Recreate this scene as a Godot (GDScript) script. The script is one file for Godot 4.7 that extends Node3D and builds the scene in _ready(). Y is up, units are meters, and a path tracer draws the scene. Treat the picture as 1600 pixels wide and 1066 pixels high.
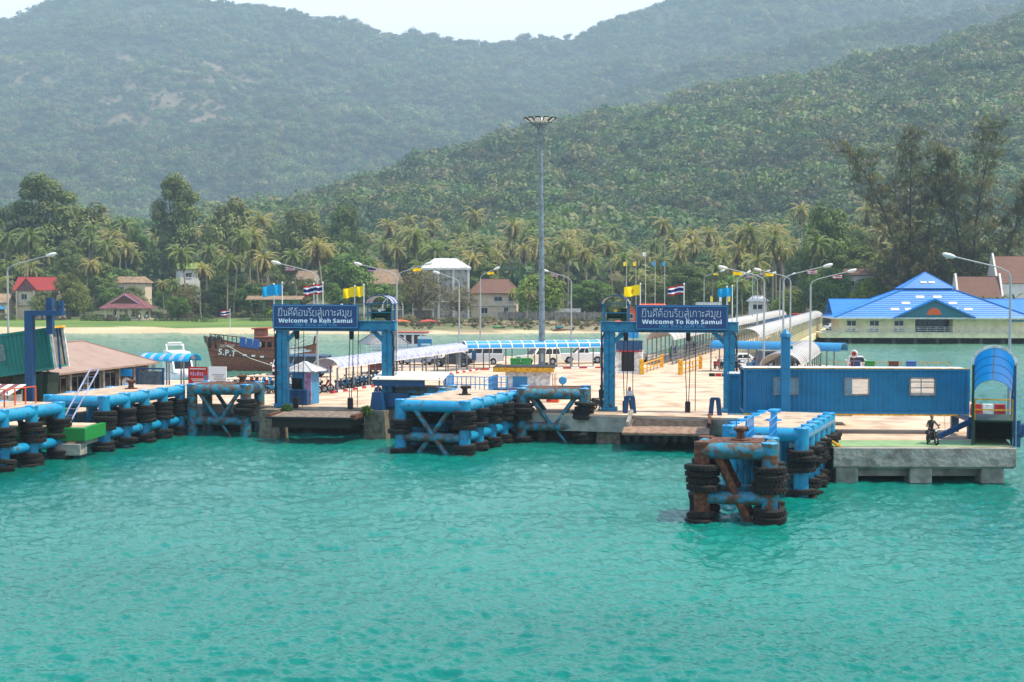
extends Node3D
# Ferry pier at a tropical island. World: x right, y up, -z inland, sea level y = 0, metres.
const QUAY := -17.0          # the pier is turned this many degrees
const DECK := 1.9
var used := {}
var M := {}
var T := {}
var rng := RandomNumberGenerator.new()
var hill_noise := FastNoiseLite.new()
var fine_noise := FastNoiseLite.new()

class B:
	var v := PackedVector3Array()
	var n := PackedVector3Array()
	var c := PackedColorArray()
	var uv := PackedVector2Array()
	var col := Color.WHITE
	func tri(a: Vector3, b: Vector3, d: Vector3, na := Vector3.ZERO, nb := Vector3.ZERO, nd := Vector3.ZERO) -> void:
		var g := (d - a).cross(b - a)
		if na == Vector3.ZERO:
			na = g.normalized(); nb = na; nd = na
		if g.dot(na + nb + nd) < 0.0:
			v.append_array([a, d, b]); n.append_array([na, nd, nb])
		else:
			v.append_array([a, b, d]); n.append_array([na, nb, nd])
		c.append_array([col, col, col])
	func quad(a: Vector3, b: Vector3, d: Vector3, e: Vector3, nn := Vector3.ZERO) -> void:
		if nn == Vector3.ZERO:
			nn = (d - a).cross(e - b).normalized()
		tri(a, b, d, nn, nn, nn); tri(a, d, e, nn, nn, nn)
	func box(o: Vector3, s: Vector3, bs := Basis.IDENTITY, bev := 0.0) -> void:
		var h := s * 0.5
		if bev <= 0.0:
			for ax in 3:
				for sg in [-1.0, 1.0]:
					var nn := Vector3.ZERO; nn[ax] = sg
					var p := Vector3.ZERO; p[ax] = sg * h[ax]
					var i := (ax + 1) % 3
					var j := (ax + 2) % 3
					var q := []
					for k in [[-1, -1], [1, -1], [1, 1], [-1, 1]]:
						var w := p; w[i] = k[0] * h[i]; w[j] = k[1] * h[j]
						q.append(o + bs * w)
					quad(q[0], q[1], q[2], q[3], bs * nn)
			return
		var k := minf(bev, minf(h.x, minf(h.y, h.z)) * 0.9)
		var inn := h - Vector3(k, k, k)
		for ax in 3:
			var i := (ax + 1) % 3
			var j := (ax + 2) % 3
			for sg in [-1.0, 1.0]:
				var q := []
				for e in [[-1, -1], [1, -1], [1, 1], [-1, 1]]:
					var w := Vector3.ZERO; w[ax] = sg * h[ax]; w[i] = e[0] * inn[i]; w[j] = e[1] * inn[j]
					q.append(o + bs * w)
				var nn := Vector3.ZERO; nn[ax] = sg
				quad(q[0], q[1], q[2], q[3], bs * nn)
			for e in [[-1, -1], [1, -1], [1, 1], [-1, 1]]:
				var q2 := []
				for s2 in [[-1, 0], [1, 0], [1, 1], [-1, 1]]:
					var w2 := Vector3.ZERO
					w2[ax] = s2[0] * inn[ax]
					w2[i] = e[0] * (h[i] if s2[1] == 0 else inn[i])
					w2[j] = e[1] * (inn[j] if s2[1] == 0 else h[j])
					q2.append(o + bs * w2)
				var n2 := Vector3.ZERO; n2[i] = e[0]; n2[j] = e[1]
				quad(q2[0], q2[1], q2[2], q2[3], bs * n2.normalized())
		for x in [-1, 1]:
			for y in [-1, 1]:
				for z in [-1, 1]:
					var d := Vector3(x, y, z)
					tri(o + bs * (d * Vector3(h.x, inn.y, inn.z)), o + bs * (d * Vector3(inn.x, h.y, inn.z)), o + bs * (d * Vector3(inn.x, inn.y, h.z)), bs * d.normalized(), bs * d.normalized(), bs * d.normalized())
	func bar(a: Vector3, b: Vector3, w: float, h := -1.0, bev := 0.0) -> void:
		if h < 0.0: h = w
		var d := b - a
		var len := d.length()
		if len < 1e-5: return
		var z := d / len
		var up := Vector3.UP if absf(z.y) < 0.95 else Vector3.RIGHT
		var x := up.cross(z).normalized()
		box((a + b) * 0.5, Vector3(w, h, len), Basis(x, z.cross(x), z), bev)
	func tube(pts: Array, r, sides := 10, cap := true) -> void:
		var rings := []
		var nrm := []
		var x := Vector3.ZERO
		for i in pts.size():
			var t: Vector3
			if i == 0: t = pts[1] - pts[0]
			elif i == pts.size() - 1: t = pts[i] - pts[i - 1]
			else: t = (pts[i + 1] - pts[i]).normalized() + (pts[i] - pts[i - 1]).normalized()
			t = t.normalized()
			if x == Vector3.ZERO: x = t.cross(Vector3.UP if absf(t.y) < 0.9 else Vector3.RIGHT).normalized()
			else: x = (x - t * x.dot(t)).normalized()
			var y := t.cross(x)
			var rr: float = r[i] if r is Array else r
			var ring := []
			var ns := []
			for k in sides:
				var a := TAU * k / sides
				var o := x * cos(a) + y * sin(a)
				ns.append(o); ring.append(pts[i] + o * rr)
			rings.append(ring); nrm.append(ns)
		for i in pts.size() - 1:
			for k in sides:
				var k2 := (k + 1) % sides
				tri(rings[i][k], rings[i][k2], rings[i + 1][k2], nrm[i][k], nrm[i][k2], nrm[i + 1][k2])
				tri(rings[i][k], rings[i + 1][k2], rings[i + 1][k], nrm[i][k], nrm[i + 1][k2], nrm[i + 1][k])
		if cap:
			for e in [0, pts.size() - 1]:
				var nn: Vector3 = (pts[1] - pts[0]) * -1.0 if e == 0 else pts[e] - pts[e - 1]
				nn = nn.normalized()
				for k in range(1, sides - 1):
					tri(rings[e][0], rings[e][k], rings[e][k + 1], nn, nn, nn)
	func lathe(prof: Array, sides := 16, o := Vector3.ZERO, bs := Basis.IDENTITY, close := false) -> void:
		var m := prof.size() if close else prof.size() - 1
		for i in m:
			var p: Vector2 = prof[i]
			var q: Vector2 = prof[(i + 1) % prof.size()]
			var e := q - p
			var nn := Vector2(e.y, -e.x).normalized()
			for k in sides:
				var a := TAU * k / sides
				var b := TAU * (k + 1) / sides
				var ca := Vector3(cos(a), 0, sin(a))
				var cb := Vector3(cos(b), 0, sin(b))
				var na := bs * (ca * nn.x + Vector3(0, nn.y, 0))
				var nb := bs * (cb * nn.x + Vector3(0, nn.y, 0))
				var p1 := o + bs * (ca * p.x + Vector3(0, p.y, 0))
				var p2 := o + bs * (cb * p.x + Vector3(0, p.y, 0))
				var q1 := o + bs * (ca * q.x + Vector3(0, q.y, 0))
				var q2 := o + bs * (cb * q.x + Vector3(0, q.y, 0))
				if p.x > 1e-5: tri(p1, p2, q2, na, nb, nb)
				if q.x > 1e-5: tri(p1, q2, q1, na, nb, na)
	func extrude(poly: PackedVector2Array, depth: float, t := Transform3D.IDENTITY) -> void:
		# polygon in local xy, from z = -depth/2 to depth/2
		var ix := Geometry2D.triangulate_polygon(poly)
		for sg in [-1.0, 1.0]:
			for i in range(0, ix.size(), 3):
				var q := []
				for k in 3:
					var p := poly[ix[i + k]]
					q.append(t * Vector3(p.x, p.y, sg * depth * 0.5))
				var nn := t.basis * Vector3(0, 0, sg)
				tri(q[0], q[1], q[2], nn, nn, nn)
		var area := 0.0
		for i in poly.size():
			var p := poly[i]
			var q := poly[(i + 1) % poly.size()]
			area += p.x * q.y - q.x * p.y
		for i in poly.size():
			var p := poly[i]
			var q := poly[(i + 1) % poly.size()]
			var e := (q - p)
			var n2 := Vector2(e.y, -e.x).normalized() * signf(area)
			quad(t * Vector3(p.x, p.y, -depth / 2), t * Vector3(q.x, q.y, -depth / 2), t * Vector3(q.x, q.y, depth / 2), t * Vector3(p.x, p.y, depth / 2), t.basis * Vector3(n2.x, n2.y, 0))
	func slab(poly: PackedVector2Array, y0: float, y1: float) -> void:
		# polygon of (x, distance) laid flat
		extrude(poly, y1 - y0, Transform3D(Basis(Vector3.RIGHT, Vector3(0, 0, -1), Vector3(0, 1, 0)), Vector3(0, (y0 + y1) * 0.5, 0)))
	func leaf(o: Vector3, d: Vector3, side: Vector3, nn: Vector3) -> void:
		if side.cross(d).dot(nn) < 0.0: side = -side
		v.append_array([o - side * 0.5, o + d * 0.55 + side * 0.1, o + side * 0.5, o - side * 0.32 + d * 0.12, o + d, o + side * 0.32 + d * 0.12])
		n.append_array([nn, nn, nn, nn, nn, nn])
		c.append_array([col, col, col, col, col, col])
	func mesh(m: Material) -> ArrayMesh:
		var a := []
		a.resize(Mesh.ARRAY_MAX)
		a[Mesh.ARRAY_VERTEX] = v; a[Mesh.ARRAY_NORMAL] = n; a[Mesh.ARRAY_COLOR] = c
		if uv.size() == v.size(): a[Mesh.ARRAY_TEX_UV] = uv
		var am := ArrayMesh.new()
		am.add_surface_from_arrays(Mesh.PRIMITIVE_TRIANGLES, a)
		am.surface_set_material(0, m)
		return am

func P(x: float, d: float, y := 0.0) -> Vector3:
	return Vector3(x, y, -d)
func Q(deg: float) -> Basis:
	return Basis(Vector3.UP, deg_to_rad(deg))
func numbered(s: String) -> String:
	var k: int = used.get(s, 0)
	used[s] = k + 1
	return s if k == 0 else "%s_%03d" % [s, k]
func tag(o: Node3D, label: String, category: String, group := "") -> Node3D:
	o.set_meta("label", label); o.set_meta("category", category)
	if group: o.set_meta("group", group)
	return o
func thing(called: String, label: String, category: String, at := Vector3.ZERO, turn := 0.0, group := "") -> Node3D:
	var o := Node3D.new()
	o.name = numbered(called); add_child(o)
	o.position = at; o.rotation_degrees.y = turn
	tag(o, label, category, group)
	return o
func obj(called: String, b: B, m: Material, parent: Node3D = self) -> MeshInstance3D:
	var o := MeshInstance3D.new()
	o.mesh = b.mesh(m)
	o.name = numbered(called) if parent == self else called
	parent.add_child(o, true)
	return o
func inst(called: String, me: Mesh, parent: Node3D, at := Vector3.ZERO, bs := Basis.IDENTITY) -> MeshInstance3D:
	var o := MeshInstance3D.new()
	o.mesh = me
	o.name = called
	parent.add_child(o, true)
	o.transform = Transform3D(bs, at)
	return o
func struct(called: String, b: B, m: Material) -> MeshInstance3D:
	var o := obj(called, b, m)
	o.set_meta("kind", "structure")
	return o
func dup(root: Node3D, called: String, at: Vector3, turn: float, label: String, scl := Vector3.ONE, group := "") -> Node3D:
	var r: Node3D = root.duplicate()
	r.name = numbered(called); add_child(r)
	r.position = at; r.rotation_degrees = Vector3(0, turn, 0); r.scale = scl
	r.set_meta("label", label)
	if group: r.set_meta("group", group)
	return r
func box1(called: String, o: Vector3, s: Vector3, m: Material, parent: Node3D, bev := 0.0, bs := Basis.IDENTITY) -> MeshInstance3D:
	var b := B.new(); b.box(o, s, bs, bev)
	return obj(called, b, m, parent)

# ---------------------------------------------------------------- materials
func noise_tex(key: String, freq: float, stops: Array, oct := 5, size := 512, seed_ := 1, bump := 0.0, kind := FastNoiseLite.TYPE_SIMPLEX_SMOOTH) -> void:
	var t := NoiseTexture2D.new()
	var f := FastNoiseLite.new()
	f.noise_type = kind; f.frequency = freq; f.fractal_octaves = oct; f.seed = seed_
	t.noise = f; t.width = size; t.height = size; t.seamless = true
	if bump > 0.0:
		t.as_normal_map = true; t.bump_strength = bump
	else:
		var g := Gradient.new()
		var off := PackedFloat32Array()
		var cl := PackedColorArray()
		for s in stops:
			off.append(s[0]); cl.append(s[1])
		g.offsets = off; g.colors = cl
		t.color_ramp = g
	T[key] = t
func mat(key: String, color: Color, rough := 0.7, tex := "", scl := 0.3, metal := 0.0, nrm := "", nscale := 0.5) -> StandardMaterial3D:
	var m := StandardMaterial3D.new()
	m.resource_name = key
	m.albedo_color = color; m.roughness = rough; m.metallic = metal
	if tex: m.albedo_texture = T[tex]
	if nrm:
		m.normal_enabled = true; m.normal_texture = T[nrm]; m.normal_scale = nscale
	if tex or nrm:
		m.uv1_triplanar = true; m.uv1_world_triplanar = true
		m.uv1_scale = Vector3(scl, scl, scl)
	M[key] = m
	return m
func vmat(key: String, rough: float, back := Color.BLACK) -> StandardMaterial3D:
	var m := StandardMaterial3D.new()
	m.resource_name = key
	m.vertex_color_use_as_albedo = true; m.roughness = rough
	if back != Color.BLACK:
		m.backlight_enabled = true; m.backlight = back
	M[key] = m
	return m
func g(x: float) -> Color:
	return Color(x, x, x)
func materials() -> void:
	noise_tex("grime", 0.01, [[0.0, g(0.62)], [0.4, g(0.85)], [0.6, g(0.97)], [1.0, g(1.0)]])
	noise_tex("soft", 0.008, [[0.0, g(0.84)], [0.45, g(0.95)], [1.0, g(1.0)]], 5, 512, 7)
	noise_tex("stain", 0.006, [[0.0, Color(0.5, 0.46, 0.42)], [0.35, Color(0.78, 0.76, 0.73)], [0.55, g(0.93)], [1.0, g(1.0)]], 6, 1024, 5)
	noise_tex("deckt", 0.006, [[0.0, Color(0.72, 0.69, 0.66)], [0.34, Color(0.88, 0.86, 0.84)], [0.5, Color(0.95, 0.94, 0.93)], [0.68, Color(1, 0.99, 0.985)], [1.0, g(1.0)]], 6, 1024, 9)
	var bl := Color(0.06, 0.54, 0.70)
	noise_tex("rust1", 0.008, [[0.0, Color(0.03, 0.42, 0.62)], [0.5, bl], [0.72, Color(0.08, 0.53, 0.72)], [0.79, Color(0.2, 0.44, 0.52)], [0.84, Color(0.34, 0.25, 0.17)], [1.0, Color(0.28, 0.14, 0.07)]], 6, 1024, 21)
	noise_tex("rust2", 0.009, [[0.0, Color(0.05, 0.53, 0.68)], [0.36, Color(0.04, 0.46, 0.58)], [0.47, Color(0.12, 0.38, 0.40)], [0.55, Color(0.36, 0.26, 0.17)], [0.74, Color(0.34, 0.17, 0.09)], [1.0, Color(0.2, 0.1, 0.06)]], 6, 1024, 33)
	noise_tex("worn", 0.007, [[0.0, Color(0.008, 0.33, 0.48)], [0.4, Color(0.015, 0.45, 0.60)], [0.62, Color(0.03, 0.48, 0.635)], [0.74, Color(0.10, 0.50, 0.62)], [0.80, Color(0.14, 0.40, 0.48)], [0.86, Color(0.26, 0.24, 0.2)], [1.0, Color(0.3, 0.16, 0.09)]], 6, 1024, 52)
	noise_tex("rust3", 0.012, [[0.0, Color(0.16, 0.09, 0.06)], [0.45, Color(0.3, 0.16, 0.1)], [0.7, Color(0.42, 0.25, 0.15)], [1.0, Color(0.5, 0.36, 0.25)]], 6, 512, 41)
	noise_tex("wood", 0.02, [[0.0, g(0.6)], [1.0, g(1.0)]], 4, 512, 3)
	noise_tex("bump", 0.03, [], 5, 512, 4, 6.0)
	noise_tex("ripple", 0.012, [], 5, 1024, 14, 9.0)
	noise_tex("ripple2", 0.02, [], 4, 1024, 15, 5.0)
	mat("pipe", Color(1, 1, 1), 0.3, "rust1", 0.16, 0.0, "bump", 0.12)
	mat("pipe_old", Color(1, 1, 1), 0.6, "rust2", 0.2, 0.0, "bump", 0.35)
	mat("pipe_rust", Color(1, 1, 1), 0.85, "rust3", 0.5, 0.0, "bump", 0.6)
	mat("blue", Color(1, 1, 1), 0.45, "worn", 0.17, 0.0, "bump", 0.1)
	mat("navy", Color(0.02, 0.27, 0.45), 0.5, "soft", 0.3)
	mat("gangway_blue", Color(0.01, 0.455, 0.635), 0.45, "soft", 0.18)
	mat("sign_blue", Color(0.01, 0.22, 0.43), 0.35)
	mat("sign_edge", Color(0.25, 0.68, 0.86), 0.5)
	mat("letter", Color(0.92, 0.97, 1.0), 0.5)
	mat("white", Color(0.9, 0.9, 0.89), 0.55, "grime", 0.4)
	mat("white_plain", Color(0.88, 0.88, 0.87), 0.6)
	mat("white_paint", Color(0.86, 0.86, 0.86), 0.25)
	mat("concrete", Color(0.62, 0.61, 0.575), 0.9, "grime", 0.13, 0.0, "bump", 0.5)
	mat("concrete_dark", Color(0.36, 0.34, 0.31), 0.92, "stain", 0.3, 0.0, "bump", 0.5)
	mat("deck", Color(0.785, 0.695, 0.61), 0.92, "deckt", 0.05, 0.0, "bump", 0.08)
	mat("deck_b", Color(0.778, 0.688, 0.603), 0.92, "deckt", 0.05, 0.0, "bump", 0.08)
	mat("deck_c", Color(0.79, 0.70, 0.614), 0.92, "deckt", 0.05, 0.0, "bump", 0.08)
	mat("platform", Color(0.72, 0.645, 0.57), 0.92, "deckt", 0.12, 0.0, "bump", 0.1)
	mat("green_paint", Color(0.50, 0.62, 0.44), 0.8, "soft", 0.2)
	mat("tyre", Color(0.085, 0.082, 0.082), 0.9, "grime", 0.9)
	mat("tyre_grey", Color(0.125, 0.12, 0.115), 0.92, "stain", 0.6)
	mat("tyre_brown", Color(0.105, 0.09, 0.08), 0.92, "stain", 0.5)
	mat("foot", Color(0.50, 0.46, 0.40), 0.92, "stain", 0.35, 0.0, "bump", 0.5)
	mat("block_grey", Color(0.68, 0.665, 0.63), 0.85, "stain", 0.1)
	mat("lip", Color(0.60, 0.48, 0.40), 0.85, "stain", 0.3)
	mat("black", Color(0.05, 0.05, 0.055), 0.7)
	mat("grey", Color(0.5, 0.52, 0.54), 0.5, "grime", 0.5)
	mat("steel", Color(0.62, 0.65, 0.68), 0.4, "", 1.0, 0.6)
	mat("mast", Color(0.45, 0.53, 0.58), 0.5, "grime", 0.3)
	mat("pole", Color(0.6, 0.63, 0.64), 0.45)
	mat("lamp_head", Color(0.78, 0.8, 0.8), 0.35)
	mat("yellow", Color(0.93, 0.68, 0.05), 0.55, "grime", 0.6)
	mat("orange", Color(0.85, 0.33, 0.07), 0.6)
	mat("red", Color(0.72, 0.1, 0.09), 0.55, "grime", 0.5)
	mat("flag_yellow", Color(1.0, 0.83, 0.0), 0.85)
	mat("flag_blue", Color(0.03, 0.60, 0.80), 0.85)
	mat("flag_red", Color(0.72, 0.06, 0.11), 0.85)
	mat("flag_white", Color(0.88, 0.88, 0.9), 0.85)
	mat("flag_navy", Color(0.07, 0.11, 0.36), 0.85)
	mat("teal", Color(0.03, 0.47, 0.44), 0.5, "soft", 0.2)
	mat("green", Color(0.10, 0.52, 0.22), 0.55, "soft", 0.4)
	mat("dark_green", Color(0.03, 0.2, 0.13), 0.6, "grime", 0.3)
	mat("beige", Color(0.90, 0.86, 0.70), 0.8, "soft", 0.12)
	mat("cream", Color(0.84, 0.78, 0.68), 0.8, "soft", 0.15)
	mat("wall_white", Color(0.84, 0.83, 0.81), 0.8, "soft", 0.12)
	mat("wall_grey", Color(0.52, 0.5, 0.47), 0.85, "stain", 0.12)
	mat("pink", Color(0.78, 0.6, 0.74), 0.7, "grime", 0.4)
	mat("roof_pink", Color(0.60, 0.51, 0.47), 0.85, "soft", 0.11)
	mat("roof_brown", Color(0.46, 0.33, 0.28), 0.85, "soft", 0.1)
	mat("roof_red", Color(0.62, 0.19, 0.17), 0.7, "soft", 0.12)
	mat("roof_maroon", Color(0.5, 0.3, 0.32), 0.8, "grime", 0.2)
	mat("roof_tan", Color(0.62, 0.52, 0.42), 0.85, "grime", 0.12)
	mat("roof_blue", Color(0.03, 0.48, 0.80), 0.5, "soft", 0.08)
	mat("roof_blue_b", Color(0.05, 0.52, 0.84), 0.5, "soft", 0.1)
	mat("roof_green", Color(0.5, 0.62, 0.3), 0.8, "grime", 0.1)
	mat("roof_white", Color(0.9, 0.9, 0.9), 0.6, "grime", 0.15)
	mat("sheet_white", Color(0.76, 0.75, 0.745), 0.55, "soft", 0.13)
	mat("sheet_light", Color(0.72, 0.74, 0.88), 0.4, "grime", 0.3)
	mat("sheet_cyan", Color(0.10, 0.58, 0.85), 0.35, "soft", 0.3)
	mat("sheet_blue", Color(0.16, 0.52, 0.72), 0.45, "soft", 0.2)
	mat("tin", Color(0.90, 0.87, 0.80), 0.5, "soft", 0.3)
	mat("wood_dark", Color(0.42, 0.26, 0.2), 0.75, "wood", 0.8)
	mat("wood_mid", Color(0.70, 0.42, 0.33), 0.75, "wood", 0.3)
	mat("ramp", Color(0.44, 0.36, 0.30), 0.85, "rust3", 0.3)
	M.ramp.albedo_color = Color(0.95, 0.92, 0.9)
	mat("ramp_top", Color(0.50, 0.44, 0.39), 0.85, "stain", 0.3)
	mat("sand", Color(0.86, 0.77, 0.62), 0.95, "grime", 0.05)
	mat("skin", Color(0.5, 0.34, 0.25), 0.6)
	mat("cloth_blue", Color(0.2, 0.36, 0.62), 0.85)
	mat("cloth_teal", Color(0.16, 0.42, 0.48), 0.85)
	mat("cloth_brown", Color(0.45, 0.33, 0.22), 0.9)
	mat("rubble", Color(0.5, 0.42, 0.34), 0.95, "stain", 0.2)
	var gl := mat("glass", Color(0.75, 0.85, 0.88, 0.12), 0.05)
	gl.transparency = BaseMaterial3D.TRANSPARENCY_ALPHA
	mat("dark_glass", Color(0.04, 0.055, 0.07), 0.08)
	var cy := mat("cyan_sheet", Color(0.10, 0.72, 0.92), 0.3)
	cy.backlight_enabled = true; cy.backlight = Color(0.10, 0.75, 0.95)
	vmat("person", 0.8)
	vmat("paint", 0.6)
	vmat("leaves", 0.62, Color(0.74, 0.84, 0.30))
	vmat("bark", 0.9)
	vmat("land", 0.95)
	var w := vmat("water", 0.10)
	w.normal_enabled = true; w.normal_texture = T.ripple; w.normal_scale = 0.9
	w.uv1_triplanar = true; w.uv1_world_triplanar = true; w.uv1_scale = Vector3(0.34, 0.34, 0.34)
	w.metallic_specular = 0.36

# ---------------------------------------------------------------- sea, land and hills
func line(tab: Array, x: float) -> float:
	if x <= tab[0][0]: return tab[0][1]
	for i in tab.size() - 1:
		if x <= tab[i + 1][0]:
			var k: float = (x - tab[i][0]) / (tab[i + 1][0] - tab[i][0])
			k = k * k * (3.0 - 2.0 * k) * 0.5 + k * 0.5
			return lerpf(tab[i][1], tab[i + 1][1], k)
	return tab[-1][1]
const CREST_FAR := [[-2600, 430], [-1700, 560], [-1164, 600], [-1000, 655], [-873, 690], [-567, 640], [-407, 612], [-276, 580], [-58, 563], [145, 573], [262, 618], [378, 655], [582, 735], [1164, 800], [2000, 700], [3000, 400]]
const CREST_MID := [[-400, 60], [-150, 190], [60, 268], [200, 340], [350, 385], [600, 440], [900, 480], [1500, 420], [2400, 250]]
const CREST_NEAR := [[-520, 2], [-340, 6], [-265, 40], [-191, 84], [-109, 111], [-68, 128], [41, 165], [136, 181], [204, 209], [307, 224], [375, 245], [443, 255], [477, 268], [545, 284], [760, 330], [1100, 300], [1700, 150]]
func shore(x: float) -> float:
	return 319.0 - 26.0 * smoothstep(38.0, 70.0, x) + 3.0 * sin(x * 0.05) + 1.2 * sin(x * 0.21)
func land(x: float, d: float) -> float:
	var e := d - shore(x)
	var base: float
	if e < 0.0: base = maxf(-3.0, e * 0.08)
	else: base = line([[0, 0], [9, 0.8], [17, 1.15], [60, 1.9], [85, 2.6], [130, 5.0], [210, 10], [390, 22], [620, 42], [1500, 60]], e)
	if d < 560.0:
		return base
	var h := base
	var n1 := hill_noise.get_noise_2d(x, d)
	var n2 := hill_noise.get_noise_2d(x * 2.7 + 500.0, d * 2.7)
	var amp := (n1 * 0.62 + n2 * 0.38)
	var t := clampf((d - 620.0) / 880.0, 0.0, 1.0)
	if d > 1500.0: t = maxf(0.0, 1.0 - (d - 1500.0) / 700.0)
	var near := base + (line(CREST_NEAR, x) - base) * (t * t * (3.0 - 2.0 * t) * 0.55 + t * 0.45) + amp * 66.0 * t * (1.15 - t)
	t = clampf((d - 1450.0) / 900.0, 0.0, 1.0)
	if d > 2350.0: t = maxf(0.0, 1.0 - (d - 2350.0) / 900.0)
	var mid: float = line(CREST_MID, x) * (t * 0.7 + t * t * 0.3) + amp * 90.0 * t * (1.1 - t)
	t = clampf((d - 1350.0) / 1850.0, 0.0, 1.0)
	if d > 3200.0: t = maxf(0.0, 1.0 - (d - 3200.0) / 1200.0)
	var far: float = line(CREST_FAR, x) * (t * 0.55 + t * t * 0.45) + amp * 330.0 * t * (1.08 - t)
	h = maxf(base, maxf(near, maxf(mid, far)))
	return h
func bare(x: float, d: float) -> float:
	# clearings on the left hill
	if d < 1600.0: return 0.0
	var e := 1.0 - Vector2((x + 560.0 + (d - 2500.0) * 0.25) / 170.0, (d - 2500.0) / 230.0).length()
	var f := 1.0 - Vector2((x + 930.0) / 70.0, (d - 2750.0) / 90.0).length()
	return smoothstep(-0.1, 0.25, maxf(e, f) * 0.55 + fine_noise.get_noise_2d(x * 3.0 + 40.0, d * 2.0) * 0.9)

func sea() -> void:
	var w1 := FastNoiseLite.new(); w1.seed = 3; w1.frequency = 0.60; w1.fractal_octaves = 4; w1.fractal_gain = 0.58
	var w2 := FastNoiseLite.new(); w2.seed = 8; w2.frequency = 0.11; w2.fractal_octaves = 2
	var w3 := FastNoiseLite.new(); w3.seed = 12; w3.frequency = 0.016; w3.fractal_octaves = 3
	var rows := 470
	var cols := 620
	var v := PackedVector3Array(); var nr := PackedVector3Array(); var cl := PackedColorArray(); var ix := PackedInt32Array()
	v.resize(rows * cols); nr.resize(rows * cols); cl.resize(rows * cols)
	var a0 := 1.0 / 27.0
	var a1 := 1.0 / 335.0
	for i in rows:
		var d := 1.0 / lerpf(a0, a1, float(i) / (rows - 1))
		var half := d * 0.47 + 4.0
		for j in cols:
			var x := lerpf(-half, half, float(j) / (cols - 1))
			var k := i * cols + j
			var chop := w1.get_noise_3d(x * 0.62 + d * 0.16, d * 1.2, 0.0)
			var gust := 0.62 + 0.75 * smoothstep(-0.35, 0.45, w3.get_noise_2d(x * 1.8 - 200.0, d * 2.6))
			var y := gust * ((0.5 - absf(chop)) * 0.10 + chop * 0.08) + w1.get_noise_3d(x * 1.7, d * 2.6, 9.0) * 0.13 + w2.get_noise_2d(x * 0.7 + d * 0.3, d) * 0.10 - 0.05
			v[k] = Vector3(x, y, -d)
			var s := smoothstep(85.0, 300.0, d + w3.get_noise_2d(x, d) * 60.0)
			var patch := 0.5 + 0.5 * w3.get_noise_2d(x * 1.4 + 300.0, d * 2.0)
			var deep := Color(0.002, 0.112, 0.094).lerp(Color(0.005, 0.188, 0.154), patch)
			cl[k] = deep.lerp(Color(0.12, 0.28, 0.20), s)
	for i in rows:
		for j in cols:
			var k := i * cols + j
			var dx := v[i * cols + mini(j + 1, cols - 1)] - v[i * cols + maxi(j - 1, 0)]
			var dz := v[mini(i + 1, rows - 1) * cols + j] - v[maxi(i - 1, 0) * cols + j]
			nr[k] = dx.cross(dz).normalized()
			if nr[k].y < 0.0: nr[k] = -nr[k]
	for i in rows - 1:
		for j in cols - 1:
			var k := i * cols + j
			ix.append_array([k, k + cols, k + 1, k + 1, k + cols, k + cols + 1])
	var a := []
	a.resize(Mesh.ARRAY_MAX)
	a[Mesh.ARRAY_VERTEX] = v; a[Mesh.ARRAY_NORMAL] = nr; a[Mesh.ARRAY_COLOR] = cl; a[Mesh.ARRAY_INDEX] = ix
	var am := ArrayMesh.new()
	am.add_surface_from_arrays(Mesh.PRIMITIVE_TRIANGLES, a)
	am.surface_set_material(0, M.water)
	var o := inst("sea", am, self)
	o.set_meta("kind", "structure")
	# the open sea round it, a little lower
	var b := B.new()
	b.col = Color(0.004, 0.15, 0.118)
	for r in [[-3000, -16, -300, 3000], [16, 3000, -300, 3000]]:
		b.quad(Vector3(r[0], -0.25, -20), Vector3(r[1], -0.25, -20), Vector3(r[1], -0.25, r[3]), Vector3(r[0], -0.25, r[3]))
	b.quad(Vector3(-16, -0.25, -27), Vector3(16, -0.25, -27), Vector3(16, -0.25, 3000), Vector3(-16, -0.25, 3000))
	for sg in [-1.0, 1.0]:
		b.quad(Vector3(sg * 16, -0.25, -20), Vector3(sg * 3000, -0.25, -20), Vector3(sg * 3000, -0.25, -345), Vector3(sg * 160, -0.25, -345))
	struct("open_sea", b, M.water)

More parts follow.
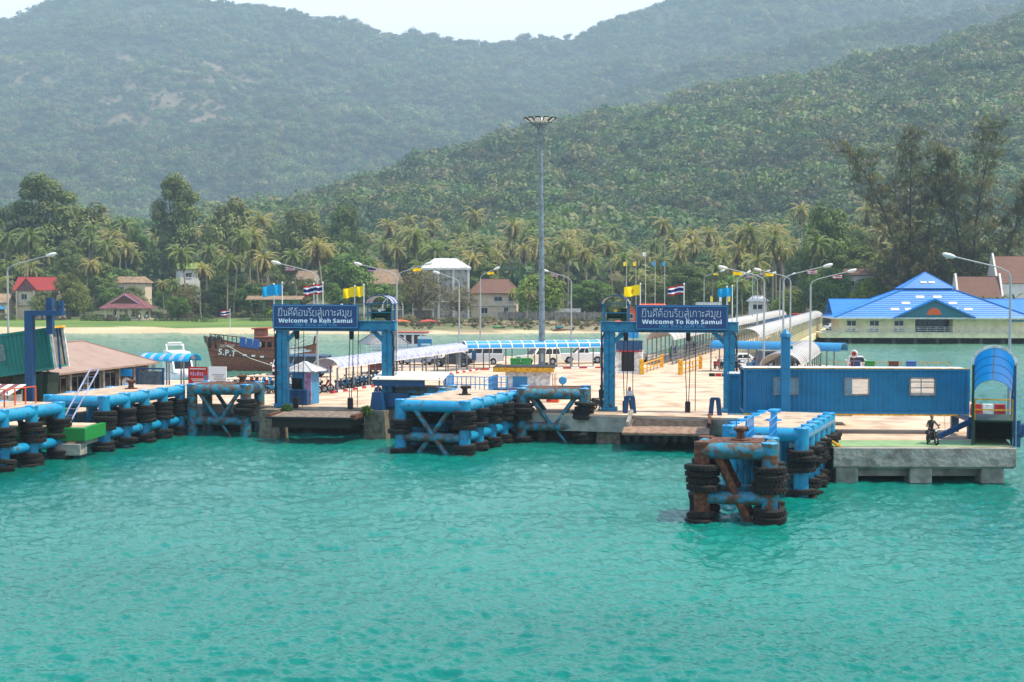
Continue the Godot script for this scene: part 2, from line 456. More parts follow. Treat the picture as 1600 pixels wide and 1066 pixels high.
func land_sheet() -> void:
	var ds := []
	var d := 300.0
	while d < 4700.0:
		ds.append(d)
		d += 2.5 if d < 400.0 else (8.0 if d < 700.0 else (16.0 if d < 1700.0 else 26.0))
	var cols := 210
	var rows := ds.size()
	var v := PackedVector3Array(); var cl := PackedColorArray(); var nr := PackedVector3Array(); var ix := PackedInt32Array()
	for i in rows:
		var half: float = maxf(320.0, ds[i] * 0.62 + 130.0)
		for j in cols:
			var x := lerpf(-half, half, float(j) / (cols - 1))
			var y := land(x, ds[i])
			v.append(P(x, ds[i], y))
			var e: float = ds[i] - shore(x)
			var nn := fine_noise.get_noise_2d(x * 6.0, ds[i] * 6.0)
			var c := Color(0.42, 0.32, 0.19).lerp(Color(0.50, 0.40, 0.26), 0.5 + nn)
			if e > 12.5 + nn * 4.0 and x < -32.0: c = Color(0.065, 0.13, 0.016).lerp(Color(0.11, 0.18, 0.022), 0.5 + nn)
			elif e > 4.5 + nn * 6.0 and x > -34.0: c = Color(0.24, 0.19, 0.11).lerp(Color(0.09, 0.11, 0.035), 0.5 + nn * 1.5)
			if e > 62.0: c = Color(0.07, 0.075, 0.035)
			if ds[i] > 560.0:
				c = Color(0.030, 0.045, 0.018).lerp(Color(0.15, 0.115, 0.07), bare(x, ds[i]))
			cl.append(c)
	for i in rows:
		for j in cols:
			var dx := v[i * cols + mini(j + 1, cols - 1)] - v[i * cols + maxi(j - 1, 0)]
			var dz := v[mini(i + 1, rows - 1) * cols + j] - v[maxi(i - 1, 0) * cols + j]
			nr.append(dx.cross(dz).normalized())
	for i in rows - 1:
		for j in cols - 1:
			var k := i * cols + j
			ix.append_array([k, k + cols, k + 1, k + 1, k + cols, k + cols + 1])
	var a := []
	a.resize(Mesh.ARRAY_MAX)
	a[Mesh.ARRAY_VERTEX] = v; a[Mesh.ARRAY_NORMAL] = nr; a[Mesh.ARRAY_COLOR] = cl; a[Mesh.ARRAY_INDEX] = ix
	var am := ArrayMesh.new()
	am.add_surface_from_arrays(Mesh.PRIMITIVE_TRIANGLES, a)
	am.surface_set_material(0, M.land)
	var o := inst("ground_and_hills", am, self)
	o.set_meta("kind", "structure")

func crown_blob(seed_: int, leaves: int, palm := false) -> ArrayMesh:
	# a hill tree one unit wide: a lumpy dome of leaf sprays
	var r := RandomNumberGenerator.new(); r.seed = seed_
	var b := B.new()
	if palm:
		b.col = Color(0.5, 0.45, 0.35)
		b.tube([Vector3(0, -0.9, 0), Vector3(0.03, 0.42, 0)], 0.02, 4, false)
		b.col = Color(1.1, 1.12, 1.0)
		for i in 26:
			var a := TAU * i * 0.381966 + r.randf_range(-0.2, 0.2)
			var up := r.randf_range(-0.5, 0.95)
			var dr := Vector3(cos(a), up, sin(a)).normalized()
			var sd := dr.cross(Vector3.UP).normalized() * 0.042
			var o := Vector3(0.03, 0.42, 0)
			var m := o + dr * 0.26
			var e := o + dr * 0.42 + Vector3(0, -0.14, 0)
			b.col = Color(1.05, 1.05, 0.9) * r.randf_range(0.75, 1.3)
			b.tri(o, m - sd, m + sd, Vector3.UP, dr * 0.4 + Vector3.UP, dr * 0.4 + Vector3.UP)
			b.tri(m - sd, e, m + sd, Vector3.UP, dr + Vector3.UP * 0.4, Vector3.UP)
		return b.mesh(M.leaves)
	var lumps := []
	for i in 7:
		lumps.append([Vector3(r.randf_range(-0.3, 0.3), r.randf_range(0.0, 0.35), r.randf_range(-0.3, 0.3)), r.randf_range(0.2, 0.34)])
	for i in leaves:
		var l = lumps[i % 7]
		var dr := Vector3(r.randfn(), absf(r.randfn()) * 0.9 - 0.25, r.randfn()).normalized()
		var p: Vector3 = l[0] + dr * l[1] * r.randf_range(0.75, 1.06)
		var t := dr.cross(Vector3(r.randfn(), r.randfn(), r.randfn())).normalized()
		var s := r.randf_range(0.055, 0.115)
		b.col = g(r.randf_range(0.72, 1.25))
		var t2 := (t.cross(dr) + dr * r.randf_range(-0.5, 0.5)).normalized()
		b.tri(p - t * s * 0.6, p + t * s * 0.6, p + t2 * s, dr, dr, dr)
		b.tri(p - t * s * 0.6, p + t * s * 0.6, p - t2 * s * 0.8, dr, dr, dr)
	return b.mesh(M.leaves)

func ordinal(i: int) -> String:
	const W := ["first", "second", "third", "fourth", "fifth", "sixth", "seventh", "eighth", "ninth", "tenth", "eleventh", "twelfth", "thirteenth", "fourteenth", "fifteenth", "sixteenth", "seventeenth", "eighteenth", "nineteenth", "twentieth"]
	return W[i] if i < 20 else "%dth" % (i + 1)
func wood(called: String, label: String, d0: float, d1: float, count: int, size: Vector2, kinds: Array, weights: Array, tints: Array, keep_left := -9999.0, limit := 0.42, avoid := false) -> void:
	# a far-off wood; only slopes that face the sea are planted
	var xs := []
	for k in kinds: xs.append([])
	var r := RandomNumberGenerator.new(); r.seed = int(d0)
	var made := 0
	var tries := 0
	while made < count and tries < count * 4:
		tries += 1
		var d := d0 + (d1 - d0) * r.randf()
		var x := r.randf_range(-limit, limit) * d
		if x < keep_left: continue
		if avoid and not clear_of(x, d): continue
		var y := land(x, d)
		if land(x, d - 25.0) > y + 10.0: continue
		if r.randf() < bare(x, d) * 0.6: continue
		var clump := fine_noise.get_noise_2d(x * 1.3, d * 1.3)
		if clump < -0.42 and r.randf() < 0.6: continue
		var k := 0
		var pick := r.randf()
		if kinds.size() > 3 and fine_noise.get_noise_2d(x * 0.8 + 900.0, d * 0.8) < 0.05: pick *= 0.72
		while k < kinds.size() - 1 and pick > weights[k]:
			pick -= weights[k]; k += 1
		var s := lerpf(size.x, size.y, pow(r.randf(), 2.2)) * (1.0 + clump * 0.5)
		var bs := Q(r.randf() * 360.0).scaled(Vector3(s, s * r.randf_range(0.7, 1.15), s))
		clump += hill_noise.get_noise_2d(x * 1.7 + 70.0, d * 1.7) * 0.5
		var tint: Color = tints[r.randi() % tints.size()]
		tint = tint * (1.0 + clump * 0.5 + r.randf_range(-0.28, 0.28))
		xs[k].append([Transform3D(bs, P(x, d, y + s * 0.12)), tint])
		made += 1
	var o: Node3D = thing(called, label, "forest")
	o.set_meta("kind", "stuff")
	for k in kinds.size():
		if xs[k].is_empty(): continue
		var mm := MultiMesh.new()
		mm.transform_format = MultiMesh.TRANSFORM_3D
		mm.use_colors = true
		mm.mesh = kinds[k]
		mm.instance_count = xs[k].size()
		for i in xs[k].size():
			mm.set_instance_transform(i, xs[k][i][0])
			mm.set_instance_color(i, xs[k][i][1])
		var mi := MultiMeshInstance3D.new()
		mi.multimesh = mm
		mi.name = "tree_crowns"
		mi.set_meta("kind", "stuff")
		o.add_child(mi, true)

# ---------------------------------------------------------------- single trees
func palm(seed_: int, h: float, lean: float, tint: Color, dry: float) -> Node3D:
	var r := RandomNumberGenerator.new(); r.seed = seed_
	var o := thing("coconut_palm", "", "palm tree")
	var b := B.new()
	b.col = Color(0.26, 0.21, 0.16)
	var pts := []
	var rad := []
	for i in 7:
		var t := i / 6.0
		pts.append(Vector3(lean * t * t, h * t, 0.3 * sin(t * 3.0))); rad.append(lerpf(0.24, 0.13, t) + (0.14 if i == 0 else 0.0))
	b.tube(pts, rad, 8)
	obj("trunk", b, M.bark, o)
	var top: Vector3 = pts[-1]
	b = B.new()
	for i in 28:
		var a := TAU * i * 0.381966 + r.randf_range(-0.2, 0.2)
		var rise := lerpf(1.3, -0.85, i / 27.0) + r.randf_range(-0.15, 0.15)
		var dir := Vector3(cos(a), 0, sin(a))
		var dead := i > 27 - int(dry * 9.0)
		var c := tint * r.randf_range(0.75, 1.25)
		if dead: c = Color(0.20, 0.135, 0.06) * r.randf_range(0.8, 1.2)
		b.col = c
		var len := r.randf_range(3.9, 5.2)
		var p := top
		var ang := rise
		var seg := 8
		var sidev := dir.cross(Vector3.UP).normalized()
		for s in seg:
			var stp := (dir * cos(ang) + Vector3.UP * sin(ang)) * (len / seg)
			var q := p + stp
			var t := (s + 0.5) / seg
			var wdt := 0.62 * sin(PI * clampf(t * 0.85 + 0.12, 0.0, 1.0)) + 0.08
			var dn := Vector3(0, -wdt * r.randf_range(0.3, 0.9), 0)
			for sg in [-1.0, 1.0]:
				for k in 2:
					var base := p + stp * (k * 0.5)
					var e: Vector3 = base + sidev * sg * wdt * r.randf_range(0.7, 1.0) + dn + stp * 0.9
					var nn: Vector3 = (Vector3.UP * 0.9 + sidev * sg * 0.5).normalized()
					b.tri(base, base + stp * 0.62, e, nn, nn, nn)
			p = q
			ang -= 0.17 + 0.16 * t + (0.12 if dead else 0.0)
	obj("crown", b, M.leaves, o)
	b = B.new()
	b.col = Color(0.20, 0.15, 0.05)
	for i in 7:
		var a := TAU * i / 7.0
		b.lathe([Vector2(0, -0.16), Vector2(0.13, -0.05), Vector2(0.13, 0.07), Vector2(0, 0.16)], 6, top + Vector3(cos(a) * 0.3, -0.35, sin(a) * 0.3))
	obj("coconuts", b, M.bark, o)
	return o

func broadleaf(seed_: int, h: float, w: float, tint: Color, trunk_h := 0.3, leaves := 3200, open := 0.0, kind := "broadleaf_tree", ls := 0.78) -> Node3D:
	var r := RandomNumberGenerator.new(); r.seed = seed_
	var o := thing(kind, "", "tree")
	var b := B.new()
	b.col = Color(0.10, 0.08, 0.06)
	var th := h * trunk_h
	b.tube([Vector3.ZERO, Vector3(0.1 * w * 0.1, th * 0.5, 0), Vector3(0.0, th, 0.1)], [w * 0.05 + 0.12, w * 0.035 + 0.08, w * 0.03 + 0.06], 8)
	var lumps := []
	var nl := 24
	for i in nl:
		var a := TAU * i * 0.381966
		var t := (i + 0.5) / nl
		var rr := w * 0.37 * sqrt(sin(PI * clampf(t * 0.8 + 0.18, 0.0, 1.0))) * r.randf_range(0.55, 1.15)
		var c := Vector3(cos(a) * rr, th + (h - th) * (0.08 + 0.82 * t) * r.randf_range(0.92, 1.05), sin(a) * rr)
		var rad := w * r.randf_range(0.15, 0.25) * (1.1 - 0.3 * t)
		lumps.append([c, rad, r.randf_range(0.62, 1.45)])
		b.tube([Vector3(0, th * 0.92, 0), Vector3(c.x * 0.45, lerpf(th, c.y, 0.45), c.z * 0.45), c], [w * 0.022 + 0.03, w * 0.014 + 0.02, 0.02], 5, false)
	obj("trunk", b, M.bark, o)
	b = B.new()
	for i in leaves:
		var l = lumps[r.randi() % nl]
		var dr := Vector3(r.randfn(), r.randfn() * 0.9 + 0.12, r.randfn()).normalized()
		var p: Vector3 = l[0] + dr * Vector3(1, 0.72, 1) * l[1] * (1.0 - r.randf() * r.randf() * 0.7 - open * r.randf() * 0.2)
		var nn := (dr + Vector3.UP * 0.45 + Vector3(r.randfn(), r.randfn(), r.randfn()) * 0.25).normalized()
		var t := nn.cross(Vector3(r.randfn(), r.randfn(), r.randfn())).normalized()
		var s := ls * r.randf_range(0.6, 1.25)
		b.col = tint * (l[2] * r.randf_range(0.7, 1.3))
		b.leaf(p, t.cross(nn) * s, t * s * 0.8, nn)
	obj("crown", b, M.leaves, o)
	return o

func casuarina(seed_: int, h: float, lean: float) -> Node3D:
	# tall ragged she-oak: rising limbs that carry feathery tufts
	var r := RandomNumberGenerator.new(); r.seed = seed_
	var o := thing("casuarina_tree", "", "tree")
	var tk := B.new()
	tk.col = Color(0.085, 0.07, 0.06)
	var cr := B.new()
	var trunk := []
	for i in 9:
		var t := i / 8.0
		trunk.append(Vector3(lean * t * t + sin(t * 5.0 + seed_) * 0.5, h * t, cos(t * 4.0 + seed_) * 0.5))
	tk.tube(trunk, [0.55, 0.46, 0.42, 0.36, 0.3, 0.24, 0.17, 0.1, 0.04], 7)
	for i in 58:
		var t := 0.16 + 0.84 * (i + r.randf()) / 58.0
		var k := t * 8.0
		var i0 := mini(int(k), 7)
		var o0: Vector3 = trunk[i0].lerp(trunk[i0 + 1], k - i0)
		var a := i * 2.399 + r.randf_range(-0.5, 0.5)
		var len := h * (0.25 - 0.16 * t) * r.randf_range(0.5, 1.4)
		var up := r.randf_range(0.35, 1.1)
		var dr := Vector3(cos(a), up, sin(a)).normalized()
		var m := o0 + dr * len * 0.55
		var e := m + (dr + Vector3(0, -0.2, 0)).normalized() * len * 0.45
		tk.tube([o0, m, e], [0.12 * (1.3 - t), 0.07 * (1.3 - t), 0.015], 4, false)
		var tone := r.randf_range(0.7, 1.35)
		var warm := Color(0.26, 0.20, 0.10).lerp(Color(0.15, 0.165, 0.07), r.randf())
		for j in 10:
			var f := r.randf_range(0.28, 1.06)
			var p := o0.lerp(m, f / 0.55) if f < 0.55 else m.lerp(e, (f - 0.55) / 0.45)
			p += Vector3(r.randfn(), r.randfn() * 0.6, r.randfn()) * (0.5 + len * 0.06)
			var cs := r.randf_range(0.8, 1.6)
			for q in 20:
				var d2 := Vector3(r.randfn(), r.randfn() * 0.6 - 0.25, r.randfn()).normalized()
				var nn := (d2 + Vector3.UP * 0.8).normalized()
				cr.col = warm * (tone * r.randf_range(0.75, 1.3))
				cr.leaf(p + d2 * cs * r.randf_range(0.0, 0.6), d2 * cs * 0.75 + Vector3(0, -0.1, 0), d2.cross(nn).normalized() * 0.27, nn)
	obj("trunk", tk, M.bark, o)
	obj("crown", cr, M.leaves, o)
	return o

func bush(seed_: int, s: Vector3, tint: Color, label: String, at: Vector3, group := "") -> Node3D:
	var r := RandomNumberGenerator.new(); r.seed = seed_
	var o := thing("bush", label, "bush", at, 0.0, group)
	var b := B.new()
	for i in 420:
		var dr := Vector3(r.randfn(), absf(r.randfn()), r.randfn()).normalized()
		var p := dr * s * Vector3(0.5, 1.0, 0.5) * r.randf_range(0.8, 1.03)
		var nn := (dr + Vector3(r.randfn(), r.randfn(), r.randfn()) * 0.25).normalized()
		var t := nn.cross(Vector3(r.randfn(), r.randfn(), r.randfn())).normalized()
		b.col = tint * r.randf_range(0.7, 1.3)
		b.leaf(p, t.cross(nn) * 0.35, t * 0.28, nn)
	obj("foliage", b, M.leaves, o)
	b = B.new()
	b.col = Color(0.1, 0.08, 0.05)
	for i in 4:
		b.tube([Vector3.ZERO, Vector3(cos(i * 1.6) * s.x * 0.3, s.y * 0.7, sin(i * 1.6) * s.z * 0.3)], [0.06, 0.02], 4, false)
	obj("stems", b, M.bark, o)
	return o

# ---------------------------------------------------------------- pier
const DECK_POLY := [[-75, 90], [-26.0, 84.6], [-25.8, 87.4], [-30.6, 88.2], [-27.4, 103.3], [-25, 102.6], [0, 95], [16, 90.1], [17.0, 74.2], [26.5, 74], [43.5, 142], [28, 160], [66, 297], [56, 301], [20, 180], [14, 174], [-13, 172], [-20, 150], [-28, 128], [-75, 132]]
func pier_deck() -> void:
	var poly := PackedVector2Array()
	for p in DECK_POLY: poly.append(Vector2(p[0], p[1]))
	var b := B.new()
	b.slab(poly, 0.75, 1.78)
	var base := struct("pier_deck", b, M.concrete)
	var cs := cos(deg_to_rad(17.0))
	var sn := sin(deg_to_rad(17.0))
	var r := RandomNumberGenerator.new(); r.seed = 4
	var mats := [M.deck, M.deck_b, M.deck_c]
	var s := 7.0
	var inner = Geometry2D.offset_polygon(poly, -0.06)[0]
	for i in range(-12, 14):
		for j in range(-5, 40):
			var u0 := i * s + 0.012
			var v0 := j * s + 0.012
			var cell := PackedVector2Array()
			for q in [[u0, v0], [u0 + s - 0.024, v0], [u0 + s - 0.024, v0 + s - 0.024], [u0, v0 + s - 0.024]]:
				cell.append(Vector2(q[0] * cs + q[1] * sn, 95.0 - q[0] * sn + q[1] * cs))
			for piece in Geometry2D.intersect_polygons(cell, inner):
				if piece.size() < 3: continue
				var sb := B.new()
				sb.slab(piece, 1.78, 1.9 + r.randf_range(-0.004, 0.004))
				obj("concrete_slab", sb, mats[r.randi() % 3], base)
	# wall of the quay, its fender beam and the piles
	for seg in [[[-30, 104.7], [-25, 103.2]], [[-25, 103.2], [0, 95.6]], [[0, 95.6], [16.2, 90.7]]]:
		b = B.new()
		var p0 := P(seg[0][0], seg[0][1]); var p1 := P(seg[1][0], seg[1][1])
		b.bar(p0 + Vector3(0, 1.2, 0), p1 + Vector3(0, 1.2, 0), 0.6, 0.9)
		obj("quay_beam", b, M.concrete, base)
		b = B.new()
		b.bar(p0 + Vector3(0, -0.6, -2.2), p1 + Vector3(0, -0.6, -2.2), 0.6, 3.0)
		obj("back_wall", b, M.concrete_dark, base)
		var n := int(p0.distance_to(p1) / 4.0)
		for k in n:
			b = B.new()
			var c := p0.lerp(p1, (k + 0.5) / n)
			b.tube([c + Vector3(0, -2, -0.5), c + Vector3(0, 0.7, -0.5)], 0.32, 8)
			obj("pile", b, M.concrete_dark, base)
	# landing on the right: fascia, crossbeams and piles seen from the sea
	b = B.new()
	b.box(P(21.75, 74.0, 1.37), Vector3(9.6, 1.02, 0.36), Q(-1.1), 0.03)
	obj("fascia", b, M.concrete, base)
	for q in [[17.7, 1.3], [21.6, 1.3], [25.4, 1.3]]:
		b = B.new()
		b.box(P(q[0], 74.6, 0.42), Vector3(q[1] * 0.9, 0.9, 1.2), Basis.IDENTITY, 0.03)
		obj("pile_cap", b, M.concrete, base)
		b = B.new()
		b.tube([P(q[0], 74.8, -2), P(q[0], 74.8, 0.2)], 0.32, 10)
		obj("pile", b, M.pipe_rust, base)
		b = B.new()
		b.tube([P(q[0] + 1.2, 82.0, -2), P(q[0] + 1.2, 82.0, 0.8)], 0.32, 10)
		obj("pile", b, M.concrete_dark, base)
	b = B.new()
	b.box(P(21.6, 74.9, 0.6), Vector3(8.4, 0.6, 0.5))
	obj("crossbeam", b, M.concrete, base)
	# landing on the left, green at its edge
	b = B.new()
	b.box(P(-33.0, 85.0, 1.52), Vector3(15.0, 0.78, 0.3), Q(-6.3), 0.03)
	b.bar(P(-25.72, 84.3, 1.52), P(-25.5, 87.6, 1.52), 0.3, 0.78)
	obj("green_edge", b, M.green, base)
	b = B.new()
	b.bar(P(17.25, 77.0, 2.0), P(17.0, 89.0, 2.0), 0.3, 0.2)
	obj("white_kerb", b, M.white, base)
	for x in [-26.6, -30.5, -35.0]:
		b = B.new()
		b.box(P(x, 85.3 - (x + 33.0) * 0.11, 0.6), Vector3(1.6, 0.7, 1.0), Q(-6.3), 0.03)
		obj("pile_cap", b, M.concrete, base)
		b = B.new()
		b.tube([P(x - 0.4, 85.7 - (x + 33.0) * 0.11, -2), P(x - 0.4, 85.7 - (x + 33.0) * 0.11, 0.4)], 0.22, 8)
		obj("pile", b, M.concrete_dark, base)
	# the causeway's girders and piles towards the shore
	for sg in [[[28, 160], [66, 297]], [[20, 180], [56, 301]]]:
		b = B.new()
		b.bar(P(sg[0][0], sg[0][1], 1.3), P(sg[1][0], sg[1][1], 1.3), 0.5, 1.1)
		obj("girder", b, M.beige, base)
		for k in 16:
			b = B.new()
			var c := P(sg[0][0], sg[0][1]).lerp(P(sg[1][0], sg[1][1]), (k + 0.5) / 16.0)
			b.tube([c + Vector3(0, -2, 0), c + Vector3(0, 1.0, 0)], 0.3, 7)
			obj("pile", b, M.concrete_dark, base)
	b = B.new()
	b.slab(PackedVector2Array([Vector2(17.05, 74.3), Vector2(26.4, 74.15), Vector2(27.0, 77.2), Vector2(17.0, 77.4)]), 1.896, 1.91)
	var gp := struct("painted_landing_strip", b, M.green_paint)
	gp.position.y = 0.004

func tyre_mesh(mt: Material) -> ArrayMesh:
	var b := B.new()
	var prof := [Vector2(0.40, -0.12), Vector2(0.50, -0.15), Vector2(0.60, -0.14), Vector2(0.66, -0.09), Vector2(0.675, 0.0), Vector2(0.66, 0.09), Vector2(0.60, 0.14), Vector2(0.50, 0.15), Vector2(0.40, 0.12)]
	b.lathe(prof, 22, Vector3.ZERO, Basis.IDENTITY, true)
	for i in 22:
		for sg in [-1.0, 1.0]:
			var a: float = TAU * (i + 0.25 * sg) / 22.0
			b.box(Vector3(cos(a) * 0.668, sg * 0.055, sin(a) * 0.668), Vector3(0.05, 0.09, 0.12), Basis(Vector3.UP, -a))
	return b.mesh(mt)

var tyre_kinds := []
func tyre(at: Vector3, label: String, group: String, k: float, tilt := 0.05) -> void:
	if tyre_kinds.is_empty():
		for mt in [M.tyre, M.tyre, M.tyre_grey, M.tyre_brown]: tyre_kinds.append(tyre_mesh(mt))
	var o := MeshInstance3D.new()
	o.mesh = tyre_kinds[rng.randi() % 4]
	o.name = numbered("fender_tyre"); add_child(o)
	o.position = at
	o.rotation = Vector3(rng.randf_range(-tilt, tilt), rng.randf() * TAU, rng.randf_range(-tilt, tilt))
	o.scale = Vector3(k, rng.randf_range(0.9, 1.08), k)
	tag(o, label, "tyre", group)
func tyres(at: Vector3, y0: float, count: int, label: String, group: String, k := 1.07) -> void:
	for i in count:
		tyre(at + Vector3(rng.randf_range(-0.09, 0.09), y0 + 0.15 + i * 0.297  , rng.randf_range(-0.09, 0.09)), ("top " if i == count - 1 else ("bottom " if i == 0 else ["", "second lowest ", "third lowest "][i])) + label, group, k * rng.randf_range(0.90, 1.06), 0.06 if y0 > 0.4 else 0.12)

func bollard(b: B, o: Vector3, s := 1.0) -> void:
	b.lathe([Vector2(0.42, 0), Vector2(0.42, 0.06), Vector2(0.2, 0.08), Vector2(0.16, 0.32), Vector2(0.2, 0.42), Vector2(0.31, 0.46), Vector2(0.31, 0.55), Vector2(0.22, 0.6), Vector2(0, 0.61)].map(func(q): return q * s), 14, o)
	b.tube([o + Vector3(0, 0.5, 0) * s, o + Vector3(0.36, 0.52, 0) * s], [0.13 * s, 0.1 * s], 8)

# which: {front: tyres on front piles, side: on the right row, left}
func dolphin(label: String, at: Vector3, turn: float, w: float, l: float, n: int, top: float, mp: Material, md: Material, where: String, opt := {}) -> Node3D:
	var o := thing("mooring_dolphin", label, "mooring platform", at, turn)
	var t := Transform3D(Q(turn), at)
	var rp := 0.37
	for i in n:
		var z := -l * i / (n - 1.0)
		for sg in [-1.0, 1.0]:
			var b := B.new()
			b.tube([Vector3(sg * w / 2, -2.5, z), Vector3(sg * w / 2, top - 0.03, z)], rp, 14)
			var pile := obj("pile", b, M.pipe_rust if opt.get("rusty", false) and sg < 0 else mp, o)
			b = B.new()
			b.lathe([Vector2(0, 0.012), Vector2(rp - 0.02, 0.012), Vector2(rp + 0.004, -0.02)], 14, Vector3(sg * w / 2, top - 0.02, z))
			obj("cap", b, M.sheet_cyan if sg > 0 or not opt.get("rusty", false) else M.pipe_rust, pile)
			var key := "right" if sg > 0 else "left"
			var row := "front" if i == 0 else ("back" if i == n - 1 else "row")
			var tops: Array = opt.get(key + "_" + row, opt.get(key, []))
			var pn := "%s %s pile" % [["nearest", "second", "third", "fourth", "fifth", "sixth"][i], key]
			for st in tops:
				tyres(t * Vector3(sg * w / 2, 0, z), st[0], st[1], "tyre in the %s stack, %s of the %s" % ["upper" if st[0] > 1.0 else "lower", pn, where], "tyre fenders on the %s" % where)
	var yb := top - 0.41
	for sg in [-1.0, 1.0]:
		for i in n - 1:
			var b := B.new()
			var z0 := -l * i / (n - 1.0); var z1 := -l * (i + 1) / (n - 1.0)
			b.tube([Vector3(sg * w / 2, yb, z0), Vector3(sg * w / 2, yb, z1)], rp, 14)
			obj("side_pipe", b, mp, o)
			if opt.get("low", true):
				b = B.new()
				var sag := []
				var rr := []
				for k in 9:
					var f := k / 8.0
					sag.append(Vector3(sg * w / 2, 1.05, lerpf(z0, z1, f))); rr.append(0.17 + 0.14 * sin(PI * f))
				b.tube(sag, rr, 12)
				obj("lower_side_pipe", b, mp, o)
	for z in [0.0, -l]:
		var b := B.new()
		b.tube([Vector3(-w / 2, yb, z), Vector3(w / 2, yb, z)], rp, 14)
		obj("end_pipe", b, M.pipe_rust if opt.get("rusty", false) and z != 0.0 else mp, o)
		if opt.get("low_end", true):
			b = B.new()
			b.tube([Vector3(-w / 2, 1.0, z), Vector3(w / 2, 1.0, z)], 0.29, 12)
			obj("lower_end_pipe", b, M.pipe_old, o)
		if opt.get("brace", "x") == "x":
			for sg in [-1.0, 1.0]:
				b = B.new()
				b.tube([Vector3(sg * w * 0.30, yb, z - 0.12 * sg), Vector3(-sg * w * 0.38, -0.9, z - 0.12 * sg)], 0.17, 9)
				obj("brace", b, M.pipe_old, o)
		elif opt.get("brace", "x") == "v":
			for sg in [-1.0, 1.0]:
				b = B.new()
				b.tube([Vector3(sg * w * 0.40, yb, z + 0.02 * sg), Vector3(0.06 * sg, 1.0, z + 0.02 * sg)], 0.15, 9)
				obj("brace", b, M.pipe_old, o)
				if sg < 0.0: continue
				b = B.new()
				b.tube([Vector3(0.06 * sg, 1.0, z + 0.02 * sg), Vector3(sg * w * 0.30, -0.6, z + 0.02 * sg)], 0.1, 8)
				obj("lower_brace", b, M.pipe_old, o)
		elif opt.get("brace", "x") == "one":
			b = B.new()
			b.tube([Vector3(-w * 0.30, yb - 0.1, z + 0.05), Vector3(w * 0.34, -0.9, z + 0.05)], 0.19, 9)
			obj("brace", b, M.pipe_rust, o)
	var b := B.new()
	b.box(Vector3(0, top - 0.13, -l / 2), Vector3(w - 0.55, 0.22, l - 0.3), Basis.IDENTITY, 0.03)
	obj("deck_slab", b, md, o)
	for i in n:
		b = B.new()
		b.box(Vector3(0, top - 0.36, -l * i / (n - 1.0)), Vector3(w - 0.5, 0.24, 0.3))
		obj("crossbeam", b, mp, o)
	if opt.has("bollard"):
		b = B.new()
		bollard(b, Vector3(opt.bollard[0], top - 0.02, opt.bollard[1]), opt.get("bs", 1.0))
		obj("bollard", b, opt.get("bm", M.pipe_rust), o)
	return o

func rails(b: B, pts: Array, h: float, gap: float, r := 0.025, levels := 3) -> void:
	for i in pts.size() - 1:
		var a: Vector3 = pts[i]; var c: Vector3 = pts[i + 1]
		for k in levels:
			var y := Vector3(0, h * (k + 1.0) / levels, 0)
			b.bar(a + y, c + y, r * 2)
		var n := maxi(1, roundi(a.distance_to(c) / gap))
		for k in n + 1:
			var p := a.lerp(c, float(k) / n)
			b.bar(p, p + Vector3(0, h, 0), r * 2)

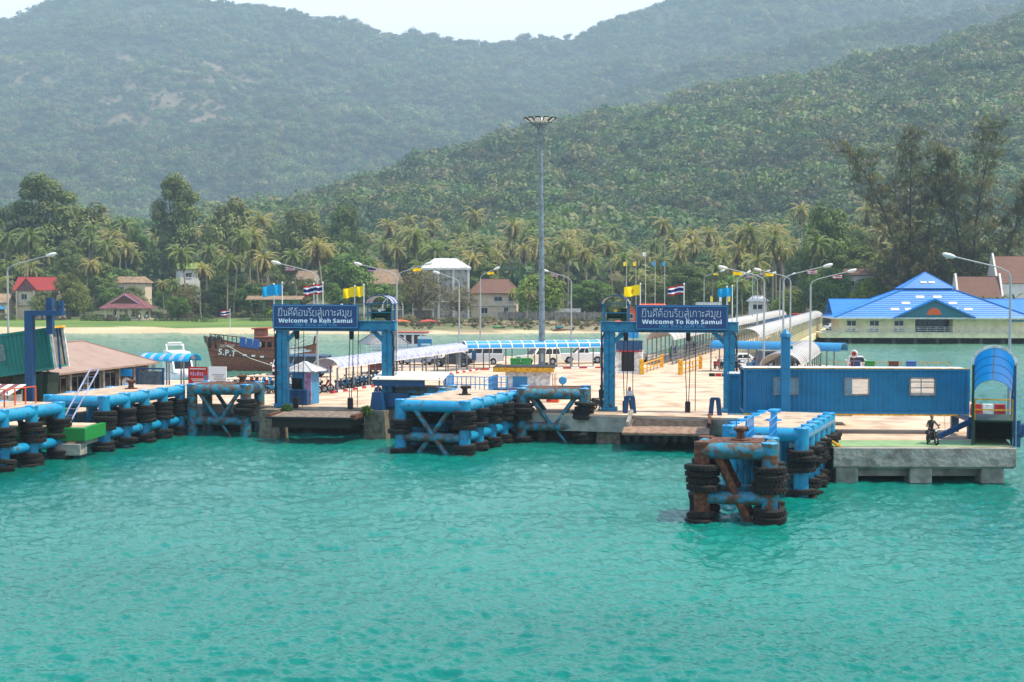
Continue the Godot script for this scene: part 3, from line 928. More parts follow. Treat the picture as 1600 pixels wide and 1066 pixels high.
# ---------------------------------------------------------------- lettering
const GLYPH := {
	"y": [0.74, [[.22, .92, .05, .66, .18, .52, .05, .4, .05, 0, .55, 0, .55, 1]], [[.14, .9]]],
	"n": [0.76, [[.2, .92, .2, 0, .5, .2], [.55, .12, .55, 1]], [[.11, .9], [.55, .1]]],
	"d": [0.76, [[.22, .4, .12, 0, .05, .5, .1, .85, .3, 1, .48, .92, .56, .6, .56, 0]], [[.26, .44]]],
	"t": [0.76, [[.22, .4, .12, 0, .05, .5, .1, .9, .2, 1, .32, .87, .42, 1, .52, .9, .56, .6, .56, 0]], [[.26, .44]]],
	"o": [0.74, [[.08, .5, .08, .08, .15, 0, .45, 0, .56, .12, .56, .82, .45, 1, .18, 1, .07, .86]], [[.15, .52]]],
	"r": [0.56, [[.38, .1, .38, .48, .3, .58, .1, .64, .05, .8, .15, .97, .42, .95]], [[.3, .08]]],
	"b": [0.78, [[.08, .84, .08, 0, .57, 0, .57, 1]], [[.15, .9]]],
	"s": [0.76, [[.22, .3, .08, 0, .06, .42, .2, .56, .45, .52, .56, .42], [.56, 0, .56, .75, .42, .97, .2, .97, .08, .84], [.4, .84, .64, 1.12]], [[.26, .34]]],
	"k": [0.76, [[.1, 0, .1, .52, .2, .62, .08, .74, .2, .95, .42, 1, .56, .84, .56, 0]], []],
	"e": [0.34, [[.08, .12, .08, 1]], [[.15, .09]]],
	"a": [0.52, [[.05, .84, .2, 1, .36, .86, .36, 0]], []],
	"h": [0.5, [[.07, .66, .15, .56, .36, .86], [.07, .16, .15, .06, .36, .36]], [[.13, .74], [.13, .24]]],
	"m": [0.78, [[.2, .92, .2, .12, .1, .02], [.2, .12, .57, .12, .57, 1]], [[.12, .9], [.1, .1]]],
	"T": [0.76, [[.2, .92, .2, 0, .25, .6, .48, .96, .57, .84, .57, 0]], [[.11, .9]]],
	"x": [0.78, [[.08, .84, .08, 0, .57, 0, .57, 1], [.3, .5, .68, .6]], [[.15, .9], [.36, .5]]],
	"z": [0.8, [[.2, .7, .1, .5, .2, .4, .2, 0, .57, 0, .57, .6, .42, .75, .62, 1.05]], [[.14, .86]]],
	"f": [0.82, [[.1, .84, .16, 0, .33, .6, .5, 0, .56, 1.3]], [[.15, .9]]],
	"j": [0.7, [[.08, .84, .2, 1, .46, .94, .52, .7, .52, 0, .36, .3]], [[.3, .2]]],
	"I": [0.0, [[-.68, 1.14, -.12, 1.14, -.16, 1.3, -.38, 1.4, -.62, 1.3, -.68, 1.14]], []],
	"J": [0.0, [[-.68, 1.14, -.12, 1.14, -.16, 1.3, -.38, 1.4, -.62, 1.3, -.68, 1.14], [-.12, 1.14, -.12, 1.5]], []],
	"~": [0.0, [[-.56, 1.2, -.36, 1.14, -.1, 1.42]], [[-.5, 1.28]]],
	"v": [0.0, [[-.5, 1.3, -.52, 1.14, -.3, 1.26, -.12, 1.5]], [[-.44, 1.32]]],
	"U": [0.0, [[-.5, -.12, -.46, -.4, -.18, -.4, -.18, -.08]], [[-.52, -.14]]],
	"u": [0.0, [[-.3, -.12, -.2, -.14, -.2, -.44]], [[-.34, -.18]]],
	"1": [0.0, [[-.3, 1.16, -.3, 1.44]], []],
	"C": [0.0, [[-.62, 1.2, -.5, 1.36, -.4, 1.2, -.52, 1.1, -.62, 1.2]], []],
	" ": [0.5, [], []],
}
func thai(text: String, o: Vector3, h: float, width: float, m: Material, parent: Node3D, called := "thai_lettering", wt := 0.12) -> void:
	var total := 0.0
	for ch in text: total += GLYPH[ch][0]
	var sx := width / total
	var b := B.new()
	var x := 0.0
	for ch in text:
		var gl: Array = GLYPH[ch]
		var x0 := x if gl[0] > 0.0 else x
		for st in gl[1]:
			for i in range(0, st.size() - 2, 2):
				b.bar(o + Vector3((x0 + st[i]) * sx, st[i + 1] * h, 0), o + Vector3((x0 + st[i + 2]) * sx, st[i + 3] * h, 0.001), wt * h, 0.02)
		for lp in gl[2]:
			for i in 6:
				var a := TAU * i / 6.0
				var c := TAU * (i + 1) / 6.0
				b.bar(o + Vector3((x0 + lp[0] + cos(a) * .07) * sx, (lp[1] + sin(a) * .08) * h, 0), o + Vector3((x0 + lp[0] + cos(c) * .07) * sx, (lp[1] + sin(c) * .08) * h, 0), wt * h * 0.8, 0.02)
		x += gl[0]
	obj(called, b, m, parent)
func text(s: String, o: Vector3, h: float, width: float, m: Material, parent: Node3D, bold := true, bs := Basis.IDENTITY, called := "lettering") -> void:
	var tm := TextMesh.new()
	var f := SystemFont.new()
	f.font_names = PackedStringArray(["Droid Sans"])
	if bold: f.font_weight = 700
	tm.font = f; tm.text = s; tm.font_size = 64; tm.pixel_size = 0.01; tm.depth = 0.03; tm.curve_step = 3.0
	tm.horizontal_alignment = HORIZONTAL_ALIGNMENT_LEFT
	tm.vertical_alignment = VERTICAL_ALIGNMENT_BOTTOM
	tm.material = m
	var bb := tm.get_aabb()
	var mi := MeshInstance3D.new()
	mi.mesh = tm; mi.name = called
	parent.add_child(mi, true)
	var sx := width / maxf(bb.size.x, 0.01)
	var sy := h / maxf(bb.size.y, 0.01)
	mi.transform = Transform3D(bs * Basis.from_scale(Vector3(sx, sy, 1.0)), o - bs * Vector3(bb.position.x * sx, bb.position.y * sy, 0))

# ---------------------------------------------------------------- gates
func gate(label: String, at: Vector3, turn: float, w: float, hoist_side: float) -> Node3D:
	var o := thing("ramp_gate", label, "gate", at, turn)
	var top := 5.45            # above the deck
	for sg in [-1.0, 1.0]:
		var b := B.new()
		for e in [-0.2, 0.2]:
			b.box(Vector3(sg * w / 2 + e, top / 2 - 0.1, 0), Vector3(0.37, top + 0.2, 0.62), Basis.IDENTITY, 0.04)
		b.box(Vector3(sg * w / 2, top / 2 - 0.1, 0), Vector3(0.12, top + 0.1, 0.5))
		b.box(Vector3(sg * w / 2, 0.12, 0), Vector3(1.1, 0.24, 0.95), Basis.IDENTITY, 0.03)
		var c := obj("column", b, M.blue, o)
		b = B.new()
		for yy in [1.7, 3.6, 5.2]:
			b.box(Vector3(sg * w / 2, yy, 0), Vector3(0.84, 0.05, 0.70), Basis.IDENTITY, 0.01)
		for bx in [-0.45, -0.15, 0.15, 0.45]:
			for bz in [-0.4, 0.4]: b.lathe([Vector2(0.04, 0), Vector2(0.04, 0.06), Vector2(0, 0.07)], 6, Vector3(sg * w / 2 + bx, 0.24, bz))
		b.bar(Vector3(sg * (w / 2 - 0.3), top - 0.75, 0), Vector3(sg * (w / 2 - 1.1), top, 0), 0.16, 0.3)
		obj("flange", b, M.blue, c)
		b = B.new()
		var out: float = sg * (w / 2 + 0.55)
		b.bar(Vector3(out - 0.0, 0.1, 0.2), Vector3(out, top + 0.2, 0.2), 0.04)
		b.bar(Vector3(out - 0.0, 0.1, -0.2), Vector3(out, top + 0.2, -0.2), 0.04)
		for k in 18: b.bar(Vector3(out, 0.3 + k * 0.3, 0.2), Vector3(out, 0.3 + k * 0.3, -0.2), 0.03)
		obj("ladder", b, M.navy, c)
		b = B.new()
		var hp := []
		for k in 14: hp.append(Vector3(sg * (w / 2 + 0.46 - (0.22 if k > 11 else 0.0) - (0.2 if k > 12 else 0.0)) + 0.02 * sin(k * 2.3), 0.2 + k * (top + 0.3) / 13.0, 0.28))
		b.tube(hp, 0.06, 6)
		obj("hose", b, M.black, c)
	var b := B.new()
	b.box(Vector3(0, top + 0.30, 0), Vector3(w + 1.15, 0.62, 0.7), Basis.IDENTITY, 0.04)
	b.box(Vector3(0, top + 0.63, 0), Vector3(w + 1.25, 0.06, 0.95))
	b.box(Vector3(0, top - 0.04, 0), Vector3(w + 1.15, 0.06, 0.85))
	obj("crossbeam", b, M.blue, o)
	# sign board
	var sw := 6.2
	var sh := 1.7
	var sx := (-w / 2 - 0.55 + sw / 2) if hoist_side > 0 else (w / 2 - 0.08 - sw / 2)
	var sy := top + 0.1
	b = B.new()
	b.box(Vector3(sx, sy + sh / 2, 0.56), Vector3(sw, sh, 0.1), Basis.IDENTITY, 0.02)
	var sign := obj("sign_board", b, M.sign_blue, o)
	b = B.new()
	var x0 := sx - sw / 2 + 0.08; var x1 := sx + sw / 2 - 0.08
	var y0 := sy + 0.08; var y1 := sy + sh - 0.08
	var zf := 0.625
	for q in [[x0, y0, x1, y0], [x1, y0, x1, y1], [x1, y1, x0, y1], [x0, y1, x0, y0]]:
		b.bar(Vector3(q[0], q[1], zf), Vector3(q[2], q[3], zf), 0.05, 0.03)
	obj("sign_border", b, M.sign_edge, sign)
	thai("yInd" + "J" + "tvonr~bsU1ekahsmuy", Vector3(sx - 2.68, sy + 0.9, zf + 0.01), 0.40, 5.36, M.letter, sign, "thai_lettering", 0.11)
	text("Welcome To Koh Samui", Vector3(sx - 2.66, sy + 0.42, zf), 0.31, 5.32, M.letter, sign)
	thai("brIx~T zJTran eforvrJ1 jCak~d", Vector3(sx - 1.5, sy + 0.18, zf + 0.01), 0.14, 3.1, M.sign_edge, sign, "company_lettering", 0.14)
	b = B.new()
	for e in [-1, 1]:
		for y in [0.3, 1.4]: b.bar(Vector3(sx + e * 2.2, sy + y, 0.3), Vector3(sx + e * 2.2, sy + y, 0.55), 0.08)
	b.bar(Vector3(sx - 2.2, sy + 0.2, 0.47), Vector3(sx - 2.2, sy + 1.62, 0.47), 0.08)
	b.bar(Vector3(sx + 2.2, sy + 0.2, 0.47), Vector3(sx + 2.2, sy + 1.62, 0.47), 0.08)
	obj("sign_bracket", b, M.navy, o)
	# hoist house
	var hx := hoist_side * (w / 2 - 0.45)
	var hy := top + 0.66
	b = B.new()
	for x in [-0.85, 0.85]:
		for z in [-0.5, 0.5]: b.bar(Vector3(hx + x, hy, z), Vector3(hx + x, hy + 1.2, z), 0.08)
	b.bar(Vector3(hx - 0.85, hy + 0.6, 0.5), Vector3(hx + 0.85, hy + 0.6, 0.5), 0.06)
	b.bar(Vector3(hx - 0.85, hy + 1.2, 0.5), Vector3(hx + 0.85, hy + 1.2, 0.5), 0.06)
	obj("hoist_frame", b, M.blue, o)
	b = B.new()
	b.lathe([Vector2(0, -0.5), Vector2(0.36, -0.5), Vector2(0.36, -0.42), Vector2(0.24, -0.4), Vector2(0.24, 0.4), Vector2(0.36, 0.42), Vector2(0.36, 0.5), Vector2(0, 0.5)], 14, Vector3(hx - 0.1, hy + 0.45, 0.05), Basis(Vector3(0, 0, 1), PI / 2))
	b.box(Vector3(hx + 0.55, hy + 0.3, 0.0), Vector3(0.4, 0.55, 0.5), Basis.IDENTITY, 0.03)
	b.tube([Vector3(hx + 0.35, hy + 0.75, 0.1), Vector3(hx + 0.75, hy + 0.75, 0.1)], 0.17, 10)
	obj("winch", b, M.dark_green, o)
	b = B.new()
	b.lathe([Vector2(0, 0.06), Vector2(0.12, 0.06), Vector2(0.12, -0.1), Vector2(0, -0.1)], 10, Vector3(hx, hy + 0.75, 0.45), Basis(Vector3.RIGHT, PI / 2))
	obj("winch_motor_cap", b, M.white if hoist_side > 0 else M.yellow, o)
	arch(o, "hoist_canopy", Vector3(hx, hy + 1.15, 0), 1.9, 0.62, 1.9, M.sheet_light if hoist_side > 0 else M.tin, M.navy, 2)
	# hanging tackle
	for x in [-w * 0.36, w * 0.16]:
		b = B.new()
		b.box(Vector3(x, top - 0.25, 0.1), Vector3(0.3, 0.42, 0.26), Basis.IDENTITY, 0.04)
		b.lathe([Vector2(0, -0.06), Vector2(0.17, -0.06), Vector2(0.17, 0.06), Vector2(0, 0.06)], 10, Vector3(x, top - 0.5, 0.1), Basis(Vector3.RIGHT, PI / 2))
		obj("pulley", b, M.black, o)
		b = B.new()
		for e in [-0.12, 0.1]:
			b.tube([Vector3(x + e, top - 0.5, 0.1), Vector3(x + e * 1.3, top * 0.5, 0.25), Vector3(x + e * 0.4, 0.2, 0.5)], 0.03, 5, false)
		b.tube([Vector3(x + 0.5, top - 0.1, 0.1), Vector3(x + 0.5, 0.1, 0.5)], 0.028, 5, false)
		obj("hoist_cable", b, M.black, o)
		b = B.new()
		b.box(Vector3(x, 0.35, 0.5), Vector3(0.36, 0.8, 0.34), Basis.IDENTITY, 0.06)
		obj("counterweight", b, M.black, o)
	return o

# barrel roof: along local z, centre of its springing line at o
func arch(parent: Node3D, called: String, o: Vector3, w: float, rise: float, l: float, m: Material, rib: Material, bays: int, m2: Material = null, bs := Basis.IDENTITY, alt := false) -> void:
	var n := 10
	var pts := []
	for i in n + 1:
		var a := PI * i / n
		pts.append(Vector3(-cos(a) * w / 2, sin(a) * rise, 0))
	var sheets := []
	var root: Node3D = parent
	for k in bays:
		var z0 := -l / 2 + l * k / bays
		var z1 := -l / 2 + l * (k + 1) / bays
		for half in ([0] if m2 == null else [0, 1, 2, 3, 4]):
			var b := B.new()
			var lo: int = 0 if m2 == null else half * 2
			var hi: int = n if m2 == null else half * 2 + 2
			for i in range(lo, hi):
				var p: Vector3 = pts[i]; var q: Vector3 = pts[i + 1]
				var np := Vector3(p.x / (w / 2), p.y / rise, 0).normalized()
				var nq := Vector3(q.x / (w / 2), q.y / rise, 0).normalized()
				for s in [[1.0, 0.0], [-1.0, -0.02]]:
					var pa: Vector3 = p + np * s[1]; var qa: Vector3 = q + nq * s[1]
					var z := Vector3(0, 0, 1)
					b.tri(o + bs * (pa + z * z0), o + bs * (qa + z * z0), o + bs * (qa + z * z1), bs * np * s[0], bs * nq * s[0], bs * nq * s[0])
					b.tri(o + bs * (pa + z * z0), o + bs * (qa + z * z1), o + bs * (pa + z * z1), bs * np * s[0], bs * nq * s[0], bs * np * s[0])
			obj(called, b, (m if k % 2 == 0 else rib) if alt else m, root)
	var b := B.new()
	for k in bays + 1:
		var z := -l / 2 + l * k / bays
		for i in n:
			b.bar(o + bs * (pts[i] * 1.01 + Vector3(0, 0, z)), o + bs * (pts[i + 1] * 1.01 + Vector3(0, 0, z)), 0.07 if m2 == null else 0.1, 0.06)
	for i in [0, n]:
		b.bar(o + bs * (pts[i] + Vector3(0, 0.02, -l / 2)), o + bs * (pts[i] + Vector3(0, 0.02, l / 2)), 0.08)
	if m2 != null:
		for i in [2, 4, 6, 8]: b.bar(o + bs * (pts[i] * 1.01 + Vector3(0, 0, -l / 2)), o + bs * (pts[i] * 1.01 + Vector3(0, 0, l / 2)), 0.09, 0.05)
	obj("roof_rib", b, rib, root)

# covered walkway from a to b (deck points)
func walkway(label: String, a: Vector3, b_: Vector3, w: float, eave: float, rise: float, bay: float, m: Material, rib: Material, post: Material, opt := {}) -> Node3D:
	var d := b_ - a
	var l := Vector2(d.x, d.z).length()
	var turn := rad_to_deg(atan2(d.x, d.z))
	var o := thing("covered_walkway", label, "walkway", (a + b_) * 0.5, turn)
	var n := maxi(1, roundi(l / bay))
	arch(o, "roof_sheet", Vector3(0, eave, 0), w, rise, l, m, rib, n, opt.get("m2"), Basis.IDENTITY, opt.get("alt", false))
	for k in n + 1:
		if k % int(opt.get("skip", 1)) != 0: continue
		var z := -l / 2 + l * k / n
		for sg in [-1.0, 1.0]:
			var b := B.new()
			var s: float = sg * (w / 2 - 0.12)
			b.bar(Vector3(s, 0, z), Vector3(s, eave + 0.05, z), opt.get("pw", 0.1))
			obj("post", b, post, o)
	if opt.has("rail"):
		for sg in [-1.0, 1.0]:
			var b := B.new()
			rails(b, [Vector3(sg * (w / 2 - 0.12), 0, -l / 2), Vector3(sg * (w / 2 - 0.12), 0, l / 2)], opt.rail, opt.get("rgap", 1.0), 0.03, 3)
			obj("railing", b, post, o)
	if opt.has("panel"):
		for k in n:
			for sg in [-1.0, 1.0]:
				var b := B.new()
				b.box(Vector3(sg * (w / 2 - 0.12), 0.55, -l / 2 + l * (k + 0.5) / n), Vector3(0.04, 0.9, l / n - 0.2))
				obj("side_panel", b, opt.panel, o)
	return o

# ---------------------------------------------------------------- gangway containers
# corrugated box with window openings; centre of its floor at the thing's origin, long side on x, front is +z
func corrugated(b: B, x0: float, x1: float, y0: float, y1: float, z: float, pitch := 0.28) -> void:
	var n := maxi(1, roundi((x1 - x0) / pitch))
	var p := (x1 - x0) / n
	for i in n:
		var a := x0 + i * p
		var q := [[0.0, 0.0], [0.3, 0.0], [0.42, -0.045], [0.88, -0.045], [1.0, 0.0]]
		for k in 4:
			b.quad(Vector3(a + q[k][0] * p, y0, z + q[k][1]), Vector3(a + q[k + 1][0] * p, y0, z + q[k + 1][1]), Vector3(a + q[k + 1][0] * p, y1, z + q[k + 1][1]), Vector3(a + q[k][0] * p, y1, z + q[k][1]))
func container(label: String, at: Vector3, bs: Basis, l: float, h: float, w: float, wins: Array, m: Material, trim: Material, opt := {}) -> Node3D:
	var o := thing("gangway_container", label, "gangway")
	o.transform = Transform3D(bs, at)
	var front := wins
	for face in [1.0, -1.0]:
		var b := B.new()
		var z: float = face * w / 2
		if face < 0: wins = front.map(func(q): return [q[0] + 0.45, q[1] - 0.3, q[2] + 0.75, q[3] + 0.4] + q.slice(4))
		var xs := [-l / 2 + 0.12]
		for q in wins: xs.append_array([q[0] - q[2] / 2, q[0] + q[2] / 2])
		xs.append(l / 2 - 0.12)
		for i in range(0, xs.size(), 2): corrugated(b, xs[i], xs[i + 1], 0.14, h - 0.12, z)
		for q in wins:
			corrugated(b, q[0] - q[2] / 2, q[0] + q[2] / 2, 0.14, q[1], z)
			corrugated(b, q[0] - q[2] / 2, q[0] + q[2] / 2, q[1] + q[3], h - 0.12, z)
		obj("corrugated_side", b, m, o)
		for q in wins:
			b = B.new()
			var a0 := Vector3(q[0] - q[2] / 2, q[1], z + 0.02 * face); var a1 := Vector3(q[0] + q[2] / 2, q[1] + q[3], z + 0.02 * face)
			for e in [[a0.x, a0.y, a1.x, a0.y], [a0.x, a1.y, a1.x, a1.y], [a0.x, a0.y, a0.x, a1.y], [a1.x, a0.y, a1.x, a1.y]]:
				b.bar(Vector3(e[0], e[1], a0.z), Vector3(e[2], e[3], a0.z), 0.09, 0.09)
			var f := obj("window_frame", b, M.grey, o)
			b = B.new()
			b.box(Vector3(q[0], q[1] + q[3] / 2, z), Vector3(q[2] - 0.06, q[3] - 0.06, 0.008))
			obj("pane", b, M.glass, f)
			if q.size() > 4 and face < 0:
				b = B.new()
				for k in 4: b.bar(Vector3(a0.x, a0.y + q[3] * (k + 0.6) / 4.0, z), Vector3(a1.x, a0.y + q[3] * (k + 0.6) / 4.0, z), 0.05)
				b.bar(Vector3(q[0], a0.y, z), Vector3(q[0], a1.y, z), 0.05)
				obj("window_bar", b, M.grey, f)
	var b := B.new()
	for y in [0.07, h - 0.06]:
		for z in [-w / 2, w / 2]: b.box(Vector3(0, y, z), Vector3(l, 0.13, 0.12))
	for x in [-l / 2 + 0.06, l / 2 - 0.06]:
		for z in [-w / 2, w / 2]: b.box(Vector3(x, h / 2, z), Vector3(0.14, h - 0.26, 0.14))
		for y in [0.07, h - 0.06]: b.box(Vector3(x, y, 0), Vector3(0.12, 0.12, w - 0.14))
	obj("corner_frame", b, m, o)
	b = B.new()
	b.box(Vector3(0, h + 0.02, w / 2 + 0.03), Vector3(l, 0.05, 0.1)); b.box(Vector3(0, -0.045, w / 2 + 0.02), Vector3(l, 0.09, 0.1))
	obj("edge_trim", b, trim, o)
	b = B.new()
	b.box(Vector3(0, h - 0.015, 0), Vector3(l - 0.1, 0.03, w - 0.1))
	obj("roof_panel", b, M.white, o)
	b = B.new()
	b.box(Vector3(0, 0.03, 0), Vector3(l - 0.1, 0.05, w - 0.1))
	obj("floor_panel", b, M.concrete, o)
	if opt.get("ends", true):
		b = B.new()
		corrugated(b, -w / 2 + 0.1, w / 2 - 0.1, 0.13, h - 0.12, 0)
		var e := obj("end_wall", b, m, o)
		e.transform = Transform3D(Basis(Vector3.UP, PI / 2), Vector3(l / 2 - 0.06, 0, 0))
	return o

# ---------------------------------------------------------------- vehicles (front is +x)
func arc(cx: float, cy: float, r: float, a0: float, a1: float, n := 7) -> Array:
	var p := []
	for i in n + 1:
		var a := lerpf(a0, a1, float(i) / n)
		p.append(Vector2(cx + cos(a) * r, cy + sin(a) * r))
	return p
func wheel(o: Node3D, at: Vector3, r: float, w: float) -> void:
	var b := B.new()
	var bs := Basis(Vector3.RIGHT, PI / 2)
	b.lathe([Vector2(r * 0.62, -w / 2), Vector2(r * 0.93, -w / 2), Vector2(r, -w * 0.34), Vector2(r, w * 0.34), Vector2(r * 0.93, w / 2), Vector2(r * 0.62, w / 2)], 18, at, bs)
	var wh := obj("wheel", b, M.tyre, o)
	b = B.new()
	b.lathe([Vector2(0, -w * 0.44), Vector2(r * 0.2, -w * 0.44), Vector2(r * 0.62, -w * 0.3), Vector2(r * 0.62, w * 0.3), Vector2(r * 0.2, w * 0.44), Vector2(0, w * 0.44)], 12, at, bs)
	obj("rim", b, M.steel, wh)
# k: L, W, belt, roof, hood (height at the nose), cabin [bottom rear, bottom front, top rear, top front], kind
func car(called: String, label: String, cat: String, at: Vector3, turn: float, paint: Material, k: Dictionary, group := "") -> Node3D:
	var o := thing(called, label, cat, at, turn, group)
	var hl: float = k.L / 2.0
	var w: float = k.W
	var wr: float = k.get("wr", 0.36)
	var ax0: float = -hl + k.get("ro", 0.95); var ax1: float = hl - k.get("fo", 0.85)
	var y0 := 0.32
	var poly := [Vector2(-hl, y0 + 0.1)]
	poly.append_array(arc(ax0, wr, wr + 0.07, PI, 0.0))
	poly.append_array(arc(ax1, wr, wr + 0.07, PI, 0.0))
	poly.append_array([Vector2(hl - 0.05, y0), Vector2(hl, y0 + 0.15), Vector2(hl, k.hood - 0.2), Vector2(hl - 0.12, k.hood), Vector2(k.cab[1], k.belt)])
	if k.get("bed", false):
		poly.append_array([Vector2(k.cab[0], k.belt), Vector2(k.cab[0] - 0.02, k.belt + 0.02), Vector2(-hl, k.belt + 0.02)])
	else:
		poly.append_array([Vector2(k.cab[0], k.belt), Vector2(-hl + 0.03, k.belt - k.get("tail", 0.0))])
	for i in poly.size(): poly[i].y = maxf(poly[i].y, y0)
	var clean := PackedVector2Array()
	for p in poly:
		if clean.is_empty() or clean[-1].distance_to(p) > 0.012: clean.append(p)
	var b := B.new()
	b.extrude(clean, w)
	# cabin
	var cb: float = k.cab[0]; var cf: float = k.cab[1]; var tb: float = k.cab[2]; var tf: float = k.cab[3]
	var wb := w * 0.5 - 0.01; var wt := w * 0.5 - 0.17
	var yb: float = k.belt - 0.01; var yt: float = k.roof
	var c := [Vector3(cb, yb, wb), Vector3(cf, yb, wb), Vector3(tf, yt, wt), Vector3(tb, yt, wt)]
	var e := []
	for p in c: e.append(Vector3(p.x, p.y, -p.z))
	b.quad(c[0], c[1], c[2], c[3], Vector3(0, 0.3, 1).normalized()); b.quad(e[0], e[1], e[2], e[3], Vector3(0, 0.3, -1).normalized())
	b.quad(c[1], e[1], e[2], c[2], Vector3(1, 0.6, 0).normalized()); b.quad(c[0], e[0], e[3], c[3], Vector3(-1, 0.3, 0).normalized())
	b.quad(c[2], c[3], e[3], e[2], Vector3.UP)
	b.box(Vector3((tb + tf) / 2, yt + 0.02, 0), Vector3(tf - tb - 0.06, 0.05, wt * 2 - 0.08), Basis.IDENTITY, 0.02)
	if k.get("bed", false):
		for s in [-1, 1]: b.box(Vector3((cb - hl) / 2, k.belt + 0.02, s * (w / 2 - 0.06)), Vector3(cb + hl, 0.06, 0.1), Basis.IDENTITY, 0.02)
	for s in [-1, 1]: b.box(Vector3(0, y0 + 0.02, s * (w / 2 - 0.05)), Vector3(ax1 - ax0 - wr * 2 - 0.2, 0.1, 0.12), Basis.IDENTITY, 0.02)
	obj("body", b, paint, o)
	# glass: side windows split by pillars, windscreen, rear window
	for side in [c, e]:
		var sg: float = signf(side[0].z)
		var nn := Vector3(0, 0.25, sg).normalized() * 0.008
		var cuts: Array = k.get("cuts", [0.05, 0.34, 0.38, 0.66, 0.7, 0.95])
		for i in range(0, cuts.size(), 2):
			b = B.new()
			var q := []
			for uvq in [[cuts[i], 0.14], [cuts[i + 1], 0.14], [cuts[i + 1], 0.86], [cuts[i], 0.86]]:
				q.append(side[0].lerp(side[1], uvq[0]).lerp(side[3].lerp(side[2], uvq[0]), uvq[1]) + nn)
			b.quad(q[0], q[1], q[2], q[3], nn.normalized())
			obj("side_window", b, M.dark_glass, o)
		b = B.new()
		b.box(Vector3(cf - 0.25, k.belt + 0.08, sg * (w / 2 + 0.1)), Vector3(0.1, 0.15, 0.2), Basis.IDENTITY, 0.03)
		obj("mirror", b, paint, o)
	for wnd in [[1, 2, "windscreen", 1.0], [0, 3, "rear_window", -1.0]]:
		b = B.new()
		var lo: int = wnd[0]; var hi: int = wnd[1]
		var off := Vector3(wnd[3], 0.4, 0).normalized() * 0.008
		b.quad(c[lo].lerp(c[hi], 0.1) * Vector3(1, 1, 0.92) + off, e[lo].lerp(e[hi], 0.1) * Vector3(1, 1, 0.92) + off, e[lo].lerp(e[hi], 0.9) * Vector3(1, 1, 0.92) + off, c[lo].lerp(c[hi], 0.9) * Vector3(1, 1, 0.92) + off, off.normalized())
		obj(wnd[2], b, M.dark_glass, o)
	for s in [-1, 1]:
		b = B.new(); b.box(Vector3(hl - 0.06, k.hood - 0.24, s * (w / 2 - 0.24)), Vector3(0.16, 0.18, 0.4), Basis.IDENTITY, 0.04)
		obj("headlight", b, M.lamp_head, o)
		b = B.new(); b.box(Vector3(-hl + 0.02, k.belt - 0.25, s * (w / 2 - 0.12)), Vector3(0.1, 0.3, 0.16), Basis.IDENTITY, 0.03)
		obj("tail_light", b, M.red, o)
		for x in [ax0, ax1]: wheel(o, Vector3(x, wr, s * (w / 2 - 0.12)), wr, 0.24)
	b = B.new()
	b.box(Vector3(hl - 0.02, 0.48, 0), Vector3(0.16, 0.2, w * 0.96), Basis.IDENTITY, 0.05); b.box(Vector3(-hl, 0.5, 0), Vector3(0.16, 0.18, w * 0.96), Basis.IDENTITY, 0.05)
	obj("bumper", b, M.grey if k.get("bed", false) else paint, o)
	b = B.new(); b.box(Vector3(hl + 0.0, k.hood - 0.25, 0), Vector3(0.05, 0.2, w * 0.5), Basis.IDENTITY, 0.01)
	obj("grille", b, M.black, o)
	return o
func car_paint(key: String, c: Color) -> StandardMaterial3D:
	var m := mat(key, c, 0.3)
	m.clearcoat_enabled = true; m.clearcoat = 0.6; m.clearcoat_roughness = 0.1
	return m
const PICKUP := {"L": 5.25, "W": 1.85, "belt": 1.12, "roof": 1.8, "hood": 1.08, "cab": [-0.55, 1.25, -0.4, 0.5], "bed": true, "cuts": [0.04, 0.34, 0.38, 0.82], "ro": 1.2, "fo": 0.9, "wr": 0.39}
const SUV := {"L": 4.8, "W": 1.85, "belt": 1.1, "roof": 1.85, "hood": 1.06, "cab": [-2.3, 1.2, -2.15, 0.5], "cuts": [0.03, 0.29, 0.32, 0.56, 0.59, 0.9], "ro": 1.1, "fo": 0.85, "wr": 0.38}
const VAN := {"L": 4.9, "W": 1.8, "belt": 1.15, "roof": 2.1, "hood": 1.05, "cab": [-2.42, 2.1, -2.38, 1.55], "cuts": [0.02, 0.26, 0.28, 0.52, 0.54, 0.76, 0.79, 0.95], "ro": 1.1, "fo": 0.7, "wr": 0.34}
const SEDAN := {"L": 4.5, "W": 1.72, "belt": 0.95, "roof": 1.46, "hood": 0.86, "cab": [-1.75, 1.0, -1.05, 0.3], "cuts": [0.16, 0.44, 0.48, 0.84], "tail": 0.05, "wr": 0.32}

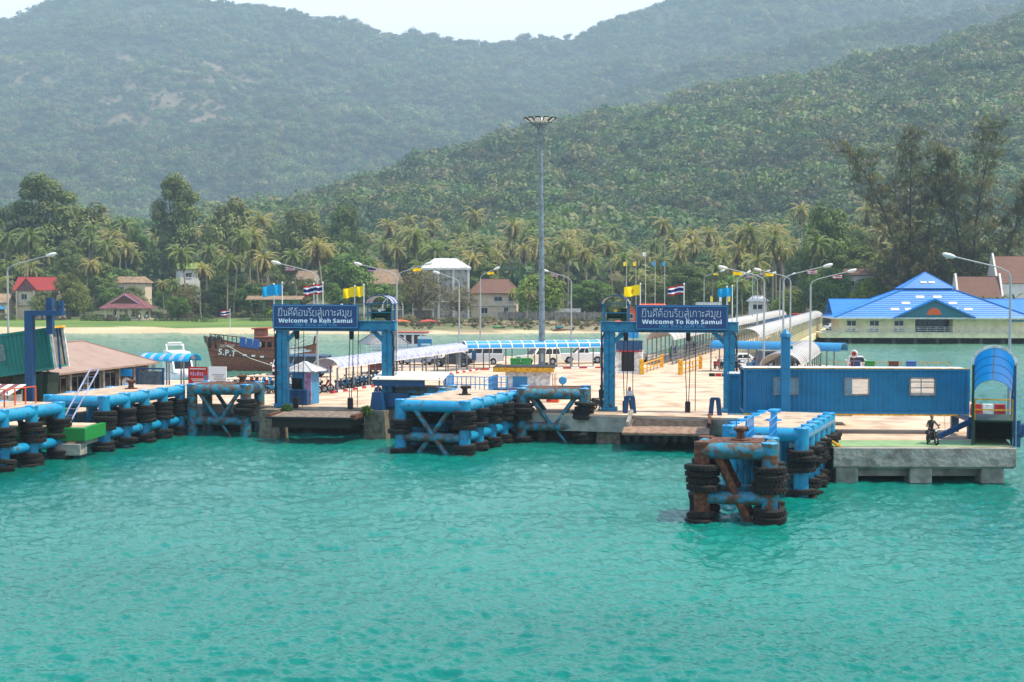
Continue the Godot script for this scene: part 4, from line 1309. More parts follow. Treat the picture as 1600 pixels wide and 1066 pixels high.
func motorbike(label: String, at: Vector3, turn: float, paint: Material, group := "") -> Node3D:
	var o := thing("motorbike", label, "motorbike", at, turn, group)
	for x in [-0.62, 0.62]:
		var b := B.new()
		b.lathe([Vector2(0.2, -0.04), Vector2(0.27, -0.05), Vector2(0.3, 0), Vector2(0.27, 0.05), Vector2(0.2, 0.04)], 16, Vector3(x, 0.3, 0), Basis(Vector3.RIGHT, PI / 2), true)
		var wv := obj("wheel", b, M.tyre, o)
		b = B.new()
		b.lathe([Vector2(0, -0.05), Vector2(0.05, -0.04), Vector2(0.05, 0.04), Vector2(0, 0.05)], 8, Vector3(x, 0.3, 0), Basis(Vector3.RIGHT, PI / 2))
		for i in 5: b.bar(Vector3(x, 0.3, 0), Vector3(x + cos(i * 1.257) * 0.22, 0.3 + sin(i * 1.257) * 0.22, 0), 0.03)
		obj("rim", b, M.steel, wv)
	var b := B.new()
	b.extrude(PackedVector2Array([Vector2(-0.85, 0.62), Vector2(-0.45, 0.42), Vector2(0.05, 0.3), Vector2(0.25, 0.36), Vector2(0.42, 0.72), Vector2(0.46, 0.92), Vector2(0.36, 0.94), Vector2(0.22, 0.6), Vector2(0.0, 0.52), Vector2(-0.2, 0.66), Vector2(-0.9, 0.74)]), 0.24)
	b.box(Vector3(0.62, 0.63, 0), Vector3(0.3, 0.05, 0.14), Q(0) * Basis(Vector3(0, 0, 1), -0.2), 0.02)
	b.box(Vector3(0.46, 0.88, 0), Vector3(0.16, 0.2, 0.3), Basis(Vector3(0, 0, 1), 0.3), 0.06)
	obj("body", b, paint, o)
	b = B.new(); b.box(Vector3(-0.42, 0.75, 0), Vector3(0.72, 0.1, 0.25), Basis(Vector3(0, 0, 1), -0.08), 0.04)
	obj("seat", b, M.black, o)
	b = B.new()
	b.tube([Vector3(0.4, 0.98, 0), Vector3(0.36, 1.02, 0.14), Vector3(0.26, 1.02, 0.33)], 0.018, 6); b.tube([Vector3(0.4, 0.98, 0), Vector3(0.36, 1.02, -0.14), Vector3(0.26, 1.02, -0.33)], 0.018, 6)
	for s in [-1, 1]:
		b.bar(Vector3(0.34, 1.03, s * 0.2), Vector3(0.36, 1.2, s * 0.26), 0.015)
		b.box(Vector3(0.36, 1.23, s * 0.28), Vector3(0.03, 0.08, 0.11), Basis.IDENTITY, 0.01)
	obj("handlebar", b, M.black, o)
	b = B.new()
	for s in [-0.07, 0.07]: b.tube([Vector3(0.44, 0.85, s), Vector3(0.62, 0.3, s)], 0.025, 6)
	b.tube([Vector3(-0.1, 0.34, -0.13), Vector3(-0.75, 0.42, -0.15)], [0.03, 0.055], 8)
	b.box(Vector3(-0.2, 0.35, 0), Vector3(0.5, 0.2, 0.2), Basis.IDENTITY, 0.04)
	b.bar(Vector3(0, 0.3, 0.1), Vector3(-0.1, 0.02, 0.25), 0.03)
	obj("engine_and_fork", b, M.grey, o)
	b = B.new(); b.lathe([Vector2(0, 0.05), Vector2(0.08, 0.03), Vector2(0.08, -0.04), Vector2(0, -0.06)], 10, Vector3(0.55, 0.9, 0), Basis(Vector3(0, 0, 1), -PI / 2 + 0.2))
	obj("headlight", b, M.lamp_head, o)
	return o

# ---------------------------------------------------------------- people: one smooth surface over a skeleton
# bones: [a, b, radius a, radius b, colour]
func figure(label: String, at: Vector3, turn: float, bones: Array, group := "") -> Node3D:
	var cell := 0.028
	var kk := 0.035
	var lo := Vector3(9, 9, 9); var hi := -lo
	for q in bones:
		for p in [q[0], q[1]]:
			lo = lo.min(p - Vector3.ONE * 0.22); hi = hi.max(p + Vector3.ONE * 0.22)
	var nx := int((hi.x - lo.x) / cell) + 2; var ny := int((hi.y - lo.y) / cell) + 2; var nz := int((hi.z - lo.z) / cell) + 2
	var f := PackedFloat32Array(); f.resize(nx * ny * nz); f.fill(1.0)
	var who := PackedInt32Array(); who.resize(nx * ny * nz)
	var best := PackedFloat32Array(); best.resize(nx * ny * nz); best.fill(9.0)
	for bi in bones.size():
		var q: Array = bones[bi]
		var a: Vector3 = q[0]; var ab: Vector3 = q[1] - a
		var l2 := maxf(ab.length_squared(), 1e-6)
		var rm := maxf(q[2], q[3]) + 0.1
		var b0 := ((a.min(q[1]) - Vector3.ONE * rm - lo) / cell).floor(); var b1 := ((a.max(q[1]) + Vector3.ONE * rm - lo) / cell).ceil()
		for k in range(maxi(0, int(b0.z)), mini(nz, int(b1.z) + 1)):
			for j in range(maxi(0, int(b0.y)), mini(ny, int(b1.y) + 1)):
				for i in range(maxi(0, int(b0.x)), mini(nx, int(b1.x) + 1)):
					var p := lo + Vector3(i, j, k) * cell
					var t := clampf((p - a).dot(ab) / l2, 0.0, 1.0)
					var dd := (p - a - ab * t).length() - lerpf(q[2], q[3], t)
					var id := (k * ny + j) * nx + i
					if dd < best[id]: best[id] = dd; who[id] = bi
					var h := clampf(0.5 + 0.5 * (f[id] - dd) / kk, 0.0, 1.0)
					f[id] = lerpf(f[id], dd, h) - kk * h * (1.0 - h)
	var b := B.new()
	var vid := {}
	var pts := []
	var cols := []
	var nrm := []
	for k in nz - 1:
		for j in ny - 1:
			for i in nx - 1:
				var inside := 0
				var s := Vector3.ZERO
				var cnt := 0
				var val := []
				for c in 8:
					var w := f[((k + (c >> 2)) * ny + j + ((c >> 1) & 1)) * nx + i + (c & 1)]
					val.append(w)
					if w < 0.0: inside += 1
				if inside == 0 or inside == 8: continue
				for e in [[0, 1], [2, 3], [4, 5], [6, 7], [0, 2], [1, 3], [4, 6], [5, 7], [0, 4], [1, 5], [2, 6], [3, 7]]:
					var va: float = val[e[0]]; var vb: float = val[e[1]]
					if (va < 0.0) != (vb < 0.0):
						var t := va / (va - vb)
						s += Vector3(e[0] & 1, (e[0] >> 1) & 1, e[0] >> 2).lerp(Vector3(e[1] & 1, (e[1] >> 1) & 1, e[1] >> 2), t)
						cnt += 1
				vid[(k * ny + j) * nx + i] = pts.size()
				pts.append(lo + (Vector3(i, j, k) + s / cnt) * cell)
				nrm.append(Vector3(val[1] + val[3] + val[5] + val[7] - val[0] - val[2] - val[4] - val[6], val[2] + val[3] + val[6] + val[7] - val[0] - val[1] - val[4] - val[5], val[4] + val[5] + val[6] + val[7] - val[0] - val[1] - val[2] - val[3]).normalized())
				cols.append(bones[who[(k * ny + j) * nx + i]][4])
	var st := [1, nx, nx * ny]
	for k in range(1, nz - 1):
		for j in range(1, ny - 1):
			for i in range(1, nx - 1):
				var id := (k * ny + j) * nx + i
				for ax in 3:
					if (f[id] < 0.0) == (f[id + st[ax]] < 0.0): continue
					var u: int = st[(ax + 1) % 3]; var w: int = st[(ax + 2) % 3]
					var q := [id, id - u, id - u - w, id - w]
					var ok := true
					for x in q:
						if not vid.has(x): ok = false
					if not ok: continue
					var m := q.map(func(x): return vid[x])
					for tr in [[0, 1, 2], [0, 2, 3]]:
						b.col = cols[m[tr[0]]]
						b.tri(pts[m[tr[0]]], pts[m[tr[1]]], pts[m[tr[2]]], nrm[m[tr[0]]], nrm[m[tr[1]]], nrm[m[tr[2]]])
	var o := thing("person", label, "person", at, turn, group)
	obj("body", b, M.person, o)
	return o
func sk(x: float, y: float, z: float) -> Vector3: return Vector3(x, y, z)
# standing or walking figure, facing +z
func standing(label: String, at: Vector3, turn: float, shirt: Color, legs: Color, stride := 0.12, bend := 0.0, carry := 0.0, hat := Color(0.01, 0.01, 0.01)) -> Node3D:
	var skin := Color(0.24, 0.13, 0.08)
	var shoe := Color(0.03, 0.03, 0.03)
	var hip := sk(0, 0.92, 0)
	var chest := sk(0, 1.34 - bend * 0.1, bend * 0.35)
	var neck := sk(0, 1.48 - bend * 0.14, bend * 0.45)
	var head := sk(0, 1.60 - bend * 0.16, bend * 0.52 + 0.02)
	var bones := [
		[hip, chest, 0.15, 0.17, shirt], [hip + sk(-0.07, 0, 0), hip + sk(0.07, 0, 0), 0.13, 0.13, legs], [chest + sk(-0.13, 0.06, 0), chest + sk(0.13, 0.06, 0), 0.09, 0.09, shirt],
		[chest + sk(0, 0.08, 0), neck, 0.065, 0.055, skin], [head + sk(0, -0.04, 0.02), head + sk(0, 0.05, 0), 0.085, 0.1, skin], [head + sk(0, 0.08, -0.025), head + sk(0, 0.1, -0.02), 0.1, 0.09, hat],
		[head + sk(0, -0.02, 0.1), head + sk(0, 0.0, 0.12), 0.015, 0.012, skin], [head + sk(-0.1, -0.01, 0), head + sk(-0.105, 0.01, 0), 0.018, 0.018, skin], [head + sk(0.1, -0.01, 0), head + sk(0.105, 0.01, 0), 0.018, 0.018, skin]]
	for s in [-1.0, 1.0]:
		var kn := sk(s * 0.1, 0.5, s * stride * 0.7 + 0.03)
		var an := sk(s * 0.1, 0.09, s * stride * 1.2 - (0.06 if s < 0 else 0.0))
		bones.append_array([[hip + sk(s * 0.09, -0.02, 0), kn, 0.095, 0.065, legs], [kn, an, 0.062, 0.042, legs], [an + sk(0, -0.04, -0.03), an + sk(0, -0.05, 0.14), 0.045, 0.035, shoe]])
		var sh := chest + sk(s * 0.19, 0.05, 0)
		var el := sh + sk(s * 0.06, -0.27, -s * stride * 0.6 + carry * 0.1)
		var wr := el + sk(-s * 0.02 * (1 + carry * 4), -0.22 + carry * 0.2, 0.06 - s * stride * 0.4 + carry * 0.2)
		var hd := wr + (wr - el).normalized() * 0.09
		bones.append_array([[sh, sh.lerp(el, 0.6), 0.058, 0.05, shirt], [sh.lerp(el, 0.5), el, 0.046, 0.04, skin], [el, wr, 0.04, 0.03, skin], [wr, hd, 0.032, 0.028, skin]])
		for fg in 4: bones.append([hd + sk(0, 0, (fg - 1.5) * 0.016), hd + (wr - el).normalized() * (0.075 - absf(fg - 1.3) * 0.008) + sk(-s * 0.015, 0, (fg - 1.5) * 0.018), 0.011, 0.009, skin])
		bones.append([wr + sk(0, -0.02, 0.02), wr + sk(0, -0.07, 0.055), 0.012, 0.01, skin])
	return figure(label, at, turn, bones)

# ---------------------------------------------------------------- street furniture
# arms: [[dx, dz, rise, flag key or ""], ...]
func street_lamp(label: String, at: Vector3, h: float, arms: Array, group := "") -> Node3D:
	var o := thing("street_lamp", label, "street lamp", at, 0.0, group)
	var b := B.new()
	b.tube([Vector3.ZERO, Vector3(0, 1.0, 0), Vector3(0, h - 0.35, 0)], [0.12, 0.1, 0.065], 8)
	b.lathe([Vector2(0.22, 0), Vector2(0.22, 0.08), Vector2(0.13, 0.12), Vector2(0.13, 0.9), Vector2(0.1, 0.95)], 8)
	obj("pole", b, M.pole, o)
	for a in arms:
		var d := Vector3(a[0], 0, a[1])
		b = B.new()
		var pts := []
		for i in 10:
			var t := i / 9.0
			pts.append(Vector3(0, h - 0.4, 0) + Vector3(0, 0.4 * sin(minf(1.0, t * 3.2) * PI / 2) + a[2] * t, 0) + d * (1.0 - cos(minf(t * 3.2, 1.0) * PI / 2)) * 0.08 + d * maxf(0.0, t - 0.08))
		b.tube(pts, 0.04, 6)
		var arm := obj("arm", b, M.pole, o)
		var e: Vector3 = pts[-1]
		var dir: Vector3 = (pts[-1] - pts[-3]).normalized()
		var yv := Vector3(0, 1, 0)
		var xv := dir
		var zv := xv.cross(yv).normalized()
		var bs := Basis(xv, zv.cross(xv), zv)
		b = B.new()
		b.lathe([Vector2(0.05, -0.1), Vector2(0.10, 0.0), Vector2(0.14, 0.26), Vector2(0.125, 0.52), Vector2(0.08, 0.66), Vector2(0, 0.69)], 10, e, bs * Basis(Vector3(0, 0, 1), -PI / 2))
		var hd := obj("lamp_head", b, M.lamp_head, arm)
		b = B.new()
		b.lathe([Vector2(0.1, 0), Vector2(0.09, -0.06), Vector2(0, -0.09)], 10, e + bs * Vector3(0.4, -0.13, 0), bs)
		obj("lens", b, M.glass, arm)
		if a.size() > 3 and a[3] != "": small_flag(at + pts[6], a[3], "small %s flag on the %s" % [a[3], label], d.normalized())
	return o
func small_flag(at: Vector3, kind: String, label: String, d: Vector3) -> void:
	var b := B.new()
	var o := thing("small_flag", label, "flag", at)
	var bars := [["flag_yellow", 0.0, 1.0]] if kind == "yellow" else [["flag_red", 0.0, 0.18], ["flag_white", 0.18, 0.36], ["flag_navy", 0.36, 0.64], ["flag_white", 0.64, 0.82], ["flag_red", 0.82, 1.0]]
	if kind == "purple": bars = [["flag_navy", 0.0, 0.6], ["pink", 0.6, 1.0]]
	for q in bars:
		b = B.new()
		for i in 5:
			var t0 := i / 5.0; var t1 := (i + 1) / 5.0
			var f := func(t: float, u: float): return d * (0.5 - 0.85 * t * 0.9) + Vector3(0, -0.02 - u * 0.30 * (1.0 - 0.25 * t) - 0.2 * t * 0.4, 0.09 * sin(t * 7.0 + u * 2.0))
			b.quad(f.call(t0, q[1]), f.call(t1, q[1]), f.call(t1, q[2]), f.call(t0, q[2]))
		obj("cloth" if bars.size() == 1 else "stripe", b, M[q[0]], o)

func flag(label: String, at: Vector3, pole_h: float, w: float, h: float, kind: String, fx := -1.0, phase := 0.0, pole := "flag_pole", group := "") -> Node3D:
	var o := thing("flag", label, "flag", at, 0.0, group)
	var b := B.new()
	b.tube([Vector3.ZERO, Vector3(0, pole_h, 0)], [0.04 + pole_h * 0.002, 0.03], 7)
	b.lathe([Vector2(0, 0.1), Vector2(0.06, 0.04), Vector2(0.06, -0.02), Vector2(0, -0.05)], 8, Vector3(0, pole_h, 0))
	obj(pole, b, M.white_plain, o)
	var bars := [["flag_yellow", 0.0, 1.0]]
	if kind == "blue": bars = [["flag_blue", 0.0, 1.0]]
	if kind == "thai": bars = [["flag_red", 0.0, 1 / 6.0], ["flag_white", 1 / 6.0, 1 / 3.0], ["flag_navy", 1 / 3.0, 2 / 3.0], ["flag_white", 2 / 3.0, 5 / 6.0], ["flag_red", 5 / 6.0, 1.0]]
	if kind == "white": bars = [["flag_white", 0.0, 1.0]]
	var f := func(t: float, u: float) -> Vector3: return Vector3(fx * (0.04 + w * t * (0.96 + 0.04 * cos(t * 5.0))), pole_h - 0.06 - u * h * (1.0 - 0.08 * t) - 0.14 * t * t * w + 0.05 * h * sin(t * 6.5 + phase), w * 0.09 * sin(t * 8.0 + phase + u * 1.6) * (0.3 + t))
	for q in bars:
		b = B.new()
		for i in 16:
			for j in (4 if bars.size() == 1 else 1):
				var u0 := lerpf(q[1], q[2], j / (4.0 if bars.size() == 1 else 1.0)); var u1 := lerpf(q[1], q[2], (j + 1) / (4.0 if bars.size() == 1 else 1.0))
				b.quad(f.call(i / 16.0, u0), f.call((i + 1) / 16.0, u0), f.call((i + 1) / 16.0, u1), f.call(i / 16.0, u1))
		obj("cloth" if bars.size() == 1 else "stripe", b, M[q[0]], o)
	if kind == "yellow" and w > 0.8 or kind == "blue" and w > 0.8:
		b = B.new()
		for i in 10:
			var a0 := TAU * i / 10.0; var a1 := TAU * (i + 1) / 10.0
			for zo in [0.012, -0.012]:
				var c0: Vector3 = f.call(0.5, 0.5) + Vector3(0, 0, zo)
				b.tri(c0, f.call(0.5 + cos(a0) * 0.13, 0.5 + sin(a0) * 0.2) + Vector3(0, 0, zo), f.call(0.5 + cos(a1) * 0.13, 0.5 + sin(a1) * 0.2) + Vector3(0, 0, zo))
		obj("emblem", b, M.yellow if kind == "yellow" else M.sheet_blue, o)
	return o

func high_mast(at: Vector3, h: float) -> void:
	var o := thing("light_mast", "tall grey floodlight mast with a crown of lamps standing on the pier", "light mast", at)
	var b := B.new()
	b.tube([Vector3.ZERO, Vector3(-0.05, h * 0.5, 0), Vector3(-0.2, h, 0)], [0.36, 0.27, 0.17], 14)
	b.lathe([Vector2(0.62, 0), Vector2(0.62, 0.12), Vector2(0.42, 0.16), Vector2(0.38, 0.6)], 14)
	obj("pole", b, M.mast, o)
	b = B.new(); b.box(Vector3(0, 1.1, 0.36), Vector3(0.3, 0.9, 0.06), Basis.IDENTITY, 0.02)
	obj("service_hatch", b, M.pole, o)
	b = B.new()
	var c := Vector3(-0.2, h, 0)
	b.lathe([Vector2(0.3, -1.1), Vector2(0.36, -1.0), Vector2(0.36, -0.5), Vector2(0.3, -0.4)], 12, c)
	for i in 12:
		var a := TAU * i / 12.0; var a2 := TAU * (i + 1) / 12.0
		b.bar(c + Vector3(cos(a) * 0.85, -0.1, sin(a) * 0.85), c + Vector3(cos(a2) * 0.85, -0.1, sin(a2) * 0.85), 0.09)
		b.bar(c + Vector3(cos(a) * 0.3, -0.6, sin(a) * 0.3), c + Vector3(cos(a) * 0.9, -0.1, sin(a) * 0.9), 0.05)
		b.bar(c + Vector3(cos(a) * 0.85, -0.1, sin(a) * 0.85), c + Vector3(cos(a) * 1.4, 0.3, sin(a) * 1.4), 0.06)
	obj("lamp_ring", b, M.mast, o)
	b = B.new()
	b.lathe([Vector2(0.1, 0.55), Vector2(0.55, 0.42), Vector2(0.8, 0.1), Vector2(0.3, 0.0)], 14, c)
	obj("ring_cap", b, M.white, o)
	for i in 12:
		var a := TAU * (i + 0.3) / 12.0
		var d := Vector3(cos(a), 0, sin(a))
		b = B.new()
		var bs := Q(-rad_to_deg(a)) * Basis(Vector3(0, 0, 1), 0.55)
		b.box(c + d * 1.45 + Vector3(0, 0.3, 0), Vector3(0.75, 0.2, 0.55), bs, 0.06)
		var fl := obj("floodlight", b, M.black, o)
		b = B.new()
		b.box(c + d * 1.45 + Vector3(0, 0.3, 0) + bs * Vector3(0, -0.11, 0), Vector3(0.62, 0.02, 0.45), bs)
		obj("lens", b, M.lamp_head, fl)

# ---------------------------------------------------------------- buildings
# gable or hip roof house; walls w by d by h; wins: [face, x, y, w, h]; face f r l b
func roof(o: Node3D, w: float, d: float, y: float, rise: float, ridge: float, over: float, m: Material, along := "x", thick := 0.14, courses := true) -> void:
	# ridge: length of the ridge as a share of the long side (1 = gable)
	var hx := w / 2 + over; var hz := d / 2 + over
	var r0: Vector3; var r1: Vector3
	if along == "x": r0 = Vector3(-hx * ridge, y + rise, 0); r1 = Vector3(hx * ridge, y + rise, 0)
	else: r0 = Vector3(0, y + rise, hz * ridge); r1 = Vector3(0, y + rise, -hz * ridge)
	var c := [Vector3(-hx, y, hz), Vector3(hx, y, hz), Vector3(hx, y, -hz), Vector3(-hx, y, -hz)]
	var faces := [[c[0], c[1], r1, r0], [c[2], c[3], r0, r1]] if along == "x" else [[c[1], c[2], r1, r0], [c[3], c[0], r0, r1]]
	if ridge < 0.99:
		if along == "x": faces.append_array([[c[1], c[2], r1], [c[3], c[0], r0]])
		else: faces.append_array([[c[0], c[1], r0], [c[2], c[3], r1]])
	for f in faces:
		var b := B.new()
		var dn := Vector3(0, -thick, 0)
		var nn: Vector3 = (f[1] - f[0]).cross(f[2] - f[1]).normalized()
		if nn.y < 0: nn = -nn
		if f.size() == 4:
			b.quad(f[0], f[1], f[2], f[3], nn); b.quad(f[0] + dn, f[1] + dn, f[2] + dn, f[3] + dn, -nn)
		else:
			b.tri(f[0], f[1], f[2], nn, nn, nn); b.tri(f[0] + dn, f[1] + dn, f[2] + dn, -nn, -nn, -nn)
		for i in f.size():
			var p: Vector3 = f[i]; var q: Vector3 = f[(i + 1) % f.size()]
			b.quad(p, q, q + dn, p + dn)
		# courses of the covering
		var lo0: Vector3 = f[0]; var lo1: Vector3 = f[1]
		var up0: Vector3 = f[3] if f.size() == 4 else f[2]; var up1: Vector3 = f[2]
		for k in (range(1, 12) if courses else []):
			var t: float = k / 12.0
			b.bar(lo0.lerp(up0, t) + nn * 0.012, lo1.lerp(up1, t) + nn * 0.006, 0.03, 0.02)
		obj("roof", b, m, o)
	var b := B.new()
	if r0.distance_to(r1) > 0.2: b.bar(r0, r1, 0.22, 0.16)
	if ridge < 0.99:
		for q in [[c[0], r0], [c[3], r0 if along == "x" else r1], [c[1], r1 if along == "x" else r0], [c[2], r1]]: b.bar(q[0], q[1], 0.18, 0.12)
	if not b.v.is_empty(): obj("ridge_cap", b, m, o)
func house(called: String, label: String, cat: String, at: Vector3, turn: float, w: float, d: float, h: float, wall: Material, rm: Material, rise: float, ridge: float, over: float, along: String, wins: Array, opt := {}) -> Node3D:
	var o := thing(called, label, cat, at, turn)
	var y0: float = opt.get("y0", -0.6)
	box1("wall", Vector3(0, (h + y0) / 2, 0), Vector3(w, h - y0, d), wall, o)
	if ridge > 0.99:
		for sg in [-1.0, 1.0]:
			var b := B.new()
			if along == "x": b.extrude(PackedVector2Array([Vector2(-d / 2, h - 0.02), Vector2(d / 2, h - 0.02), Vector2(0, h + rise * 0.97)]), 0.1, Transform3D(Q(90), Vector3(sg * (w / 2 - 0.06), 0, 0)))
			else: b.extrude(PackedVector2Array([Vector2(-w / 2, h - 0.02), Vector2(w / 2, h - 0.02), Vector2(0, h + rise * 0.97)]), 0.1, Transform3D(Basis.IDENTITY, Vector3(0, 0, sg * (d / 2 - 0.06))))
			obj("gable", b, wall, o)
	roof(o, w, d, h, rise, ridge, over, rm, along, 0.14, rm != M.roof_pink)
	for q in wins:
		var f: Vector3
		var bs := Basis.IDENTITY
		if q[0] == "f": f = Vector3(q[1], q[2], d / 2)
		elif q[0] == "r": f = Vector3(w / 2, q[2], q[1]); bs = Q(90)
		else: f = Vector3(-w / 2, q[2], q[1]); bs = Q(-90)
		var b := B.new()
		for e in [[-1, -1, 1, -1], [1, -1, 1, 1], [1, 1, -1, 1], [-1, 1, -1, -1]]:
			b.bar(f + bs * Vector3(e[0] * q[3] / 2, e[1] * q[4] / 2, 0.03), f + bs * Vector3(e[2] * q[3] / 2, e[3] * q[4] / 2, 0.03), 0.1, 0.1)
		b.bar(f + bs * Vector3(0, -q[4] / 2, 0.03), f + bs * Vector3(0, q[4] / 2, 0.03), 0.06)
		b.box(f + bs * Vector3(0, -q[4] / 2 - 0.1, 0.1), Vector3(q[3] + 0.3, 0.08, 0.2), bs)
		var fr := obj("window" if q.size() < 6 else "door", b, opt.get("frame", M.white), o)
		b = B.new(); b.box(f + bs * Vector3(0, 0, 0.012), Vector3(q[3], q[4], 0.02), bs)
		obj("pane" if q.size() < 6 else "leaf", b, M.dark_glass, fr)
	return o

# ================================================================ the scene
func _ready() -> void:
	# camera, sky, sun, exposure
	var cam := Camera3D.new()
	cam.name = "camera"
	cam.position = Vector3(0, 10.3, 0)
	cam.rotation_degrees = Vector3(-2.16, 0, 0)
	cam.fov = 27.24
	cam.near = 0.3; cam.far = 9000.0
	add_child(cam); cam.current = true
	var env := Environment.new()
	env.background_mode = Environment.BG_SKY
	var sm := ProceduralSkyMaterial.new()
	sm.sky_top_color = Color(0.55, 0.72, 0.93)
	sm.sky_horizon_color = Color(1.0, 0.99, 0.985)
	sm.sky_curve = 0.6
	sm.ground_bottom_color = Color(0.2, 0.3, 0.3)
	sm.ground_horizon_color = Color(0.8, 0.86, 0.88)
	sm.sky_energy_multiplier = 1.12
	env.sky = Sky.new(); env.sky.sky_material = sm
	env.tonemap_mode = Environment.TONE_MAPPER_LINEAR
	env.tonemap_exposure = 1.47
	env.fog_enabled = true
	env.fog_light_color = Color(0.78, 0.91, 1.0)
	env.fog_density = 0.00024
	env.sdfgi_enabled = true; env.ssao_enabled = true; env.ssil_enabled = true
	var we := WorldEnvironment.new()
	we.name = "world_environment"; we.environment = env
	add_child(we)
	var sun := DirectionalLight3D.new()
	sun.name = "sun"
	sun.light_energy = 1.6
	sun.light_color = Color(1.0, 0.94, 0.82)
	sun.light_angular_distance = 0.5
	sun.shadow_enabled = true
	add_child(sun)
	sun.look_at_from_position(Vector3(0.80, 1.55, 0.10), Vector3.ZERO)
	rng.seed = 77
	hill_noise.seed = 5; hill_noise.frequency = 0.0021; hill_noise.fractal_octaves = 4; hill_noise.noise_type = FastNoiseLite.TYPE_SIMPLEX_SMOOTH
	fine_noise.seed = 17; fine_noise.frequency = 0.006; fine_noise.fractal_octaves = 3
	materials()
	sea()
	land_sheet()
	pier_deck()
	forests()
	shore_trees()
	shore_buildings()
	pier_platforms()
	gates_and_gangways()
	walkways()
	pier_things()
	boats_and_cars()
	lamps_and_flags()

func forests() -> void:
	var blobs := [crown_blob(1, 190), crown_blob(2, 190), crown_blob(3, 190), crown_blob(4, 1, true), crown_blob(5, 1, true)]
	var tints := [Color(0.082, 0.145, 0.034), Color(0.06, 0.12, 0.03), Color(0.12, 0.165, 0.038), Color(0.14, 0.155, 0.048), Color(0.042, 0.09, 0.024), Color(0.165, 0.15, 0.06)]
	wood("forest_on_near_hill", "green forest with palms over the nearer hillside on the right", 640, 1530, 26000, Vector2(8, 21), blobs, [0.25, 0.25, 0.22, 0.15, 0.13], tints, -420.0)
	wood("forest_on_middle_ridge", "hazy forest on the ridge between the two hills", 1500, 2400, 14000, Vector2(10, 22), blobs.slice(0, 3), [0.4, 0.3, 0.3], tints, -500.0)
	wood("forest_on_far_hill", "hazy blue forest covering the high far hill on the left", 1000, 3250, 60000, Vector2(10, 26), blobs.slice(0, 3), [0.4, 0.3, 0.3], tints)
	wood("wood_behind_the_beach", "dense wood on the rising ground behind the palm grove", 470, 680, 3800, Vector2(11, 19), blobs, [0.3, 0.3, 0.2, 0.1, 0.1], tints)
	wood("undergrowth", "tangled undergrowth between the houses and palms behind the beach", 386, 600, 5200, Vector2(2.0, 5.0), blobs.slice(0, 3), [0.4, 0.3, 0.3], tints, -9999.0, 0.42, true)
	wood("shore_scrub", "dry scrub and low bushes along the shore behind the mast", 325, 366, 420, Vector2(0.8, 2.4), blobs.slice(0, 3), [0.4, 0.3, 0.3], [Color(0.13, 0.14, 0.045), Color(0.2, 0.16, 0.08), Color(0.09, 0.13, 0.03)], -34.0, 0.12)

func clear_of(x: float, d: float) -> bool:
	# keep open ground round the buildings: [x0, x1, d0, d1]
	for q in [[-146, -121, 360, 394], [-111, -93, 355, 384], [-75, -52, 350, 384], [-29, 8, 350, 402], [20, 40, 320, 352], [50, 140, 240, 345], [-9, 34, 355, 378]]:
		if x > q[0] - 2 and x < q[1] + 2 and d > q[2] and d < q[3]: return false
	for q in [[-112, -94, 395, 455], [-123, -106, 390, 434], [-70, -58, 400, 444], [-48, -34, 400, 444]]:
		if x > q[0] and x < q[1] and d > q[2] and d < q[3]: return false
	return true
func side_of(x: float, d: float) -> String:
	var p := 800.0 + x / d * 2200.0
	if p < 130: return "by the red roofed house"
	if p < 260: return "behind the beach pavilion"
	if p < 420: return "right of the beach pavilion"
	if p < 640: return "above the left gate"
	if p < 830: return "around the concrete building"
	if p < 1000: return "right of the mast"
	if p < 1180: return "above the right gate"
	if p < 1300: return "above the walkway ends"
	return "behind the blue terminal"

